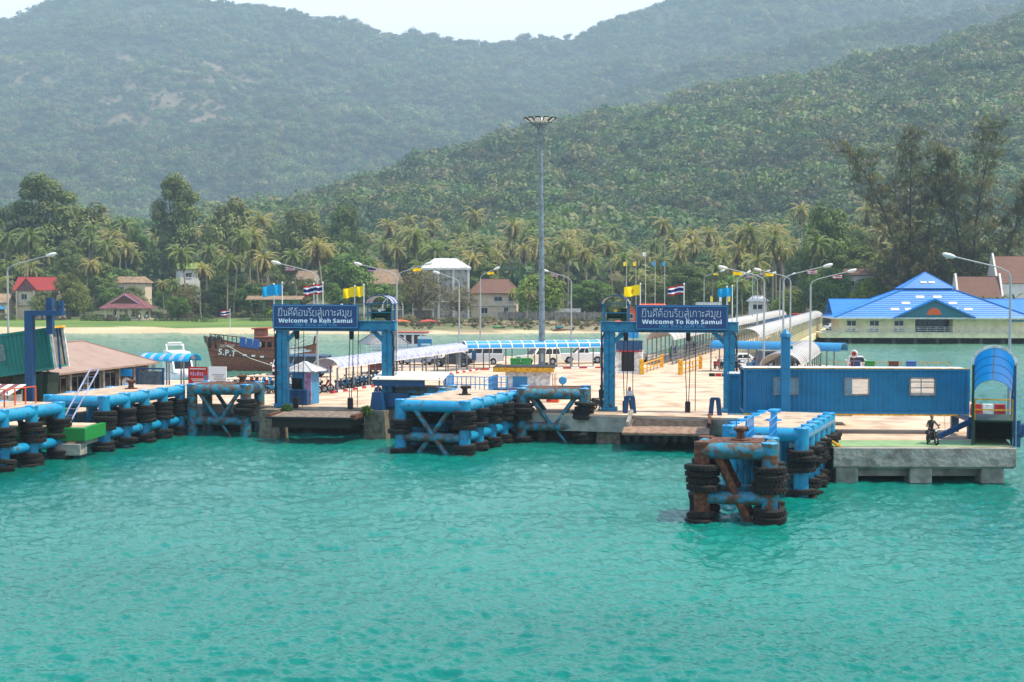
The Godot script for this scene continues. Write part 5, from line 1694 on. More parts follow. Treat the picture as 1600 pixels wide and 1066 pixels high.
func shore_trees() -> void:
	var r := RandomNumberGenerator.new(); r.seed = 40
	var palms := []
	for i in 7:
		palms.append(palm(100 + i, 12.5 + i * 0.9, [-1.6, 1.0, 2.2, -0.6, 0.4, -2.4, 1.5][i], [Color(0.25, 0.245, 0.08), Color(0.16, 0.20, 0.055), Color(0.33, 0.27, 0.10), Color(0.20, 0.22, 0.07), Color(0.29, 0.25, 0.10), Color(0.14, 0.18, 0.055), Color(0.26, 0.23, 0.08)][i], [0.6, 0.3, 0.9, 0.4, 0.8, 0.3, 0.6][i]))
	var spots := []
	# palms that the photograph shows singly near the beach: x, distance, scale
	for q in [[-137, 385, 0.8], [-90, 372, 0.75], [-84, 380, 0.95], [-78, 386, 1.05], [-95, 384, 0.6], [-30, 365, 0.35], [0.5, 362, 0.42], [-47, 400, 0.9], [33, 384, 0.95], [31, 376, 1.1], [4, 368, 0.6], [61, 335, 0.75], [49, 345, 0.8], [56, 342, 0.7], [73, 350, 1.15], [63, 352, 1.1], [-121, 398, 0.9], [-72, 402, 1.1], [-76, 410, 1.2], [-150, 392, 0.85]]: spots.append(q)
	var tries := 0
	while spots.size() < 240 and tries < 4000:
		tries += 1
		var d := r.randf_range(388, 560)
		var x := r.randf_range(-0.385, 0.30) * d
		if not clear_of(x, d): continue
		var near := false
		for q in spots:
			if Vector2(q[0], q[1]).distance_to(Vector2(x, d)) < 6.0: near = true
		if near: continue
		spots.append([x, d, r.randf_range(0.85, 1.4)])
	var row_of := func(q) -> String: return "front" if q[1] < 400 else ("middle" if q[1] < 480 else "back")
	var rank := []
	for q in spots:
		var k := 0
		for p in spots:
			if row_of.call(p) == row_of.call(q) and side_of(p[0], p[1]) == side_of(q[0], q[1]) and float(p[0]) / p[1] < float(q[0]) / q[1]: k += 1
		rank.append(k)
	for i in spots.size():
		var q = spots[i]
		var lb := "%s %s coconut palm from the left %s" % [ordinal(rank[i]), row_of.call(q), side_of(q[0], q[1])]
		var grp := "coconut palms %s" % side_of(q[0], q[1])
		var at := P(q[0], q[1], land(q[0], q[1]) - 0.15)
		var s: float = q[2]
		if i < palms.size():
			palms[i].position = at; palms[i].scale = Vector3(s, s, s); palms[i].rotation_degrees.y = r.randf() * 360
			palms[i].set_meta("label", lb); palms[i].set_meta("group", grp)
		else:
			dup(palms[r.randi() % palms.size()], "coconut_palm", at, r.randf() * 360, lb, Vector3(s, s * r.randf_range(0.9, 1.15), s), grp)
	# broad-leaved trees: a few kinds, single ones first
	var kinds := [broadleaf(1, 20, 13, Color(0.14, 0.195, 0.045), 0.26, 5200), broadleaf(2, 14, 13, Color(0.13, 0.22, 0.04), 0.2, 4800), broadleaf(3, 24, 12, Color(0.15, 0.19, 0.05), 0.3, 5200), broadleaf(4, 12, 12, Color(0.24, 0.32, 0.035), 0.22, 4800), broadleaf(5, 12, 13, Color(0.2, 0.165, 0.08), 0.28, 3200, 1.0, "broadleaf_tree", 0.5), broadleaf(6, 16, 14, Color(0.18, 0.20, 0.06), 0.22, 4600, 0.5)]
	var looks := ["dark green round tree", "leafy green low tree", "tall dark tree", "bright yellow green tree", "thin leaved brownish tree", "loose olive green tree"]
	var fixed := [
		[-158, 474, 2, 1.95, 1.85, "tallest broad tree at the far left above the grove"], [-146, 486, 5, 1.6, 2.05, "lighter half of the broad tall tree pair at the far left"], [-113.5, 476, 2, 1.35, 1.88, "tall dark tree standing alone above the beach pavilion"],
		[-95, 478, 5, 1.6, 2.15, "wide olive tree to the right of the lone tall tree"], [-133, 486, 1, 1.3, 2.05, "grey green domed tree between the two tallest trees"], [-58, 488, 0, 1.05, 1.65, "dark round crowned tree high above the left gate sign"], [-74, 492, 5, 1.55, 1.9, "pale spreading tree left of the dark round tree"],
		[-174, 470, 0, 1.4, 1.6, "tree at the left edge of the view above the palms"], [-46.5, 402, 1, 1.3, 1.35, "big dark green rounded tree right behind the left gate's hoist"], [-24.5, 373, 4, 1.15, 1.1, "bare twiggy tree in front of the concrete building"], [-14, 372, 4, 0.75, 0.75, "small brownish tree right of the concrete building"],
		[7.2, 377, 3, 1.2, 1.05, "bright yellow green tree behind the light mast"], [81, 362, 0, 1.15, 1.5, "tall dark tree left of the casuarinas"], [76, 340, 1, 0.9, 1.05, "rounded green tree left of the terminal's roof"], [85, 336, 3, 0.8, 0.95, "green bushy tree directly behind the terminal's roof"], [-119, 378, 5, 0.72, 0.8, "light green tree beside the red roofed house"],
		[-88, 371, 1, 0.55, 0.5, "small green tree right of the beach pavilion"], [-63, 371, 3, 0.4, 0.35, "low green tree in front of the stilt house"], [68, 345, 3, 0.7, 0.7, "small green tree behind the walkway roofs"], [93, 338, 2, 1.1, 0.8, "dark tree under the casuarinas"], [102, 345, 0, 1.1, 0.95, "dark tree beneath the right casuarinas"], [112, 350, 0, 1.2, 1.0, "dark tree behind the brown chapel roofs"], [87, 352, 2, 1.2, 0.85, "dark tree at the foot of the leaning casuarina"],
		[-124.5, 373, 5, 0.52, 0.5, "light tree half hiding the red roofed house"], [-121.5, 394, 5, 0.6, 0.6, "low tree right of the red roofed house's gable"], [-113, 400, 1, 0.75, 0.62, "low leafy tree hiding the lower tan roof house's left half"], [-107, 398, 5, 0.6, 0.55, "low olive tree above the pavilion's roof"], [-98, 404, 1, 0.8, 0.62, "leafy tree in front of the green roofed house"], [-91, 394, 5, 0.75, 0.6, "olive tree below the green roofed house"], [-82, 396, 0, 0.8, 0.5, "dark tree between the pavilion and the stilt house"], [-72, 394, 1, 0.9, 0.7, "leafy tree behind the stilt house"], [-58, 392, 5, 0.8, 0.7, "olive tree right of the stilt house"], [-36, 398, 1, 0.8, 0.7, "leafy tree left of the concrete building"], [-8, 402, 0, 1.0, 0.8, "dark tree behind the hip roofed house"], [22, 390, 1, 1.1, 0.8, "leafy tree behind the boundary wall right of the mast"], [36, 372, 5, 1.0, 0.7, "olive tree behind the flag poles"], [46, 366, 0, 1.1, 0.75, "dark tree behind the billboard"], [57, 362, 1, 1.0, 0.9, "leafy tree behind the white kiosk"]]
	for i in fixed.size():
		var q = fixed[i]
		var o: Node3D = kinds[q[2]]
		var at := P(q[0], q[1], land(q[0], q[1]) - 0.2)
		dup(o, "broadleaf_tree", at, r.randf() * 360, q[5], Vector3(q[3], q[4], q[3]))
	var n := 0
	tries = 0
	var put := []
	while n < 150 and tries < 3000:
		tries += 1
		var d := r.randf_range(384, 600)
		var x := r.randf_range(-0.40, 0.40) * d
		if not clear_of(x, d) or (x > 40 and d < 352): continue
		if absf(x / d + 0.01) < 0.16 and d < 520 and r.randf() < 0.75: continue
		var near := false
		for q in put:
			if q.distance_to(Vector2(x, d)) < 6.5: near = true
		if near: continue
		put.append(Vector2(x, d))
		n += 1
	put.sort_custom(func(a, c): return a.x / a.y < c.x / c.y)
	var count := {}
	for pt in put:
		var x: float = pt.x; var d: float = pt.y
		var k: int = [0, 1, 2, 5, 5, 4, 1, 0][r.randi() % 8]
		var s := r.randf_range(0.7, 1.15) * (1.0 if d > 430 else 0.72)
		var where := side_of(x, d)
		var row := "near" if d < 440 else "farther"
		var ky: String = looks[k] + where + row
		count[ky] = count.get(ky, 0) + 1
		var at := P(x, d, land(x, d) - 0.2)
		dup(kinds[k], "broadleaf_tree", at, r.randf() * 360, "%s %s %s from the left %s" % [ordinal(count[ky] - 1), row, looks[k], where], Vector3(s, s * r.randf_range(0.85, 1.25), s), "%s trees %s" % [looks[k], where])
	for k in kinds: k.free()
	# casuarinas at the right
	var cas := [[92, 331, 41.5, -13.0, "leftmost casuarina, leaning to the left behind the terminal"], [93.5, 335, 45.5, 2.0, "tallest of the left clump of casuarinas, upright"], [97, 333, 40.0, 5.0, "casuarina in the left clump that leans to the right"], [107.5, 333, 40.0, -6.0, "thin casuarina between the two clumps"], [110, 336, 47.5, 4.0, "tallest casuarina in the right clump, with a bare upper trunk"], [115, 332, 33.0, 6.0, "short casuarina at the right edge of the view"]]
	for i in cas.size():
		var q = cas[i]
		var o := casuarina(300 + i, q[2], q[3])
		o.position = P(q[0], q[1], land(q[0], q[1]) - 0.2)
		o.set_meta("label", q[4])
	# clipped bushes along the top of the beach
	var bs := [[-120, 372, 3.6, 1.3, 0], [-112, 370, 2.4, 1.2, 1], [-108.5, 368.5, 3, 1.4, 1], [-105, 367.5, 2.2, 1.3, 0], [-101, 367, 2.4, 1.3, 1], [-91, 368, 4.2, 1.7, 0], [-84.5, 367.5, 4.2, 1.7, 0], [-79, 362, 5.5, 1.8, 1], [-140, 369, 3.5, 1.8, 2], [-133, 370, 4, 1.6, 1], [-66, 366, 3.5, 1.5, 1], [-40, 360, 4, 1.4, 1], [-33, 352, 3.5, 1.3, 1], [-6, 350, 5, 1.5, 3], [3, 349, 4, 1.4, 1], [14, 348, 5, 1.5, 3], [22, 346, 4, 1.6, 1], [-15, 352, 4, 1.5, 3]]
	var tn := [Color(0.10, 0.075, 0.05), Color(0.075, 0.12, 0.03), Color(0.3, 0.3, 0.03), Color(0.14, 0.12, 0.045)]
	var ln := ["rounded brown bush", "low green bush", "yellow flowering bush", "dry scrubby bush"]
	var ps := ["", ""]
	for i in bs.size():
		var q = bs[i]
		bush(500 + i, Vector3(q[2] * 1.3, q[3] * 1.35, 3.0), tn[q[4]], "%s at the top of the beach, %s of the bushes from the left" % [ln[q[4]], ordinal(bs.filter(func(p): return float(p[0]) / p[1] < float(q[0]) / q[1]).size())], P(q[0], q[1], land(q[0], q[1]) - 0.1))

func shore_buildings() -> void:
	var y := func(x: float, d: float) -> float: return land(x, d)
	# red roofed house
	var o := house("red_roof_house", "two storey house with red roof and pointed front gable at the far left", "house", P(-128.5, 384, 2.3), -3, 11, 7, 7.4, M.cream, M.roof_red, 3.6, 1.0, 0.7, "x", [["f", -3.2, 5.6, 1.6, 1.5], ["f", 3.2, 5.6, 1.6, 1.5], ["f", 0, 1.4, 1.2, 2.4, 1], ["f", 3.2, 2.0, 1.6, 1.4]])
	var b := B.new()
	b.extrude(PackedVector2Array([Vector2(-2.6, 0), Vector2(2.6, 0), Vector2(0, 3.0)]), 0.12, Transform3D(Basis.IDENTITY, Vector3(-2.2, 7.4, 4.3)))
	obj("front_gable", b, M.roof_maroon, o)
	b = B.new()
	for s in [-1, 1]: b.bar(Vector3(-2.2 + s * 2.9, 7.3, 4.45), Vector3(-2.2, 10.6, 4.45), 0.3, 0.24)
	obj("bargeboard", b, M.roof_red, o)
	for x in [-5, -0.2, 4.6]:
		b = B.new(); b.bar(Vector3(x, -0.5, 4.2), Vector3(x, 7.3, 4.2), 0.35)
		obj("post", b, M.cream, o)
	b = B.new(); rails(b, [Vector3(-5, 3.6, 4.2), Vector3(4.6, 3.6, 4.2)], 1.0, 0.6)
	b.box(Vector3(-0.2, 3.5, 3.85), Vector3(10, 0.2, 0.9))
	obj("balcony", b, M.cream, o)
	house("low_tan_house", "low house with tan roof beside the red roofed house", "house", P(-141.5, 381, 2.0), 2, 11, 7, 4.4, M.cream, M.roof_tan, 2.4, 1.0, 0.8, "x", [["f", -2, 2, 1.5, 1.4], ["f", 2.5, 2, 1.5, 1.4]])
	house("blue_awning_shelter", "small shelter with pale blue roof at the left edge", "shelter", P(-138.8, 372, 2.0), 0, 8, 4, 2.8, M.wall_grey, M.sheet_blue, 1.2, 0.6, 0.5, "x", [["f", 0, 1.3, 3, 1.6]])
	# beach pavilion
	o = thing("beach_pavilion", "open beach pavilion with maroon hipped roof above the green grass", "pavilion", P(-101.8, 373, 1.9), 0)
	roof(o, 10.4, 8, 3.1, 4.0, 0.12, 1.0, M.roof_maroon, "x")
	b = B.new(); b.extrude(PackedVector2Array([Vector2(-3.6, 0), Vector2(3.6, 0), Vector2(0, 2.2)]), 0.1, Transform3D(Basis.IDENTITY, Vector3(0, 4.3, 3.4)))
	obj("front_gable", b, M.wood_dark, o)
	b = B.new()
	for s in [-1, 1]: b.bar(Vector3(s * 4.2, 4.1, 3.5), Vector3(0, 6.7, 3.5), 0.3, 0.2)
	obj("bargeboard", b, M.pink, o)
	for x in [-4.8, -1.4, 1.4, 4.8]:
		for z in [-3.6, 3.6]:
			b = B.new(); b.box(Vector3(x, 1.4, z), Vector3(0.5, 3.6, 0.5))
			obj("post", b, M.cream, o)
	b = B.new(); b.box(Vector3(0, 0.05, 0), Vector3(11.5, 0.4, 9)); b.box(Vector3(0, 2.95, 4.6), Vector3(12.2, 0.3, 0.15))
	obj("floor_and_eaves", b, M.cream, o)
	for q in [[-103.5, "cream shirt", Color(0.5, 0.46, 0.36)], [-97.5, "white shirt", Color(0.7, 0.7, 0.7)], [-95.6, "pale blue shirt", Color(0.3, 0.45, 0.6)]]:
		standing("person in a %s standing by the beach pavilion" % q[1], P(q[0], 368.2, land(q[0], 368.2)), 10, q[2], Color(0.05, 0.06, 0.1))
	house("tan_roof_house", "house with flat tan roof above the pavilion", "house", P(-116, 430, 4.9), 0, 10, 8, 7.0, M.cream, M.roof_tan, 1.9, 0.7, 0.6, "x", [["f", -2, 5, 1.5, 1.3], ["f", 2, 5, 1.5, 1.3]])
	house("green_roof_house", "white upper storey house with light green roof among the palms", "house", P(-103.4, 450, 6.0), 24, 6.6, 6.5, 10.4, M.wall_white, M.roof_green, 1.8, 1.0, 0.7, "x", [["f", -0.5, 8.4, 2.0, 1.4], ["r", 0.2, 8.4, 1.5, 1.4]])
	# stilt house behind the left sign
	o = thing("stilt_house", "green board house on posts with a low tan roof left of the gate sign", "house", P(-62.5, 373, 2.0), 0)
	b = B.new(); b.box(Vector3(1.5, 3.7, 0), Vector3(9, 3.2, 5))
	obj("wall", b, M.teal, o)
	M.teal_light = mat("teal_light", Color(0.3, 0.55, 0.48), 0.8, "grime", 0.2)
	(o.get_node("wall") as MeshInstance3D).mesh.surface_set_material(0, M.teal_light)
	roof(o, 13.5, 6, 5.3, 0.9, 1.0, 0.7, M.roof_tan, "x")
	for q in [[-1.2, 3.9, 2.6, 1.9, "window"], [4.4, 3.9, 1.2, 1.2, "window"]]:
		b = B.new(); b.box(Vector3(q[0], q[1], 2.52), Vector3(q[2], q[3], 0.06))
		obj("window", b, M.wood_dark, o)
	for x in [-2.6, 1.5, 5.6]:
		for z in [-2.2, 2.2]:
			b = B.new(); b.bar(Vector3(x, -0.5, z), Vector3(x, 2.2, z), 0.25)
			obj("post", b, M.wood_dark, o)
	house("thatched_house", "steep tan gable roof showing among trees above the left sign", "house", P(-63.5, 440, 5.6), -20, 6, 8, 6.2, M.cream, M.roof_tan, 4.0, 1.0, 0.6, "x", [["f", 0, 4.5, 1.4, 1.2]])
	house("brown_roof_house", "brown roofed house half hidden left of the concrete building", "house", P(-39.5, 438, 5.5), 5, 11, 8, 6.0, M.cream, M.roof_tan, 4.6, 0.6, 0.6, "x", [["f", 2, 4.2, 1.4, 1.2]])
	house("small_gable_house", "small house with tan gable roof behind the flags on the left gate", "house", P(-51.5, 376, 2.0), 10, 7, 6, 3.6, M.cream, M.roof_tan, 1.8, 1.0, 0.6, "z", [["f", -1.5, 2.2, 1.3, 1.2], ["f", 1.8, 2.2, 1.0, 1.6]])
	o = thing("white_tent", "white pointed tent top just above the left gate sign", "tent", P(-44.5, 368, 2.0), 0)
	roof(o, 4.5, 4.5, 2.5, 1.6, 0.02, 0.1, M.roof_white, "x", 0.06)
	for q in [[-2, -2], [2, -2], [-2, 2], [2, 2]]:
		b = B.new(); b.bar(Vector3(q[0], 0, q[1]), Vector3(q[0], 2.5, q[1]), 0.08)
		obj("pole", b, M.pole, o)
	# concrete building with the white roof
	o = house("concrete_building", "tall weathered concrete building with white truncated roof behind a bare tree", "building", P(-18.3, 388, 2.2), 4, 12.6, 11, 13.6, M.block_grey, M.roof_white, 2.6, 0.42, 0.5, "x", [["f", -4.2, 8.0, 1.2, 1.6], ["f", 3.6, 8.0, 1.2, 1.6], ["r", 2, 8.0, 1.2, 1.6]])
	for x in [-6.1, -2.0, 2.0, 6.1]:
		b = B.new(); b.box(Vector3(x, 6.6, 5.6), Vector3(0.6, 13.6, 0.3))
		obj("pilaster", b, M.wall_white, o)
	b = B.new(); b.box(Vector3(0, 13.3, 0), Vector3(13.6, 0.5, 12)); b.box(Vector3(0, 4.4, 5.55), Vector3(12.6, 0.35, 0.2))
	obj("cornice", b, M.white, o)
	o = house("hip_roof_house", "cream house with brown hipped roof left of the light mast", "house", P(-4.8, 391, 2.3), -4, 12.6, 8.5, 6.6, M.cream, M.roof_brown, 3.9, 0.5, 0.9, "x", [["f", 1.3, 5.0, 2.2, 1.3], ["f", 4.8, 5.0, 1.4, 1.3], ["f", -2.5, 1.8, 1.8, 1.6], ["f", 3.5, 1.6, 1.2, 2.2]])
	b = B.new(); b.box(Vector3(0, 3.2, 4.4), Vector3(12.8, 0.2, 0.4))
	obj("sill_band", b, M.wall_white, o)
	# arched frames
	for q in [[-31.5, 372, "left arched white frame behind the left gate's hoist"], [-23.6, 374, "right arched white frame below the concrete building"]]:
		o = thing("arched_gate_frame", q[2], "arch", P(q[0], q[1], 2.0), 0)
		b = B.new()
		for z in [-1.0, 1.0]:
			var pts := []
			for i in 13: pts.append(Vector3(-cos(PI * i / 12) * 2.7, 3.4 + sin(PI * i / 12) * 2.4, z))
			b.tube(pts, 0.13, 6)
			for x in [-2.7, 2.7]: b.bar(Vector3(x, -0.3, z), Vector3(x, 3.5, z), 0.24)
			for x in [-1.4, 0, 1.4]: b.bar(Vector3(x, 2.6, z), Vector3(x, 3.4 + 2.3 * sqrt(1 - x * x / 7.3), z), 0.1)
			b.bar(Vector3(-2.7, 2.6, z), Vector3(2.7, 2.6, z), 0.14)
		obj("frame", b, M.wall_white, o)
		b = B.new(); b.box(Vector3(0, 1.1, -0.6), Vector3(4.6, 2.6, 0.15))
		obj("screen", b, M.wall_grey, o)
	# walls along the top of the shore
	o = thing("long_boundary_wall", "long grey block wall along the shore behind the light mast", "wall", P(14.0, 371, 2.0), -2)
	for i in 14:
		b = B.new(); b.box(Vector3(-16.5 + i * 2.55, 0.75, 0), Vector3(2.48, 2.3, 0.16))
		obj("wall_panel", b, M.wall_grey, o)
		b = B.new(); b.box(Vector3(-17.8 + i * 2.55, 0.9, 0), Vector3(0.26, 2.7, 0.26))
		obj("wall_post", b, M.concrete, o)
	box1("white_garden_wall", Vector3(0, 0.8, 0), Vector3(11, 1.6, 0.2), M.wall_white, thing("garden_wall", "low white wall behind the grey boundary wall", "wall", P(13, 378, 3.2)))
	# things on the shore
	for q in [[-28, 350, "orange"], [-21, 351, "red"], [26, 345, "orange"]]:
		o = thing("upturned_boat", "upturned %s boat lying on the shore %s" % [q[2], "below the concrete building" if q[0] < -25 else ("left of the light mast" if q[0] < 0 else "near the flag poles")], "boat", P(q[0], q[1], land(q[0], q[1]) + 0.1), 20)
		b = B.new()
		b.tube([Vector3(-2.6, 0.15, 0), Vector3(-1.6, 0.25, 0), Vector3(0, 0.3, 0), Vector3(1.6, 0.25, 0), Vector3(2.7, 0.3, 0)], [0.1, 0.5, 0.7, 0.55, 0.06], 10)
		obj("hull", b, M[q[2]], o)
		b = B.new(); b.bar(Vector3(-2.5, 0.7, 0), Vector3(2.5, 0.85, 0), 0.08)
		obj("keel", b, M.wood_dark, o)
	var rb := RandomNumberGenerator.new(); rb.seed = 8
	b = B.new()
	for i in 260:
		var x := rb.randf_range(-30, 42); var d := rb.randf_range(336, 356)
		b.lathe([Vector2(0, 0.28), Vector2(0.3, 0.18), Vector2(0.38, -0.1)].map(func(v): return v * rb.randf_range(0.7, 2.0)), 6, P(x, d, land(x, d)), Basis(Vector3(rb.randf(), rb.randf(), rb.randf()).normalized(), rb.randf()))
	o = obj("shore_rubble", b, M.rubble)
	tag(o, "stones and rubble scattered along the shore in the middle", "rubble"); o.set_meta("kind", "stuff")
	for q in [[-3.0, 332, 0.3, "small boat with green canopy drawn up on the sand left of the mast", "green"], [11.5, 330, 0.8, "small dark boat at the water's edge right of the mast", "cloth_teal"]]:
		o = thing("dinghy", q[3], "boat", P(q[0], q[1] - 4, 0.25), 25)
		b = B.new(); b.tube([Vector3(-2.2, 0.1, 0), Vector3(-1, 0.05, 0), Vector3(0.8, 0.05, 0), Vector3(2.3, 0.4, 0)], [0.35, 0.6, 0.55, 0.08], 8)
		obj("hull", b, M.wood_dark, o)
		b = B.new(); b.box(Vector3(-0.6, 1.0, 0), Vector3(1.8, 0.5, 1.1), Basis.IDENTITY, 0.15)
		obj("cover", b, M[q[4]], o)
		b = B.new(); b.bar(Vector3(0.9, 0.2, 0), Vector3(0.9, 2.0, 0), 0.06)
		obj("mast", b, M.wood_mid, o)
	# behind the right gate
	o = house("brick_kiosk", "small orange kiosk behind the right gate's hoist", "kiosk", P(28.5, 341, 2.0), 0, 3.2, 3, 2.8, M.orange, M.roof_tan, 1.2, 1.0, 0.5, "z", [["f", 0, 1.5, 1.4, 1.2]])
	house("orange_roof_pavilion", "small open stall with orange tiled roof right of the flag poles", "stall", P(34.5, 346, 2.0), 10, 5.5, 4, 2.4, M.cream, M.orange, 2.0, 1.0, 0.6, "x", [["f", 0, 1.3, 2.0, 1.4]])
	o = thing("billboard", "white board with purple emblem above the right gate's sign", "billboard", P(45.4, 325, 2.4), -8)
	box1("board", Vector3(0, 3.2, 0), Vector3(6.0, 2.8, 0.15), M.wall_white, o)
	b = B.new()
	b.lathe([Vector2(0, 0.03), Vector2(0.5, 0.03), Vector2(0.5, 0)], 12, Vector3(1.0, 3.4, 0.09), Basis(Vector3.RIGHT, PI / 2))
	obj("emblem", b, M.pink, o)
	b = B.new()
	for x in [-2.4, 2.4]: b.bar(Vector3(x, -0.6, -0.12), Vector3(x, 4.4, -0.12), 0.2)
	obj("post", b, M.pole, o)
	house("white_kiosk", "small white kiosk with curved white roof behind the walkway roofs", "kiosk", P(59.0, 338, 2.2), -10, 4.2, 4, 5.0, M.wall_white, M.roof_white, 1.2, 0.4, 0.5, "x", [["f", 0, 3.6, 2.4, 1.2]])
	o = thing("cyan_fence", "run of cyan sheet fencing beside the causeway's shore end", "fence", P(62, 314, 2.0), -10)
	for i in 7:
		b = B.new(); b.box(Vector3(-4.5 + i * 1.5, 1.0, 0), Vector3(1.46, 2.4, 0.06))
		obj("fence_panel", b, M.sheet_cyan, o)
	o = thing("truck", "red roofed truck parked behind the cyan fence", "truck", P(65.5, 322, land(65.5, 322)), 170)
	b = B.new(); b.box(Vector3(-0.8, 2.0, 0), Vector3(4.4, 2.4, 2.2), Basis.IDENTITY, 0.08)
	obj("cargo_box", b, M.red, o)
	b = B.new(); b.box(Vector3(2.2, 1.5, 0), Vector3(1.5, 1.9, 2.0), Basis.IDENTITY, 0.15)
	obj("cab", b, M.red, o)
	b = B.new(); b.box(Vector3(2.97, 1.9, 0), Vector3(0.04, 0.7, 1.7))
	obj("windscreen", b, M.dark_glass, o)
	for x in [-2.0, 2.1]:
		for z in [-1, 1]: wheel(o, Vector3(x, 0.45, z), 0.45, 0.28)
	terminal()
	# brown roofed chapel-like buildings at the right edge
	for q in [[105.0, 318, 5.5, 9.6, 5.0, "lower white building with steep brown roof behind the terminal", 9.0], [117.5, 322, 9.0, 15.0, 6.2, "taller white gabled building with steep brown roof at the right edge", 13.0]]:
		o = house("gabled_hall", q[5], "building", P(q[0], q[1], 2.4), -8, q[3], q[6], q[2], M.wall_white, M.roof_brown, q[4], 1.0, 0.2, "x", [["f", -1.5, 2.6, 1.6, 1.8], ["f", 1.5, 2.6, 1.6, 1.8], ["f", 3.6, 2.6, 1.0, 1.8]])
		for s in [-1.0, 1.0]:
			b = B.new()
			b.extrude(PackedVector2Array([Vector2(-q[6] / 2 - 0.6, q[2] - 0.6), Vector2(q[6] / 2 + 0.6, q[2] - 0.6), Vector2(0.35, q[2] + q[4] + 0.7), Vector2(-0.35, q[2] + q[4] + 0.7)]), 0.4, Transform3D(Q(90), Vector3(s * q[3] / 2, 0, 0)))
			obj("parapet", b, M.wall_white, o)
	house("hidden_house", "pale house glimpsed under the casuarinas", "house", P(84.5, 344, 2.4), -6, 8, 6, 11.0, M.wall_white, M.roof_brown, 1.6, 0.7, 0.6, "x", [["f", -2, 9.0, 1.4, 1.3], ["f", 1.4, 9.0, 1.4, 1.3]])
	for i in 4:
		var x := 99.5 + i * 3.2
		o = palm(900 + i, 5.2, 0.2, Color(0.10, 0.12, 0.04), 0.3)
		o.position = P(x, 306, 2.2); o.scale = Vector3(0.62, 0.9, 0.62)
		o.set_meta("label", "%s small palm from the left before the brown roofed hall" % ordinal(i))
	# cars by the shore end
	for q in [[70.5, 308, "white"], [73.5, 309, "grey"]]:
		car("parked_car", "%s car parked by the shore end of the causeway" % q[2], "car", P(q[0], q[1], land(q[0], q[1])), 12, M.white_paint if q[2] == "white" else M.grey, SEDAN)

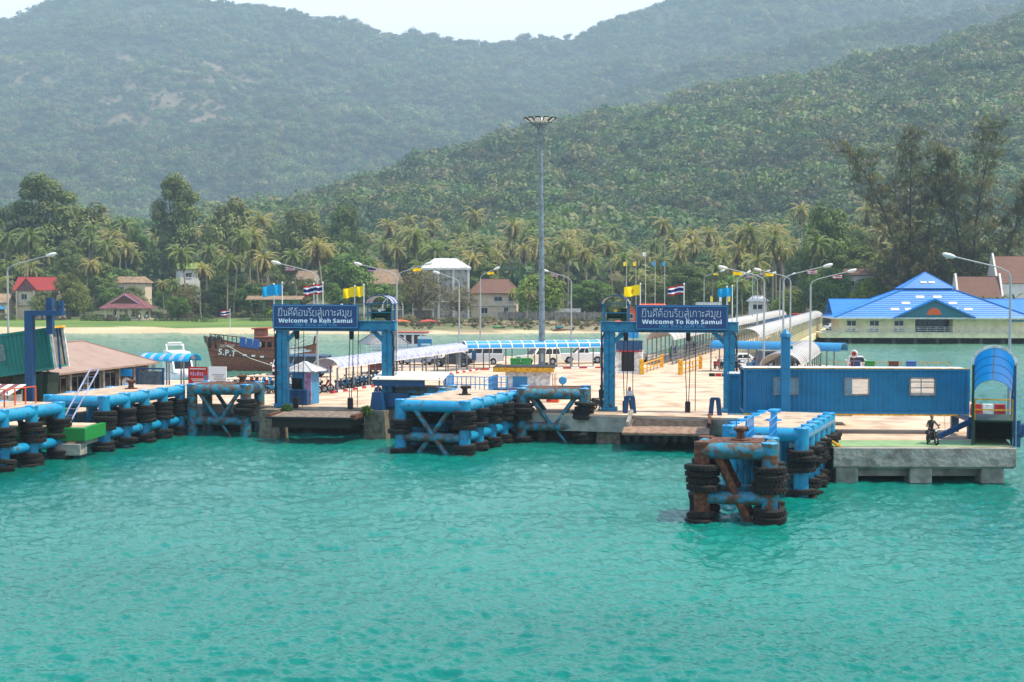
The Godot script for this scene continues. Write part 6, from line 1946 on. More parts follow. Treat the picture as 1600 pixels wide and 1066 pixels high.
func terminal() -> void:
	var o := thing("terminal_building", "cream terminal on piles over the water with bright blue hipped roof", "building", P(78.0, 266, 0), -3)
	var b := B.new()
	b.box(Vector3(3, 1.55, 0), Vector3(47, 1.0, 13), Basis.IDENTITY, 0.05)
	obj("platform", b, M.beige, o)
	b = B.new()
	b.box(Vector3(3, 2.05, 6.55), Vector3(47, 0.12, 0.2))
	obj("platform_edge", b, M.white, o)
	b = B.new()
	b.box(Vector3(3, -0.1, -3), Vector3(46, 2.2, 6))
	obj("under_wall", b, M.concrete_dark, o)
	for i in 12:
		b = B.new(); b.tube([Vector3(-19 + i * 4.0, -2, 5.6), Vector3(-19 + i * 4.0, 1.1, 5.6)], 0.35, 8)
		obj("pile", b, M.concrete_dark, o)
	for sg in [[-16.6, -2.9], [4.0, 25.5]]:
		b = B.new(); b.box(Vector3((sg[0] + sg[1]) / 2, 3.5, 0), Vector3(sg[1] - sg[0], 2.9, 10))
		obj("wall", b, M.beige, o)
	b = B.new(); b.box(Vector3(0.5, 3.5, 2.0), Vector3(6.9, 2.9, 0.1))
	obj("entrance_glass", b, M.dark_glass, o)
	b = B.new()
	for i in 8: b.box(Vector3(-2.9 + i * 0.98, 3.5, 2.1), Vector3(0.08, 2.9, 0.1))
	b.box(Vector3(0.5, 4.2, 2.1), Vector3(6.9, 0.08, 0.08))
	obj("mullion", b, M.navy, o)
	for q in [[-14.6, 1], [-10.4, 1], [-5.9, 1], [20.0, 0]]:
		b = B.new()
		if q[1] == 1:
			for e in [[-0.85, -0.5, 0.85, -0.5], [-0.85, 0.5, 0.85, 0.5], [-0.85, -0.5, -0.85, 0.5], [0.85, -0.5, 0.85, 0.5], [0, -0.5, 0, 0.5]]:
				b.bar(Vector3(q[0] + e[0], 3.75 + e[1], 5.04), Vector3(q[0] + e[2], 3.75 + e[3], 5.04), 0.09)
			var fr := obj("window", b, M.white, o)
			b = B.new(); b.box(Vector3(q[0], 3.75, 5.02), Vector3(1.7, 1.0, 0.05))
			obj("pane", b, M.dark_glass, fr)
			for s in [-0.5, 0.5]:
				b = B.new(); b.box(Vector3(q[0] + s, 2.55, 5.25), Vector3(0.85, 0.6, 0.35), Basis.IDENTITY, 0.04)
				var ac := obj("air_conditioner", b, M.white, o)
				b = B.new(); b.lathe([Vector2(0, 0.02), Vector2(0.22, 0.02), Vector2(0.22, 0)], 10, Vector3(q[0] + s - 0.1, 2.55, 5.43), Basis(Vector3.RIGHT, PI / 2))
				obj("fan_grille", b, M.grey, ac)
	b = B.new(); b.box(Vector3(15.5, 4.2, 5.05), Vector3(3.0, 0.3, 0.06))
	obj("wall_sign", b, M.sheet_blue, o)
	b = B.new(); rails(b, [Vector3(-20, 2.1, 6.3), Vector3(26, 2.1, 6.3)], 1.0, 1.6, 0.025, 3)
	obj("railing", b, M.white, o)
	# roofs: two low wings, the great hip, its lantern and the porch gable
	for q in [[-10.6, 12.4], [18.5, 17.0]]:
		var wing := Node3D.new(); wing.name = "roof_wing"; o.add_child(wing, true)
		wing.position = Vector3(q[0], 0, -3.5)
		roof(wing, q[1], 9, 4.9, 3.3, 1.0, 0.6, M.roof_blue, "x")
	var main := Node3D.new(); main.name = "main_roof"; o.add_child(main, true)
	# truncated hip
	var e0 := Vector2(18.2, 6.9); var t0 := Vector2(4.6, 2.6)
	var yb := 4.85; var yt := 10.0
	var lo := [Vector3(-e0.x, yb, e0.y), Vector3(e0.x, yb, e0.y), Vector3(e0.x, yb, -e0.y), Vector3(-e0.x, yb, -e0.y)]
	var hi := [Vector3(-t0.x, yt, t0.y), Vector3(t0.x, yt, t0.y), Vector3(t0.x, yt, -t0.y), Vector3(-t0.x, yt, -t0.y)]
	for i in 4:
		var j := (i + 1) % 4
		for k in 14:
			b = B.new()
			var t := k / 14.0; var u := (k + 1) / 14.0
			var a: Vector3 = lo[i].lerp(hi[i], t); var c: Vector3 = lo[j].lerp(hi[j], t); var d: Vector3 = lo[j].lerp(hi[j], u); var e: Vector3 = lo[i].lerp(hi[i], u)
			var nn := (c - a).cross(e - a).normalized()
			if nn.y < 0: nn = -nn
			b.quad(a + nn * 0.05, c + nn * 0.05, d, e); b.quad(a, c, c + nn * 0.05, a + nn * 0.05)
			obj("roof_course", b, M.roof_blue if (k * 5 + i) % 3 != 0 else M.roof_blue_b, main)
		b = B.new(); b.bar(lo[i] + Vector3(0, 0.05, 0), hi[i] + Vector3(0, 0.08, 0), 0.3, 0.18)
		obj("hip_cap", b, M.roof_blue, main)
		b = B.new(); b.bar(lo[i] + Vector3(0, -0.14, 0), lo[j] + Vector3(0, -0.14, 0), 0.12, 0.3)
		obj("fascia", b, M.white, main)
	b = B.new(); b.quad(lo[0] + Vector3(0, -0.05, 0), lo[1] + Vector3(0, -0.05, 0), lo[2] + Vector3(0, -0.05, 0), lo[3] + Vector3(0, -0.05, 0))
	obj("soffit", b, M.beige, main)
	for q in [[-9.2, 0.16], [-6.6, 0.16], [-7.0, 0.38], [-4.2, 0.6], [-1.0, 0.6], [1.6, 0.38], [1.6, 0.16], [4.2, 0.16]]:
		b = B.new()
		var zz := lerpf(e0.y, t0.y, q[1] + 0.12); var yy := lerpf(yb, yt, q[1] + 0.12)
		b.box(Vector3(q[0] + 2.4, yy + 0.09, zz), Vector3(1.5, 0.06, 0.5), Basis(Vector3.RIGHT, atan2(yt - yb, e0.y - t0.y)))
		obj("skylight", b, M.white_plain, main)
	var lan := Node3D.new(); lan.name = "roof_lantern"; o.add_child(lan, true)
	b = B.new(); b.box(Vector3(0, yt + 0.05, 0), Vector3(8.6, 0.5, 4.8))
	obj("lantern_wall", b, M.navy, lan)
	roof(lan, 9.0, 5.0, yt + 0.3, 3.0, 0.02, 0.4, M.roof_blue, "x")
	for x in [-0.75, 0.75]:
		b = B.new(); b.box(Vector3(x, yt + 1.35, 2.02), Vector3(1.1, 0.06, 0.45), Basis(Vector3.RIGHT, atan2(3.0, 2.9)))
		obj("skylight", b, M.white_plain, lan)
	var po := Node3D.new(); po.name = "porch_roof"; o.add_child(po, true)
	b = B.new(); b.extrude(PackedVector2Array([Vector2(-6.6, 5.0), Vector2(6.6, 5.0), Vector2(0.4, 8.0), Vector2(-0.4, 8.0)]), 0.15, Transform3D(Basis.IDENTITY, Vector3(0, 0, 7.1)))
	obj("porch_gable", b, M.cloth_teal, po)
	b = B.new(); b.extrude(PackedVector2Array(arc(0, 5.25, 1.3, 0, PI, 10)), 0.06, Transform3D(Basis.IDENTITY, Vector3(0, 0.1, 7.22)))
	obj("gable_fan", b, M.orange, po)
	for s in [-1.0, 1.0]:
		b = B.new()
		var p0 := Vector3(s * 7.4, 4.85, 7.7); var p1 := Vector3(0, 8.3, 7.7); var q1 := Vector3(0, 8.3, 2.8); var q0 := Vector3(s * 7.4, 4.85, 5.9)
		b.quad(p0, p1, q1, q0); b.quad(p0 + Vector3(0, -0.12, 0), p1 + Vector3(0, -0.12, 0), q1 + Vector3(0, -0.12, 0), q0 + Vector3(0, -0.12, 0))
		obj("porch_slope", b, M.roof_blue_b, po)
		b = B.new(); b.bar(p0 + Vector3(0, -0.06, 0.04), p1 + Vector3(0, -0.06, 0.04), 0.1, 0.3)
		obj("bargeboard", b, M.roof_blue, po)

func pier_platforms() -> void:
	var ft := [[1.55, 4], [-0.25, 3]]
	# middle one
	dolphin("blue pipe mooring platform in the middle with a black bollard", P(-4.95, 87.4), -19, 4.3, 9.4, 5, 3.35, M.pipe, M.platform, "middle platform", {"right": ft, "left_front": [[1.2, 3], [-0.3, 2]], "left": [[1.4, 4], [-0.25, 3]], "brace": "x", "bollard": [0.4, -4.6], "bm": M.black})
	dolphin("light blue pipe mooring platform before the blue gangway with a blue bollard", P(12.65, 70.1), -21, 3.6, 9.0, 6, 3.4, M.pipe, M.platform, "right platform", {"right": [[1.2, 4], [-0.2, 3]], "right_front": [[1.15, 4], [-0.25, 2]], "brace": "", "bollard": [-0.2, -3.4], "bm": M.sheet_cyan, "low_end": false})
	dolphin("rust stained mooring platform nearest the viewer with a rusty bollard", P(9.9, 62.0), -12, 2.95, 2.3, 2, 3.5, M.pipe_old, M.pipe_rust, "rusty front platform", {"rusty": true, "right": [[1.25, 4], [-0.25, 3]], "left": [[1.3, 4], [-0.25, 2]], "left_back": [[1.3, 4], [-0.25, 4]], "brace": "one", "bollard": [0.15, -0.9], "low": true})
	dolphin("blue pipe mooring platform on the left beside the low roofed hall", P(-27.7, 89.3), -14, 3.9, 10.2, 5, 3.5, M.pipe, M.platform, "left platform", {"right": [[1.35, 4], [-0.25, 3]], "left_front": [], "brace": "", "low_end": false, "bollard": [0.5, -6.0]})
	dolphin("blue pipe mooring platform cut by the left edge of the view", P(-31.5, 77.3), -16, 4.0, 8.2, 4, 3.45, M.pipe, M.platform, "far left platform", {"right": [[1.3, 4], [-0.25, 3]], "brace": "x"})
	dolphin("stained blue dolphin with tyres on one pile left of the left gate", P(-20.5, 98.2), -8, 3.9, 3.0, 2, 3.6, M.pipe_old, M.pipe_rust, "small left dolphin", {"right_front": [[1.4, 4]], "brace": "v", "low": false, "bollard": [1.4, -0.8], "low_end": true})
	dolphin("blue dolphin with V brace left of the right gate", P(2.75, 94.2), -5, 4.2, 2.6, 2, 3.6, M.pipe_old, M.pipe_rust, "V braced dolphin", {"right_front": [[1.5, 4], [-0.25, 3]], "left_front": [[1.4, 4], [-0.25, 2]], "brace": "v", "low": false})
	dolphin("teal stained dolphin behind the middle mooring platform", P(-6.6, 97.6), -17, 3.6, 2.2, 2, 3.45, M.pipe_old, M.pipe_rust, "hidden teal dolphin", {"brace": "", "low": false, "bollard": [-0.2, -0.9], "bm": M.black})
	dolphin("short blue dolphin tucked behind the gangway's left end", P(17.6, 86.0), -17, 1.9, 1.8, 2, 3.6, M.pipe, M.platform, "dolphin behind the gangway", {"left_front": [[1.2, 4]], "brace": "", "low": false})
	# gangplank with railings between the two right platforms
	var o := thing("railed_gangplank", "small blue railed gangplank hung between the two right mooring platforms", "gangplank", P(11.4, 65.0, 3.1), -16)
	var b := B.new(); b.box(Vector3(0, 0.0, -1.5), Vector3(1.1, 0.1, 3.4))
	obj("plank", b, M.steel, o)
	for s in [-0.55, 0.55]:
		b = B.new(); rails(b, [Vector3(s, 0.05, 0.1), Vector3(s, 0.05, -3.1)], 1.0, 0.55, 0.022, 3)
		obj("railing", b, M.sheet_cyan, o)
	b = B.new()
	b.bar(Vector3(-0.9, 0.1, -3.1), Vector3(-0.9, 1.0, -3.1), 0.05); rails(b, [Vector3(-1.5, 0.05, -0.2), Vector3(-0.55, 0.05, -0.2)], 1.0, 0.4, 0.022, 2)
	obj("end_railing", b, M.sheet_cyan, o)
	o = thing("dark_crate", "dark green crate on the green edged landing", "crate", P(-28.2, 86.2, DECK), -6)
	box1("crate_body", Vector3(0, 0.45, 0), Vector3(1.3, 0.9, 0.9), M.dark_green, o, 0.04)
	box1("lid", Vector3(0, 0.95, 0), Vector3(1.5, 0.1, 1.05), M.green, o, 0.02)
	# ladders
	o = thing("boarding_ladder", "pale blue ladder leaning from the green landing to the left mooring platform", "ladder", P(-27.3, 86.6, 1.9), -14)
	b = B.new()
	for s in [-0.3, 0.3]: b.tube([Vector3(s, 0, 0.6), Vector3(s + 0.7, 3.4, -1.9)], 0.05, 6)
	for i in 9: b.bar(Vector3(-0.3, 0, 0.6).lerp(Vector3(0.4, 3.4, -1.9), (i + 0.5) / 9), Vector3(0.3, 0, 0.6).lerp(Vector3(1.0, 3.4, -1.9), (i + 0.5) / 9), 0.04)
	obj("ladder_frame", b, M.sheet_light, o)
	o = thing("yellow_ladder", "yellow ladder at the left corner of the concrete landing", "ladder", P(17.0, 74.6, 1.95), -20)
	b = B.new()
	for s in [-0.25, 0.25]: b.bar(Vector3(-0.9 + s * 0.3, 0.7, s), Vector3(0.7, -0.2, s), 0.1)
	for i in 6: b.bar(Vector3(-0.9, 0.7, -0.25).lerp(Vector3(0.7, -0.2, -0.25), (i + 0.5) / 6), Vector3(-0.9, 0.7, 0.25).lerp(Vector3(0.7, -0.2, 0.25), (i + 0.5) / 6), 0.06)
	obj("ladder_frame", b, M.yellow, o)

func gates_and_gangways() -> void:
	gate("left blue ramp gate with winch and arched canopy at its right end", P(-12.4, 98.6, DECK), QUAY + 8, 7.6, 1.0)
	gate("right blue ramp gate with winch and tin canopy at its left end", P(10.65, 95.4, DECK), QUAY + 8, 8.1, -1.0)
	# concrete feet
	for q in [[-16.6, 97.6, "left foot of the left gate"], [-9.2, 96.6, "right foot of the left gate"], [6.6, 94.0, "left foot of the right gate"], [14.0, 91.8, "right foot of the right gate"]]:
		var o := thing("concrete_pier", "stained tapering concrete pier under the %s" % q[2], "pier", P(q[0], q[1], 0), QUAY)
		var b := B.new()
		b.extrude(PackedVector2Array([Vector2(-0.95, -2), Vector2(0.95, -2), Vector2(0.7, DECK), Vector2(-0.7, DECK)]), 1.3)
		obj("pier_body", b, M.foot, o)
	for q in [[-9.2, 96.6, 0.75, "blue tapered post beside the right foot of the left gate"], [7.9, 94.2, 0.7, "blue frame beside the left column of the right gate"], [13.4, 92.6, 0.7, "blue frame beside the right column of the right gate"]]:
		var o := thing("guide_post", q[3], "post", P(q[0], q[1], DECK), QUAY)
		var b := B.new()
		if q[0] < 0: b.extrude(PackedVector2Array([Vector2(-0.5, 0), Vector2(0.5, 0), Vector2(0.32, 1.25), Vector2(-0.32, 1.25)]), 0.7)
		else:
			for s in [-1.0, 1.0]: b.bar(Vector3(s * 0.3, 0, 0), Vector3(s * 0.19, 1.1, 0), 0.15, 0.3)
			b.box(Vector3(0, 1.1, 0), Vector3(0.54, 0.16, 0.32))
		obj("post_body", b, M.navy, o)
	# right ramp, let down
	var o := thing("loading_ramp", "rusty steel loading ramp let down to the water at the right gate", "ramp", P(10.6, 93.6, 1.85), QUAY + 8)
	var tl := Basis(Vector3.RIGHT, deg_to_rad(6.5))
	for i in 6:
		var b := B.new(); b.box(tl * Vector3(-2.05 + i * 0.82, -0.08, 2.0), Vector3(0.8, 0.16, 4.2), tl)
		obj("ramp_plate", b, M.ramp_top, o)
	var b := B.new()
	for i in 12: b.box(tl * Vector3(0, 0.03, 0.3 + i * 0.3), Vector3(4.7, 0.05, 0.06), tl)
	obj("tread_bar", b, M.ramp_top, o)
	b = B.new(); b.box(tl * Vector3(-0.1, -0.12, 4.7), Vector3(5.5, 0.2, 1.5), tl * Basis(Vector3.RIGHT, 0.05), 0.04)
	obj("ramp_lip", b, M.lip, o)
	b = B.new()
	for i in 9: b.box(tl * Vector3(-2.5 + i * 0.6, -0.42, 5.1), Vector3(0.3, 0.5, 0.6), tl)
	b.box(tl * Vector3(0, -0.4, 2.2), Vector3(4.6, 0.5, 4.4), tl)
	obj("under_frame", b, M.black, o)
	for s in [-1.0, 1.0]:
		b = B.new(); b.box(tl * Vector3(s * 2.6, 0.12, 1.8), Vector3(0.2, 0.36, 4.4), tl)
		obj("ramp_kerb", b, M.concrete if s < 0 else M.ramp, o)
	# left ramp, level
	o = thing("loading_ramp", "dark loading ramp held level at the left gate with weeds on its corners", "ramp", P(-12.9, 97.0, 1.8), QUAY + 8)
	tl = Basis(Vector3.RIGHT, deg_to_rad(1.5))
	for i in 6:
		b = B.new(); b.box(tl * Vector3(-2.3 + i * 0.92, -0.08, 1.7), Vector3(0.9, 0.16, 3.6), tl)
		obj("ramp_plate", b, M.ramp_top, o)
	b = B.new(); b.box(Vector3(0, -0.5, 1.6), Vector3(5.4, 0.66, 3.6)); b.box(Vector3(0, -0.16, 3.55), Vector3(6.0, 0.12, 0.5))
	obj("under_frame", b, M.black, o)
	b = B.new(); b.box(Vector3(2.9, -0.1, 2.2), Vector3(0.3, 0.3, 2.6)); b.box(Vector3(-2.9, -0.1, 2.2), Vector3(0.3, 0.3, 2.6))
	obj("ramp_kerb", b, M.ramp, o)
	for q in [[-9.9, 95.6, "weeds growing at the right corner of the left ramp"], [-15.6, 97.2, "weeds growing at the left corner of the left ramp"]]:
		bush(int(700 - q[0]), Vector3(0.5, 0.3, 0.4), Color(0.07, 0.15, 0.03), q[2], P(q[0], q[1], 1.85)).scale = Vector3(1, 1, 1)
	# gangways
	var bs := Q(-4)
	container("long blue corrugated gangway container with three windows, raised on posts", P(19.9, 82.1, 3.05), bs, 12.8, 2.6, 2.4, [[-4.0, 1.1, 1.35, 0.95], [0.05, 1.1, 1.35, 0.95], [3.75, 1.1, 1.4, 0.98, 1]], M.gangway_blue, M.yellow)
	container("blue container section set back behind the long gangway's left end", P(17.2, 87.4, 2.55), Q(-8), 7.5, 2.45, 2.3, [], M.gangway_blue, M.white)
	o = thing("gangway_post", "tall blue post rising in front of the long gangway container", "post", P(15.6, 80.2, 0), -4)
	b = B.new()
	b.box(Vector3(0, 3.4, 0), Vector3(0.5, 8.2, 0.5), Basis.IDENTITY, 0.04)
	b.lathe([Vector2(0.35, 0), Vector2(0.3, 0.2), Vector2(0.06, 0.45), Vector2(0.0, 0.5)], 8, Vector3(0, 7.5, 0))
	b.bar(Vector3(0.26, 6.9, 0), Vector3(0.4, 6.9, 0), 0.2)
	obj("post_body", b, M.gangway_blue, o)
	o = thing("gangway_support", "blue leg with slanting strut carrying the gangway's right end", "support", P(25.1, 79.5, DECK), -4)
	b = B.new()
	b.box(Vector3(0.6, 0.57, 1.2), Vector3(0.4, 1.14, 0.4)); b.box(Vector3(0.6, 0.57, -2.6), Vector3(0.4, 1.14, 0.4))
	b.box(Vector3(0.6, 1.04, -0.7), Vector3(0.36, 0.2, 4.2))
	obj("leg", b, M.navy, o)
	b = B.new(); b.bar(Vector3(-1.3, 0.06, 1.35), Vector3(0.55, 1.0, 1.35), 0.28)
	obj("strut", b, M.navy, o)
	o = thing("gangway_support", "blue trestle under the gangway's left end", "support", P(15.2, 82.3, 0), -4)
	b = B.new()
	for z in [-0.9, 0.9]: b.box(Vector3(0, 0.5, z), Vector3(0.4, 4.9, 0.4))
	b.box(Vector3(0, 2.8, 0), Vector3(0.4, 0.3, 2.4))
	obj("leg", b, M.navy, o)
	# end hatch of the gangway and the stair canopy
	o = thing("stair_canopy", "cyan barrel vaulted stair canopy on green posts at the right end of the landing", "canopy", P(25.6, 74.6, DECK), -18)
	var ct := Basis(Vector3.RIGHT, deg_to_rad(-24.0))
	arch(o, "roof_sheet", Vector3(0, 3.35, -2.35), 2.1, 0.95, 4.9, M.cyan_sheet, M.navy, 4, null, ct)
	b = B.new()
	b.bar(Vector3(0, 5.3, -0.15), Vector3(0, 3.3, -4.6), 0.06)
	for z in [-0.12]:
		for i in 10:
			var a0 := PI * i / 10.0; var a1 := PI * (i + 1) / 10.0
			b.bar(Vector3(-cos(a0) * 1.12, 4.3 + sin(a0) * 1.0, z), Vector3(-cos(a1) * 1.12, 4.3 + sin(a1) * 1.0, z), 0.1, 0.16)
	obj("front_arch", b, M.white, o)
	for s in [-1.0, 1.0]:
		b = B.new(); b.bar(Vector3(s * 1.05, 0, 0), Vector3(s * 1.05, 4.3, -0.1), 0.13); b.bar(Vector3(s * 1.05, 0, -4.4), Vector3(s * 1.05, 2.4, -4.4), 0.13)
		obj("post", b, M.dark_green if s < 0 else M.navy, o)
	b = B.new(); b.box(Vector3(0, 1.3, -2.2), Vector3(1.9, 0.1, 3.9), Basis(Vector3.RIGHT, 0.0)); b.box(Vector3(0, 0.62, -3.9), Vector3(1.9, 1.3, 0.08)); b.box(Vector3(-0.94, 0.62, -2.2), Vector3(0.06, 1.3, 3.9)); b.box(Vector3(0.94, 0.62, -2.2), Vector3(0.06, 1.3, 3.9))
	obj("stair_box", b, M.dark_green, o)
	b = B.new(); rails(b, [Vector3(-0.95, 1.35, -0.25), Vector3(0.95, 1.35, -0.25)], 1.1, 1.9, 0.035, 2)
	obj("railing", b, M.yellow, o)
	b = B.new(); b.bar(Vector3(1.25, 0, 0.2), Vector3(1.25, 1.4, 0.1), 0.2); b.box(Vector3(1.45, 0.9, 0.2), Vector3(0.35, 0.8, 0.3), Basis(Vector3(0, 0, 1), -0.4), 0.1)
	obj("corner_fender", b, M.navy, o)
	for i in 7:
		o = thing("barrier_block", "%s barrier block from the left behind the stair canopy, painted %s" % [ordinal(i), "red" if i % 2 == 0 else "white"], "barrier", P(27.6 + i * 0.75, 93.0 - i * 0.1, DECK), -8)
		b = B.new(); b.extrude(PackedVector2Array([Vector2(-0.36, 0), Vector2(0.36, 0), Vector2(0.32, 0.75), Vector2(-0.32, 0.75)]), 0.4)
		obj("block", b, M.red if i % 2 == 0 else M.white, o)
	# left green gangway, tilted upwards
	var gb := Q(-3) * Basis(Vector3(0, 0, 1), deg_to_rad(8.0))
	o = container("tilted green corrugated gangway container with white lettering at the left edge", P(-36.9, 95.3, 4.05), gb, 13.0, 2.7, 2.4, [[2.6, 1.0, 1.3, 1.0], [-3.0, 1.0, 1.3, 1.0]], M.teal, M.teal, {"ends": false})
	b = B.new()
	var pts := []
	for i in 9: pts.append(Vector3(-0.2 + cos(2.6 - i * 0.55) * 0.55, 1.75 + sin(2.6 - i * 0.55) * 0.42, 1.25))
	b.tube(pts, 0.1, 5); b.tube([pts[-1], Vector3(-0.75, 1.0, 1.25), Vector3(0.45, 1.0, 1.25)], 0.1, 5)
	obj("white_emblem", b, M.white_plain, o)
	b = B.new()
	for k in 5: b.box(Vector3(-1.5 + k * 0.3, 0.62, 1.25), Vector3(0.2, 0.26 - (k % 2) * 0.06, 0.03))
	b.box(Vector3(-0.9, 0.3, 1.25), Vector3(1.4, 0.1, 0.03))
	obj("worn_lettering", b, M.white_plain, o)
	b = B.new()
	for z in [-1.15, 1.15]: b.box(Vector3(6.56, 1.35, z), Vector3(0.2, 2.7, 0.16))
	obj("end_jamb", b, M.white, o)
	b = B.new(); b.box(Vector3(6.6, 2.72, 0), Vector3(0.3, 0.14, 2.5))
	obj("end_lintel", b, M.yellow, o)
	b = B.new(); b.box(Vector3(6.3, 1.35, 0), Vector3(0.08, 2.5, 2.2))
	obj("end_door", b, M.wall_grey, o)
	b = B.new(); b.bar(Vector3(6.9, -0.1, 1.2), Vector3(7.1, 2.6, 1.2), 0.12)
	obj("end_post", b, M.navy, o)
	b = B.new(); b.box(Vector3(4.6, -0.9, 0), Vector3(2.4, 1.6, 2.0), Basis(Vector3(0, 0, 1), -0.2)); b.bar(Vector3(5.6, -0.2, 1.1), Vector3(5.2, -2.4, 1.1), 0.2)
	obj("hinge_frame", b, M.dark_green, o)
	o = thing("gangway_gantry", "dark blue gantry frame lifting the green gangway", "gantry", P(-31.1, 92.4, DECK), -6)
	b = B.new(); b.box(Vector3(-0.6, 3.3, 0), Vector3(0.55, 6.6, 0.5), Basis.IDENTITY, 0.03)
	obj("column", b, M.navy, o)
	b = B.new(); b.box(Vector3(0.45, 6.75, 0), Vector3(2.6, 0.34, 0.5))
	obj("crossbeam", b, M.navy, o)
	b = B.new(); b.box(Vector3(0.55, 6.55, -0.6), Vector3(0.4, 2.4, 0.4)); b.box(Vector3(1.35, 7.2, 0), Vector3(0.16, 0.7, 0.3)); b.box(Vector3(1.65, 7.2, 0), Vector3(0.16, 0.7, 0.3))
	obj("head_post", b, M.navy, o)

func walkways() -> void:
	# main barrel roofed walkways
	walkway("striped pale barrel roof walkway running inland from the left gate", P(-15.0, 113, DECK), P(-5.6, 144.5, DECK), 2.3, 1.95, 0.8, 1.1, M.sheet_light, M.white, M.grey, {"skip": 3, "pw": 0.11})
	walkway("blue and white checked barrel roof walkway across the car park", P(-5.0, 145.6, DECK), P(10.2, 150.0, DECK), 2.6, 2.15, 0.75, 1.25, M.sheet_cyan, M.white_plain, M.grey, {"skip": 2, "m2": M.sheet_cyan})
	walkway("long white barrel roof walkway on the left side of the causeway", P(16.2, 154, DECK), P(57.0, 300, DECK), 3.0, 2.7, 1.0, 3.0, M.sheet_white, M.sheet_white, M.grey, {"skip": 1, "rail": 1.1, "rgap": 1.0, "pw": 0.12})
	walkway("long white barrel roof walkway on the right side of the causeway", P(27.0, 162, DECK), P(62.5, 290, DECK), 3.0, 2.7, 1.0, 3.0, M.sheet_white, M.sheet_white, M.beige, {"skip": 1, "rail": 1.1, "rgap": 1.0, "pw": 0.12})
	walkway("blue barrel roof walkway crossing behind the right gate", P(20.6, 142.5, DECK), P(32.0, 135.5, DECK), 2.4, 2.35, 0.75, 1.3, M.sheet_blue, M.sheet_blue, M.grey, {"skip": 3})
	walkway("short white barrel roof walkway behind the long blue gangway", P(21.2, 111.0, DECK), P(28.8, 138.0, DECK), 3.2, 2.2, 1.05, 1.6, M.sheet_white, M.sheet_white, M.grey, {"skip": 2, "rail": 1.0})
	walkway("short blue striped canopy behind the grey panel at the left", P(-31.5, 121.0, DECK), P(-27.0, 119.6, DECK), 2.2, 2.2, 0.6, 0.45, M.sheet_light, M.flag_blue, M.grey, {"skip": 3, "alt": true})
	# the hall at the left
	var o := house("low_hall", "long low hall with broad pinkish grey roof behind the left mooring platform", "building", P(-34.6, 105.2, DECK), -12, 8.4, 14.5, 2.5, M.concrete_dark, M.roof_pink, 1.75, 0.62, 0.7, "z", [], {"y0": 0.0})
	for i in 6:
		var b := B.new()
		var z := 6.0 - i * 2.4
		for e in [[-0.85, 0.9, 0.85, 0.9], [-0.85, 2.1, 0.85, 2.1], [-0.85, 0.9, -0.85, 2.1], [0.85, 0.9, 0.85, 2.1], [0, 0.9, 0, 2.1]]:
			b.bar(Vector3(4.24, e[1], z + e[0]), Vector3(4.24, e[3], z + e[2]), 0.1)
		var f := obj("window", b, M.wall_grey, o)
		b = B.new(); b.box(Vector3(4.22, 1.5, z), Vector3(0.05, 1.2, 1.7))
		obj("pane", b, M.dark_glass, f)
		b = B.new(); b.box(Vector3(4.3, 1.2, z - 1.2), Vector3(0.25, 2.5, 0.25))
		obj("pillar", b, M.concrete, o)
	o = thing("striped_stall", "stall with red and white striped tin roof below the green gangway", "stall", P(-34.6, 90.6, DECK), -8)
	for i in 14:
		var b := B.new()
		b.box(Vector3(-2.8 + i * 0.42, 1.85, 0), Vector3(0.41, 0.05, 2.4), Basis(Vector3.RIGHT, 0.22))
		obj("roof_strip", b, M.roof_maroon if i % 2 == 0 else M.white, o)
	var b := B.new(); b.box(Vector3(1.4, 0.75, -0.8), Vector3(2.6, 1.5, 0.1))
	obj("back_panel", b, M.white, o)
	b = B.new()
	for x in [-2.7, 2.7]:
		for z in [-0.9, 1.0]: b.bar(Vector3(x, 0, z), Vector3(x, 1.8, z), 0.08)
	obj("post", b, M.grey, o)

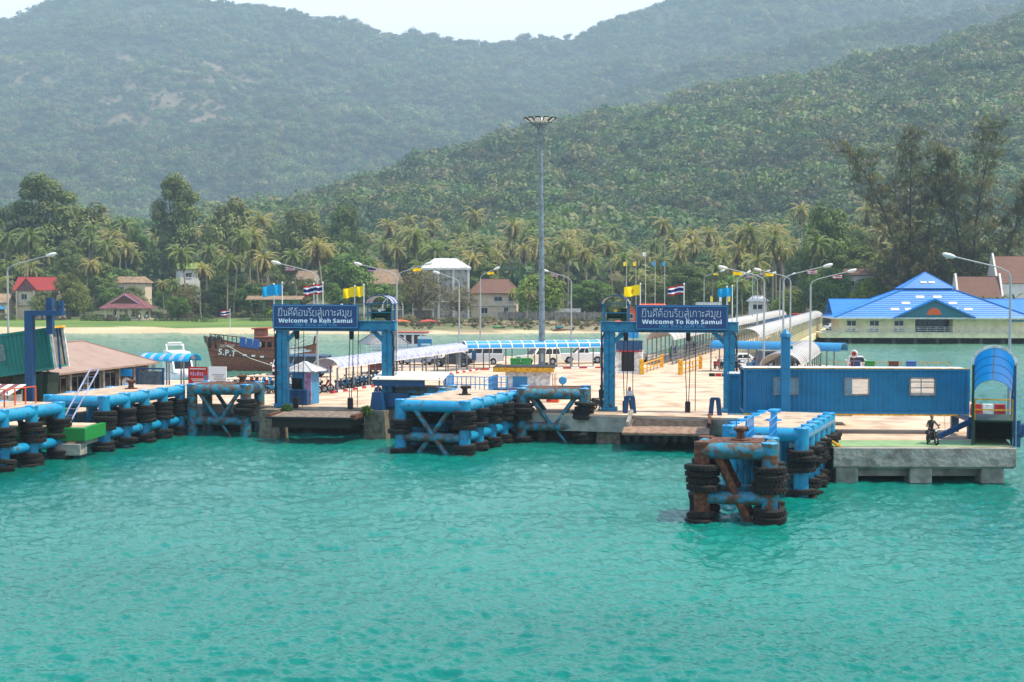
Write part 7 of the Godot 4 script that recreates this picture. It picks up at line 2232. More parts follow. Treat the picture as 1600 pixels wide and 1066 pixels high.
func pier_things() -> void:
	var o: Node3D
	var b: B
	high_mast(P(3.15, 147.6, DECK), 25.6)
	# ticket kiosk at the left gate
	o = thing("gate_kiosk", "small pink and blue kiosk with white roof beside the left gate's left column", "kiosk", P(-15.0, 102.0, DECK), -17)
	box1("wall", Vector3(0, 1.2, 0), Vector3(1.5, 2.4, 1.5), M.sheet_blue, o, 0.03)
	box1("pink_panel", Vector3(0.55, 1.2, 0.76), Vector3(0.55, 2.4, 0.06), M.pink, o)
	box1("window", Vector3(-0.3, 1.5, 0.76), Vector3(0.8, 0.8, 0.04), M.dark_glass, o)
	roof(o, 1.5, 1.5, 2.42, 0.6, 0.05, 0.4, M.roof_white, "x", 0.06)
	box1("counter", Vector3(-0.2, 0.55, 1.1), Vector3(1.9, 1.1, 0.5), M.navy, o, 0.03)
	# tin shelter
	o = thing("tin_shelter", "shelter with bright corrugated tin roof behind the left gate's right column", "shelter", P(-6.8, 97.6, DECK + 0.15), -9)
	for i in 12:
		b = B.new(); b.box(Vector3(-2.5 + i * 0.42, 2.15, 0), Vector3(0.40, 0.04, 2.6), Basis(Vector3.RIGHT, 0.16))
		obj("roof_sheet", b, M.tin, o)
	b = B.new()
	for x in [-2.3, 2.0]:
		for z in [-1.0, 1.0]: b.bar(Vector3(x, 0, z), Vector3(x, 2.1, z), 0.08)
	obj("post", b, M.grey, o)
	box1("fascia", Vector3(-0.8, 1.75, 1.1), Vector3(3.6, 0.5, 0.08), M.navy, o)
	box1("counter", Vector3(-1.2, 0.5, 0.4), Vector3(2.0, 1.0, 0.8), M.navy, o, 0.03)
	# yellow edged kiosk
	o = thing("yellow_roof_kiosk", "white kiosk with yellow edged flat roof behind the V braced dolphin", "kiosk", P(1.1, 107.5, DECK), -5)
	box1("wall", Vector3(0.2, 1.1, 0), Vector3(3.4, 2.2, 2.2), M.white, o, 0.03)
	box1("roof_slab", Vector3(-0.1, 2.4, 0), Vector3(4.6, 0.1, 3.0), M.black, o)
	box1("roof_edge", Vector3(-0.1, 2.22, 1.5), Vector3(4.6, 0.34, 0.1), M.yellow, o)
	box1("window", Vector3(-0.4, 1.3, 1.12), Vector3(1.1, 0.8, 0.04), M.sheet_blue, o)
	box1("blue_base", Vector3(-0.7, 0.4, 1.45), Vector3(3.4, 0.8, 0.5), M.navy, o)
	box1("red_notice", Vector3(-0.9, 0.6, 1.72), Vector3(0.7, 0.3, 0.03), M.red, o)
	for i in 3:
		b = B.new()
		b.bar(Vector3(2.05 + i * 0.13, 0, 0.9), Vector3(2.05 + i * 0.13, 1.9, 0.9), 0.05)
		obj("post", b, M.wood_mid, o)
	o = thing("wall_fan", "round pale fan standing beside the yellow roofed kiosk", "fan", P(3.85, 106.4, DECK), 10)
	b = B.new(); b.lathe([Vector2(0, 0.08), Vector2(0.25, 0.08), Vector2(0.32, 0), Vector2(0.25, -0.08), Vector2(0, -0.08)], 12, Vector3(0, 1.4, 0), Basis(Vector3.RIGHT, PI / 2))
	obj("fan_head", b, M.sheet_blue, o)
	box1("stand", Vector3(0, 0.65, -0.1), Vector3(0.08, 1.3, 0.08), M.grey, o)
	o = thing("orange_cabinet", "orange cabinet standing on the pier under the V braced dolphin", "cabinet", P(3.0, 103.2, DECK), -8)
	box1("cabinet_body", Vector3(0, 0.6, 0), Vector3(0.9, 1.2, 0.7), M.orange, o, 0.04)
	box1("cabinet_door", Vector3(-0.25, 0.6, 0.36), Vector3(0.34, 1.0, 0.03), M.red, o)
	# blue railings beside the kiosk
	o = thing("blue_railing", "blue pipe railing enclosure left of the yellow roofed kiosk", "railing", P(-3.6, 106.0, DECK), -12)
	b = B.new(); rails(b, [Vector3(-1.6, 0, 0), Vector3(1.9, 0, 0), Vector3(1.9, 0, -3)], 1.7, 0.35, 0.03, 3); rails(b, [Vector3(-1.6, 0, 0), Vector3(-1.6, 0, -3)], 1.7, 0.35, 0.03, 3)
	obj("rail_frame", b, M.sheet_cyan, o)
	o = thing("blue_railing", "curved blue stair railing beside the yellow roofed kiosk", "railing", P(-1.1, 104.4, DECK), -12)
	b = B.new()
	for k in 4: b.tube([Vector3(-0.8, 0.35 + k * 0.4, 0.8), Vector3(-0.3, 0.6 + k * 0.4, 0), Vector3(0.8, 0.6 + k * 0.4, 0)], 0.035, 6)
	for p in [Vector3(-0.8, 0, 0.8), Vector3(-0.3, 0, 0), Vector3(0.3, 0, 0), Vector3(0.8, 0, 0)]: b.bar(p, p + Vector3(0, 1.8, 0), 0.07)
	obj("rail_frame", b, M.sheet_cyan, o)
	# ticket booth behind the right gate
	o = thing("ticket_booth", "blue ticket booth with dark doorway inside the right gate", "booth", P(11.6, 138.5, DECK), -12)
	box1("wall", Vector3(0, 1.15, -0.4), Vector3(2.4, 2.3, 1.4), M.white, o)
	box1("doorway", Vector3(-0.15, 1.1, 0.31), Vector3(1.25, 2.1, 0.06), M.black, o)
	box1("sign_band", Vector3(0, 2.75, 0.4), Vector3(2.6, 1.0, 0.2), M.navy, o)
	box1("red_band", Vector3(0, 2.2, 0.42), Vector3(2.6, 0.14, 0.22), M.red, o)
	box1("top_sign", Vector3(-0.1, 3.75, 0.3), Vector3(2.0, 0.55, 0.1), M.sheet_cyan, o)
	for x in [-1.15, 1.1]: box1("jamb", Vector3(x, 1.15, 0.42), Vector3(0.25, 2.3, 0.2), M.white, o)
	for x in [-0.7, 0.6]: box1("sign_post", Vector3(x, 3.4, 0.25), Vector3(0.07, 0.8, 0.07), M.white, o)
	box1("step", Vector3(0, 0.1, 0.6), Vector3(2.5, 0.2, 0.6), M.white, o)
	# yellow barriers of the entrance lane
	for q in [[12.6, 136.6, 15.9, 149, "left yellow barrier rail of the entrance lane"], [16.3, 136.0, 19.6, 146, "right yellow barrier rail of the entrance lane"]]:
		o = thing("lane_barrier", q[4], "barrier", P(q[0], q[1], DECK), 0)
		var e := P(q[2], q[3], DECK) - P(q[0], q[1], DECK)
		b = B.new(); b.box(Vector3(0, 0.75, 0), Vector3(0.42, 1.5, 0.42), Basis.IDENTITY, 0.03)
		obj("end_post", b, M.yellow, o)
		b = B.new(); b.box(e + Vector3(0, 0.7, 0), Vector3(0.3, 1.4, 0.3), Basis.IDENTITY, 0.03)
		obj("end_post", b, M.yellow, o)
		b = B.new()
		for y in [0.45, 1.0]: b.bar(Vector3(0, y, 0), e + Vector3(0, y, 0), 0.1)
		for k in 6: b.bar(e * (k + 0.5) / 6.0, e * (k + 0.5) / 6.0 + Vector3(0, 1.05, 0), 0.1)
		obj("rail", b, M.yellow, o)
	# bins
	for q in [[0.35, 144.2, "left of the two green bins beside the mast"], [1.45, 144.4, "right of the two green bins beside the mast"]]:
		o = thing("wheeled_bin", q[2], "bin", P(q[0], q[1], DECK), -6)
		b = B.new(); b.extrude(PackedVector2Array([Vector2(-0.42, 0.1), Vector2(0.42, 0.1), Vector2(0.5, 1.1), Vector2(-0.5, 1.1)]), 0.8)
		obj("bin_body", b, M.green, o)
		b = B.new(); b.box(Vector3(0, 1.16, 0), Vector3(1.06, 0.1, 0.9), Basis.IDENTITY, 0.04)
		obj("lid", b, M.green, o)
		for s in [-0.4, 0.4]:
			b = B.new(); b.lathe([Vector2(0, -0.04), Vector2(0.1, -0.04), Vector2(0.1, 0.04), Vector2(0, 0.04)], 8, Vector3(s, 0.1, -0.35), Basis(Vector3(0, 0, 1), PI / 2))
			obj("wheel", b, M.black, o)
	o = thing("telephone_post", "blue box on a post beside the white van", "post box", P(-3.9, 144.3, DECK), 0)
	box1("post", Vector3(0, 0.6, 0), Vector3(0.1, 1.2, 0.1), M.grey, o)
	box1("box", Vector3(0, 1.5, 0), Vector3(0.45, 1.0, 0.35), M.navy, o, 0.04)
	# boards at the left
	o = thing("red_notice_board", "red notice board with pale lettering left of the left gate", "notice board", P(-23.8, 106.5, DECK + 0.55), -14)
	box1("board", Vector3(0, 1.2, 0), Vector3(1.6, 1.35, 0.06), M.red, o)
	b = B.new()
	for k in 6: b.box(Vector3(-0.55 + k * 0.19, 1.36 - (k % 3) * 0.02, 0.04), Vector3(0.12, 0.24 + (k % 2) * 0.05, 0.02))
	obj("faded_heading", b, M.pink, o)
	box1("blue_corner", Vector3(0.64, 1.0, 0.04), Vector3(0.2, 0.5, 0.03), M.sheet_blue, o)
	b = B.new()
	for k in 3: b.box(Vector3(0, 0.95 - k * 0.13, 0.04), Vector3(1.1 - k * 0.2, 0.05, 0.02))
	b.box(Vector3(0, 1.72, 0.04), Vector3(1.3, 0.06, 0.02))
	obj("small_print", b, M.white_plain, o)
	o = thing("white_notice_board", "white notice board with grey lettering beside the red one", "notice board", P(-22.2, 106.0, DECK + 0.55), -14)
	box1("board", Vector3(0, 1.25, 0), Vector3(1.45, 1.35, 0.06), M.white_plain, o)
	b = B.new()
	for k in 4: b.box(Vector3(0.05 + k * 0.06, 1.3 - k * 0.16, 0.04), Vector3(1.0 - (k % 2) * 0.3, 0.05, 0.02))
	obj("small_print", b, M.grey, o)
	o = thing("privacy_screen", "grey blue screen panel in a frame beside the low hall", "screen", P(-27.6, 107.2, DECK), -10)
	box1("panel", Vector3(0, 1.3, 0), Vector3(1.9, 1.5, 0.08), M.grey, o)
	(o.get_node("panel") as MeshInstance3D).material_override = mat("slate", Color(0.3, 0.38, 0.44), 0.6, "grime", 0.4)
	for x in [-1.05, 1.05]: box1("post", Vector3(x, 1.1, 0), Vector3(0.14, 2.3, 0.14), M.navy, o)
	box1("lintel", Vector3(0, 2.25, 0), Vector3(2.3, 0.12, 0.16), M.navy, o)
	o = thing("round_sign", "white and cyan sign board beside the low hall's corner", "sign", P(-29.2, 106.4, DECK), -10)
	box1("cyan_board", Vector3(0, 2.0, 0), Vector3(0.9, 0.55, 0.06), M.sheet_cyan, o)
	b = B.new(); b.lathe([Vector2(0, 0.04), Vector2(0.36, 0.04), Vector2(0.36, -0.04), Vector2(0, -0.04)], 14, Vector3(0, 1.25, 0), Basis(Vector3.RIGHT, PI / 2)); b.lathe([Vector2(0, 0.04), Vector2(0.42, 0.04), Vector2(0.42, -0.04), Vector2(0, -0.04)], 14, Vector3(0.05, 0.55, 0), Basis(Vector3.RIGHT, PI / 2))
	obj("round_board", b, M.white, o)
	# railings on the left deck edge and behind the gangway
	o = thing("orange_railing", "railing with orange top bar on the far left mooring platform", "railing", P(-31.0, 80.2, 3.45), -16)
	b = B.new(); rails(b, [Vector3(-3, 0, -1), Vector3(1.6, 0, -1), Vector3(1.6, 0, -4)], 1.0, 1.0, 0.03, 1)
	obj("top_rail", b, M.orange, o)
	for x in [-0.2, 1.5]:
		b = B.new(); b.lathe([Vector2(0, 0), Vector2(0.2, 0), Vector2(0.2, 0.7), Vector2(0.12, 0.85), Vector2(0, 0.85)], 10, Vector3(x - 0.6, 0, -1.2))
		obj("fire_bottle", b, M.red, o)
	o = thing("yellow_railing", "yellow topped railing along the pier behind the long gangway", "railing", P(35.0, 138.5, DECK), -4)
	b = B.new(); rails(b, [Vector3(-4.0, 0, 0), Vector3(8.0, 0, 0)], 1.1, 1.2, 0.035, 2)
	obj("rail_frame", b, M.yellow, o)
	for q in [[35.0, 137.5, "green"], [37.2, 137, "wood_dark"], [38.9, 137, "cloth_blue"], [33.6, 137.5, "navy"]]:
		o = thing("cargo_bin", "%s bin by the yellow topped railing behind the gangway" % {"green": "green", "wood_dark": "brown", "cloth_blue": "pale blue", "navy": "dark blue"}[q[2]], "bin", P(q[0], q[1], DECK), -10)
		b = B.new(); b.box(Vector3(0, 0.6, 0), Vector3(0.9, 1.2, 0.8), Basis.IDENTITY, 0.05)
		obj("bin_body", b, M[q[2]], o)
		box1("lid", Vector3(0, 1.23, 0), Vector3(1.0, 0.08, 0.9), M[q[2]], o, 0.02)
	o = thing("life_ring", "white and red life ring on a stand behind the gangway", "life ring", P(33.2, 136.5, DECK), -10)
	b = B.new()
	var ring := []
	for i in 17: ring.append(Vector3(cos(TAU * i / 16) * 0.3, 2.0 + sin(TAU * i / 16) * 0.3, 0))
	b.tube(ring, 0.09, 8, false)
	obj("ring", b, M.white, o)
	box1("stand", Vector3(0, 0.8, -0.15), Vector3(0.1, 1.6, 0.1), M.red, o)
	box1("ring_board", Vector3(0, 2.0, -0.15), Vector3(0.5, 0.5, 0.05), M.red, o)
	# red and white kerbs
	for seg in [[P(-14.4, 112.0, DECK), P(-3.6, 143.8, DECK), "beside the left walkway"], [P(-3.2, 143.9, DECK), P(11.2, 147.8, DECK), "along the front of the checked walkway"]]:
		var n := roundi(seg[0].distance_to(seg[1]) / 0.9)
		var bw := B.new(); var br := B.new()
		for i in n:
			var p: Vector3 = seg[0].lerp(seg[1], float(i) / n); var q: Vector3 = seg[0].lerp(seg[1], (i + 1.0) / n)
			(br if i % 2 == 0 else bw).bar(p + Vector3(0, 0.08, 0), q + Vector3(0, 0.08, 0), 0.3, 0.16)
		o = thing("painted_kerb", "red and white painted kerb %s" % seg[2], "kerb")
		var m1 := obj("red_stones", br, M.red, o); m1.set_meta("kind", "stuff")
		var m2 := obj("white_stones", bw, M.white_plain, o); m2.set_meta("kind", "stuff")
	o = thing("lane_blocks", "row of small dark and pale kerb blocks behind the right gate's right column", "kerb", P(19.0, 133.5, DECK), -10)
	for i in 10:
		box1("block", Vector3(i * 0.6, 0.15, 0), Vector3(0.55, 0.3, 0.3), M.black if i % 2 == 0 else M.red, o)

func boats_and_cars() -> void:
	var o: Node3D
	var b: B
	# wooden boat: hull lofted from sections; bow on the right (+x)
	o = thing("wooden_boat", "large brown wooden boat with white S.P.T lettering moored behind the pier", "boat", P(-31.2, 176, 0), -6)
	var L := 14.0
	var secs := []
	for i in 15:
		var t := i / 14.0
		var x := lerpf(-L / 2, L / 2, t)
		var sheer := 2.2 + 1.9 * pow(1.0 - t, 2.2) + 1.2 * pow(t, 4.0)
		var beam := 1.9 * pow(sin(PI * clampf(0.16 + t * 0.80, 0.0, 1.0)), 0.6) + 0.05
		if t < 0.08: beam *= 0.9
		var ring := []
		for k in 7:
			var u := k / 6.0
			ring.append(Vector3(x + (1.0 - u) * (0.9 if t < 0.3 else -0.8 * t) * 0.9, lerpf(-0.6, sheer, u), beam * pow(u, 0.45)))
		secs.append(ring)
	b = B.new()
	for i in 14:
		for k in 6:
			for s in [1.0, -1.0]:
				var m := Vector3(1, 1, s)
				b.quad(secs[i][k] * m, secs[i + 1][k] * m, secs[i + 1][k + 1] * m, secs[i][k + 1] * m)
	for e in [0, 14]:
		for k in 6: b.quad(secs[e][k], secs[e][k + 1], secs[e][k + 1] * Vector3(1, 1, -1), secs[e][k] * Vector3(1, 1, -1))
	obj("hull", b, M.wood_mid, o)
	b = B.new()
	for i in 14:
		for s in [1.0, -1.0]:
			var m := Vector3(1, 1, s)
			b.bar(secs[i][6] * m, secs[i + 1][6] * m, 0.14, 0.12); b.bar(secs[i][4] * m + Vector3(0, 0, 0.03 * s), secs[i + 1][4] * m + Vector3(0, 0, 0.03 * s), 0.08, 0.1)
	obj("gunwale", b, M.wood_dark, o)
	b = B.new(); b.box(Vector3(0, 1.9, 0), Vector3(12.4, 0.1, 2.9))
	obj("boat_deck", b, M.wood_mid, o)
	b = B.new()
	for i in 9: b.bar(Vector3(-6.2 + i * 0.55, 3.0, 1.5), Vector3(-6.2 + i * 0.55, 4.6 - i * 0.06, 1.5), 0.1)
	b.bar(Vector3(-6.4, 4.6, 1.5), Vector3(-1.6, 4.1, 1.5), 0.1)
	obj("rail", b, M.wood_dark, o)
	b = B.new(); b.box(Vector3(1.1, 3.0, 0), Vector3(3.0, 2.3, 2.3), Basis.IDENTITY, 0.04); b.box(Vector3(-0.2, 3.6, 0), Vector3(1.2, 3.2, 2.0))
	var cabin := obj("cabin", b, M.wood_mid, o)
	for x in [0.4, 1.2, 2.0]:
		b = B.new(); b.box(Vector3(x, 3.3, 1.16), Vector3(0.5, 0.7, 0.04))
		obj("window", b, M.dark_glass, cabin)
	for q in [[1.1, 4.2, 3.6, 3.0], [-0.1, 5.25, 2.0, 2.6]]:
		b = B.new(); b.box(Vector3(q[0], q[1], 0), Vector3(q[2], 0.16, q[3]), Basis(Vector3(0, 0, 1), 0.03), 0.04)
		obj("cabin_roof", b, M.roof_red if q[1] > 5 else M.wood_mid, o)
	b = B.new(); rails(b, [Vector3(2.7, 2.4, 1.45), Vector3(4.6, 2.6, 1.2), Vector3(6.5, 3.6, 0.4)], 0.9, 0.4, 0.04, 2)
	obj("bow_rail", b, M.white, o)
	b = B.new(); b.box(Vector3(5.0, 2.55, 1.25), Vector3(3.0, 0.6, 0.06), Q(22) * Basis(Vector3(0, 0, 1), 0.12))
	obj("white_bow_board", b, M.white, o)
	b = B.new(); b.bar(Vector3(6.4, 2.5, 0), Vector3(6.7, 4.3, 0), 0.2)
	obj("stem_post", b, M.wood_dark, o)
	text("S.P.T", Vector3(-5.1, 2.05, 2.02), 0.75, 2.2, M.white_plain, o, true, Basis(Vector3(0, 0, 1), -0.12))
	thai("onkvsmut", Vector3(-4.9, 2.95, 1.98), 0.32, 1.9, M.white_plain, o)
	text("000", Vector3(-0.9, 3.0, 1.62), 0.6, 1.2, M.white_plain, o)
	for i in 3:
		b = B.new(); b.box(Vector3(-2.0 + i * 0.85, 3.55 - i * 0.1, 1.95), Vector3(0.75, 1.2, 0.1), Basis(Vector3(0, 0, 1), -0.1), 0.04)
		obj("hanging_cloth", b, M.cloth_blue, o)
	for i in 9:
		b = B.new(); b.box(Vector3(-7.0 + i * 0.27, 3.9 - (i % 3) * 0.2, 1.2 + 0.08 * (i % 2)), Vector3(0.3, 1.0 + 0.25 * (i % 3), 0.2), Basis(Vector3(0, 0, 1), 0.2 - 0.1 * (i % 4)), 0.08)
		obj("hanging_cloth", b, [M.cloth_teal, M.cloth_brown, M.black][i % 3], o)
	b = B.new(); b.tube([Vector3(-4.0, 3.2, 2.0), Vector3(-1.0, 1.6, 2.1), Vector3(2.2, 0.6, 2.3)], 0.035, 5)
	obj("mooring_rope", b, M.tin, o)
	for i in 3:
		box1("hull_notice", Vector3(-1.7 + i * 1.1, 2.0 - i * 0.1, 2.1), Vector3(0.45, 0.22, 0.04), M.white_plain, o)
	flag("thai flag flying above the stern of the wooden boat", P(-35.3, 176.2, 4.2), 3.4, 1.15, 0.7, "thai", -1.0, 1.0)
	# red and white ferry boat
	o = thing("passenger_boat", "white and red passenger boat with a blue banner behind the striped walkway", "boat", P(-14.0, 190, 0), -8)
	b = B.new()
	b.extrude(PackedVector2Array([Vector2(-5, 0.0), Vector2(-5.6, 1.5), Vector2(8.2, 2.0), Vector2(6.8, 0)]), 3.2)
	obj("hull", b, M.red, o)
	b = B.new()
	for y in [1.7, 2.1, 2.5]: b.bar(Vector3(-5.4, y, 1.62), Vector3(4.5, y + 0.1, 1.62), 0.14)
	for i in 8: b.bar(Vector3(-5.4 + i * 1.3, 1.4, 1.62), Vector3(-5.4 + i * 1.3, 2.6, 1.62), 0.1)
	obj("side_rail", b, M.white_plain, o)
	b = B.new()
	b.box(Vector3(-1.2, 2.3, 0), Vector3(6.8, 1.0, 2.8)); b.box(Vector3(-1.2, 4.15, 0), Vector3(7.4, 0.25, 3.2))
	for x in [-4.4, -3.0, -1.6, -0.2, 0.9, 2.0]:
		for z in [-1.3, 1.3]: b.box(Vector3(x, 3.4, z), Vector3(0.3, 1.4, 0.14))
	obj("cabin", b, M.white_plain, o)
	box1("dark_opening", Vector3(-1.2, 3.3, 0), Vector3(6.2, 1.3, 1.6), M.roof_maroon, o)
	box1("roof_trim", Vector3(-1.2, 4.33, 0), Vector3(7.6, 0.1, 3.4), M.red, o)
	box1("banner", Vector3(2.6, 2.9, 1.72), Vector3(1.9, 1.2, 0.04), M.sheet_blue, o)
	box1("banner_heading", Vector3(2.6, 3.65, 1.72), Vector3(1.9, 0.4, 0.04), M.white_plain, o)
	box1("banner_stripe", Vector3(2.75, 2.75, 1.75), Vector3(1.3, 0.25, 0.02), M.white_plain, o)
	# white speedboat
	o = thing("speedboat", "white motor boat with radar arch behind the grey panel at the left", "boat", P(-35.6, 150, -0.2), -62)
	b = B.new()
	b.tube([Vector3(-3.5, 0.7, 0), Vector3(-2.5, 0.7, 0), Vector3(1.0, 0.75, 0), Vector3(3.0, 1.0, 0), Vector3(4.4, 1.3, 0)], [1.2, 1.3, 1.3, 0.9, 0.1], 12)
	obj("hull", b, M.white_paint, o)
	b = B.new(); b.extrude(PackedVector2Array([Vector2(-2.8, 1.6), Vector2(2.2, 1.6), Vector2(1.0, 3.7), Vector2(-2.4, 3.8)]), 2.1)
	obj("cabin", b, M.white_paint, o)
	b = B.new()
	b.extrude(PackedVector2Array([Vector2(-1.9, 2.6), Vector2(1.5, 2.6), Vector2(0.95, 3.4), Vector2(-1.9, 3.5)]), 2.13)
	b.quad(Vector3(2.0, 2.0, 0.9), Vector3(2.0, 2.0, -0.9), Vector3(1.15, 3.5, -0.85), Vector3(1.15, 3.5, 0.85), Vector3(0.9, 0.4, 0))
	obj("cabin_window", b, M.dark_glass, o)
	b = B.new()
	for s in [-0.9, 0.9]: b.bar(Vector3(-1.2, 3.7, s), Vector3(-1.5, 4.4, s), 0.14)
	b.bar(Vector3(-1.5, 4.4, -1.0), Vector3(-1.5, 4.4, 1.0), 0.2)
	b.box(Vector3(-1.5, 4.62, 0), Vector3(0.4, 0.14, 1.5), Basis.IDENTITY, 0.05)
	obj("radar_arch", b, M.white_paint, o)
	# grey pyramid tent by the left walkway
	o = thing("grey_tent", "grey pointed tent roof behind the striped walkway", "tent", P(-14.6, 160, DECK), 20)
	roof(o, 4.6, 4.6, 2.1, 2.0, 0.02, 0.1, M.grey, "x", 0.05)
	for q in [[-2.2, -2.2], [2.2, -2.2], [-2.2, 2.2], [2.2, 2.2]]: box1("pole", Vector3(q[0], 1.05, q[1]), Vector3(0.08, 2.1, 0.08), M.pole, o)
	# cars
	var dark := car_paint("dark_paint", Color(0.12, 0.17, 0.2))
	var silver := car_paint("silver_paint", Color(0.55, 0.6, 0.64))
	var bluep := car_paint("blue_paint", Color(0.3, 0.42, 0.55))
	var maroon := car_paint("maroon_paint", Color(0.3, 0.06, 0.07))
	car("pickup_truck", "white pickup truck parked at the right end of the checked walkway", "pickup truck", P(8.0, 157, DECK), 186, M.white_paint, PICKUP)
	car("suv", "white estate car parked behind the foot of the light mast", "car", P(2.9, 153.5, DECK), 205, car_paint("ivory_paint", Color(0.86, 0.84, 0.78)), SUV)
	car("van", "white van parked under the left part of the checked walkway", "van", P(-3.4, 154.5, DECK), 182, car_paint("pearl_paint", Color(0.74, 0.76, 0.78)), VAN)
	car("sedan", "dark green blue saloon parked left of the white van", "car", P(-6.3, 150.0, DECK), 172, dark, SEDAN)
	car("sedan", "grey car parked behind the striped walkway near the tent", "car", P(-10.5, 154, DECK), 160, silver, SEDAN)
	car("pickup_truck", "white pickup parked between the striped and checked walkways", "pickup truck", P(-8.5, 160, DECK), 120, M.white_paint, PICKUP)
	car("van", "blue grey people carrier parked behind the left gate's left column", "van", P(-19.6, 133, DECK), 175, bluep, VAN)
	car("sedan", "white car parked behind the motorbikes at the left deck edge", "car", P(-22.5, 137, DECK), 100, M.white_paint, SEDAN)
	car("suv", "maroon car behind the striped walkway's posts", "car", P(-13.2, 139, DECK), 95, maroon, SUV)
	car("sedan", "white car under the blue walkway roof on the right", "car", P(24.5, 149, DECK), 20, M.white_paint, SEDAN)
	car("suv", "dark car under the blue walkway roof on the right", "car", P(27.8, 147, DECK), 20, dark, SUV)
	car("sedan", "white car at the right end of the short white walkway", "car", P(35.0, 143, DECK), 80, M.white_paint, SEDAN)
	car("sedan", "small white car by the entrance lane's ticket booth", "car", P(13.9, 158, DECK), 70, M.white_paint, SEDAN)
	# motorbikes
	var paints := [M.red, M.navy, M.black, M.sheet_blue, M.white_paint]
	var names := ["red", "dark blue", "black", "light blue", "white"]
	var protos := []
	for i in 5: protos.append(motorbike("", Vector3.ZERO, 0, paints[i]))
	var r := RandomNumberGenerator.new(); r.seed = 6
	var rows := [[P(-23.6, 113.5), P(-17.3, 111.5), 13, "in front row left of gate", 60.0], [P(-22.5, 117.0), P(-17.0, 115.5), 10, "in back row left of gate", 70.0], [P(-17.2, 107.5), P(-15.2, 114.0), 6, "beside the kiosk of the left gate", 20.0], [P(-14.0, 115.0), P(-10.6, 127.0), 14, "under the striped walkway", -60.0], [P(21.4, 146), P(25.0, 143.4), 7, "under the blue walkway on the right", 60.0]]
	for q in rows:
		for i in q[2]:
			var k := r.randi() % 5
			if q[3] == "under the striped walkway": k = [1, 3, 2, 3][i % 4]
			var p: Vector3 = q[0].lerp(q[1], float(i) / (q[2] - 1)) + Vector3(r.randf_range(-0.15, 0.15), DECK, r.randf_range(-0.3, 0.3))
			dup(protos[k], "motorbike", p, q[4] + r.randf_range(-14, 14), "%s motorbike parked %s, %s from left" % [names[k], q[3], ordinal(i)], Vector3.ONE, "motorbikes parked %s" % q[3])
	for p in protos: p.free()
	# rider on the landing, facing the viewer
	var bike := motorbike("dark motorbike with its rider on the green edge of the concrete landing", P(22.6, 75.4, DECK), -84, M.black)
	bike.scale = Vector3(0.87, 0.87, 0.87)
	var skin := Color(0.2, 0.11, 0.07)
	var shirt := Color(0.035, 0.028, 0.026)
	var leg := Color(0.02, 0.02, 0.025)
	var bones := [[sk(0, 0.92, -0.32), sk(0, 1.34, -0.2), 0.15, 0.17, shirt], [sk(-0.13, 1.4, -0.18), sk(0.13, 1.4, -0.18), 0.09, 0.09, shirt], [sk(0, 1.42, -0.18), sk(0, 1.53, -0.14), 0.06, 0.055, skin], [sk(0, 1.6, -0.1), sk(0, 1.7, -0.12), 0.085, 0.1, skin], [sk(0, 1.71, -0.14), sk(0, 1.72, -0.15), 0.105, 0.1, Color(0.012, 0.01, 0.01)], [sk(0, 1.62, -0.01), sk(0, 1.64, 0.0), 0.015, 0.012, skin]]
	for s in [-1.0, 1.0]:
		bones.append_array([[sk(s * 0.1, 0.86, -0.3), sk(s * 0.26, 0.62, 0.1), 0.095, 0.07, leg], [sk(s * 0.26, 0.62, 0.1), sk(s * 0.34, 0.1, 0.02), 0.065, 0.045, leg], [sk(s * 0.34, 0.05, 0.0), sk(s * 0.36, 0.05, 0.17), 0.045, 0.038, Color(0.02, 0.02, 0.02)],
			[sk(s * 0.2, 1.38, -0.18), sk(s * 0.36, 1.14, -0.02), 0.06, 0.045, shirt], [sk(s * 0.36, 1.14, -0.02), sk(s * 0.31, 1.04, 0.22), 0.04, 0.03, skin], [sk(s * 0.31, 1.05, 0.24), sk(s * 0.3, 1.05, 0.3), 0.032, 0.028, skin]])
		for f in 4: bones.append([sk(s * (0.27 + f * 0.02), 1.06, 0.32), sk(s * (0.27 + f * 0.02), 1.01, 0.36), 0.011, 0.009, skin])
	figure("person in dark clothes sitting astride the motorbike on the concrete landing", P(22.6, 75.4, DECK), 6, bones).scale = Vector3(0.87, 0.87, 0.87)
	# people
	standing("person in dark blue carrying a bag beside the left gate's right column", P(-9.35, 98.0, DECK), 160, Color(0.05, 0.07, 0.16), Color(0.05, 0.06, 0.1), 0.16)
	standing("second person in dark clothes walking beside the left gate's right column", P(-8.75, 98.6, DECK), 150, Color(0.08, 0.05, 0.05), Color(0.03, 0.03, 0.05), 0.14)
	standing("person in a bright lime vest among the motorbikes by the left gate", P(-15.9, 108.0, DECK), 20, Color(0.5, 0.75, 0.03), Color(0.04, 0.05, 0.08), 0.05)
	standing("person in dark clothes behind the left column of the right gate", P(6.1, 96.2, DECK), 100, Color(0.04, 0.04, 0.05), Color(0.04, 0.05, 0.1), 0.1)
	standing("person in a white shirt beside the right gate's left column", P(8.1, 95.4, DECK), -30, Color(0.6, 0.6, 0.62), Color(0.05, 0.07, 0.14), 0.08, 0.5)
	dupbike(P(6.2, 97.2, DECK), 30, "black motorbike standing behind the left column of the right gate")
	for q in [[18.2, 160.5, "green shirt", Color(0.05, 0.25, 0.12)], [19.0, 163, "blue shirt", Color(0.08, 0.14, 0.4)], [22.6, 175, "dark shirt", Color(0.04, 0.05, 0.09)], [33.2, 184, "navy shirt", Color(0.05, 0.07, 0.2)], [34.3, 188, "pale shirt", Color(0.4, 0.42, 0.45)]]:
		standing("person in a %s walking along the %s covered causeway walkway" % [q[2], "left" if q[0] < 30 else "right"], P(q[0], q[1], DECK), 165, q[3], Color(0.04, 0.05, 0.09), 0.18)
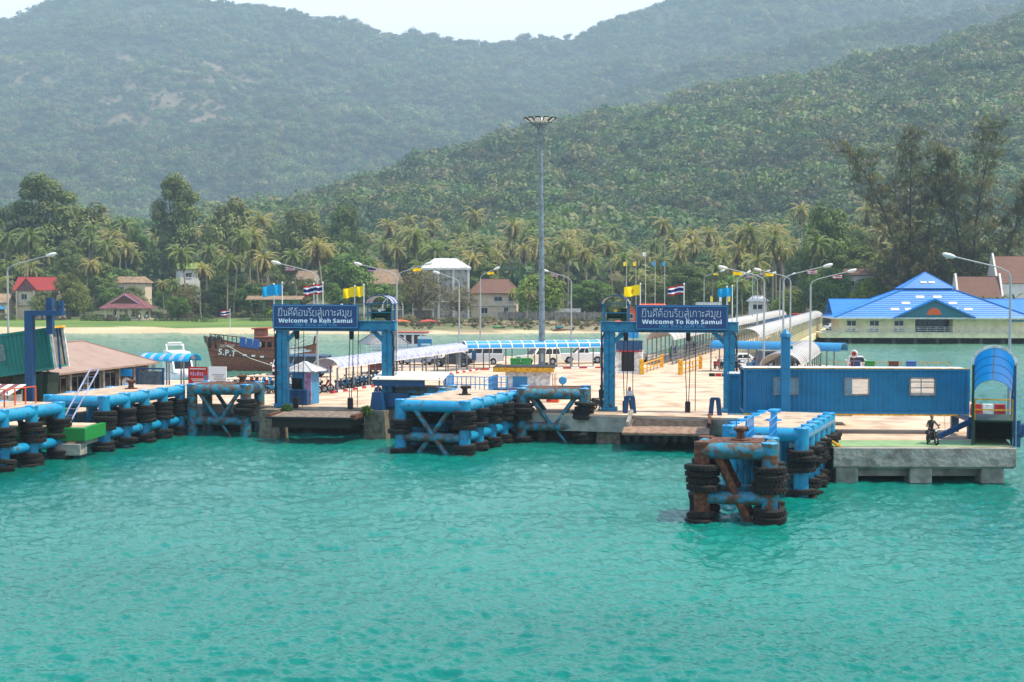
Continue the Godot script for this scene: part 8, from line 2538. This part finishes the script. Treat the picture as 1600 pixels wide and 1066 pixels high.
func dupbike(at: Vector3, turn: float, label: String) -> void:
	motorbike(label, at, turn, M.black)

func lamps_and_flags() -> void:
	# dx, dz of the arm, its rise, small flag
	var ls := [
		[-15.55, 112.4, 9.6, [[-3.0, 0.0, 0.75, "thai"]], "street lamp at the striped walkway's seaward end"],
		[-10.4, 127.0, 9.7, [[-3.2, 0.0, 0.8, "purple"], [2.6, 0.0, 0.8, "yellow"]], "double armed street lamp halfway along the striped walkway"],
		[-5.4, 144.0, 9.2, [[-2.1, -0.6, 0.7, ""]], "street lamp where the striped and checked walkways meet"],
		[-3.6, 160.0, 9.8, [[1.6, 0.0, 0.7, "yellow"]], "street lamp behind the white van"],
		[6.25, 148.4, 9.4, [[-2.5, 0.0, 0.75, "thai"]], "street lamp right of the light mast"],
		[20.6, 115.0, 9.3, [[-3.1, 0.0, 0.7, "yellow"]], "nearest street lamp right of the right gate"],
		[26.9, 136.0, 9.4, [[-2.9, 0.0, 0.7, "yellow"]], "street lamp above the blue walkway"],
		[21.4, 111.0, 9.3, [[3.2, 0.0, 0.8, "thai"]], "street lamp arching right beside the gangway post"],
		[24.6, 116.0, 9.0, [[3.1, 0.0, 0.75, "thai"]], "street lamp arching right above the short white walkway"],
		[28.3, 177.0, 9.6, [[1.4, -1.0, 0.7, ""]], "street lamp between the causeway walkways, nearest of the far ones"],
		[34.5, 198.0, 9.7, [[-1.8, 0.0, 0.7, "thai"], [2.0, 0.0, 0.7, ""]], "double armed street lamp midway along the causeway"],
		[30.0, 220.0, 10.2, [[2.6, 0.0, 0.8, "yellow"]], "far street lamp on the causeway's left edge"],
		[41.0, 240.0, 10.4, [[2.4, 0.0, 0.8, "thai"]], "far street lamp over the causeway's middle"],
		[48.5, 255.0, 10.2, [[2.2, 0.0, 0.7, ""]], "farthest street lamp at the shore end of the causeway"],
		[28.1, 79.4, 9.4, [[-3.3, 0.3, 0.75, ""]], "street lamp at the right edge of the view beside the stair canopy"],
		[-37.6, 105.0, 10.0, [[3.0, 0.0, 0.8, ""]], "street lamp at the left edge of the view above the green gangway"]]
	for q in ls: street_lamp(q[4], P(q[0], q[1], DECK), q[2], q[3])
	# flags on the gates
	var y := DECK + 5.9
	flag("left of the two blue flags on the left gate", P(-16.9, 100.0, y), 2.75, 0.8, 0.78, "blue", -1.0, 0.0)
	flag("right of the two blue flags on the left gate", P(-16.3, 99.9, y), 2.85, 0.72, 0.8, "blue", -1.0, 1.6)
	flag("left of the two thai flags on the left gate", P(-14.0, 99.5, y), 2.75, 0.7, 0.72, "thai", -1.0, 0.8)
	flag("right of the two thai flags on the left gate", P(-13.35, 99.4, y), 2.85, 0.66, 0.72, "thai", -1.0, 2.2)
	flag("left of the two yellow flags on the left gate", P(-11.05, 98.95, y), 2.6, 0.8, 0.72, "yellow", -1.0, 0.4)
	flag("right of the two yellow flags on the left gate", P(-10.4, 98.9, y), 2.7, 0.66, 0.74, "yellow", -1.0, 1.9)
	flag("yellow flag on the right gate above its tin canopy", P(8.75, 96.0, y - 0.1), 2.85, 1.1, 0.72, "yellow", -1.0, 0.6)
	flag("thai flag on the right gate above its sign", P(11.7, 95.8, y - 0.1), 2.85, 1.1, 0.62, "thai", -1.0, 0.1)
	flag("left of the two blue flags on the right gate", P(14.55, 95.3, y - 0.1), 2.65, 0.6, 0.6, "blue", -1.0, 1.1)
	flag("right of the two blue flags on the right gate", P(14.9, 95.25, y - 0.1), 2.7, 0.6, 0.62, "blue", -1.0, 2.4)
	# five shore flag poles
	var ks := ["yellow", "yellow", "white", "blue", "blue"]
	var nm := ["first of the five tall shore flag poles, yellow flag", "second of the five tall shore flag poles, yellow flag", "middle and tallest of the five shore flag poles, pale flag", "fourth of the five tall shore flag poles, blue flag", "last of the five tall shore flag poles, blue flag"]
	for i in 5:
		flag(nm[i], P(27.3 + i * 2.28, 336, 2.0), 14.6 + (2.3 if i == 2 else 0.0), 0.75, 1.0, ks[i], -1.0, i * 0.7)
	for i in 3:
		flag(["small white flag above the billboard", "small pink flag above the billboard", "small yellow flag above the billboard"][i], P(45.4 + i * 2.0, 322, 2.0), 6.4, 0.5, 1.2, ["yellow", "white", "yellow"][i], 1.0, i * 1.0)
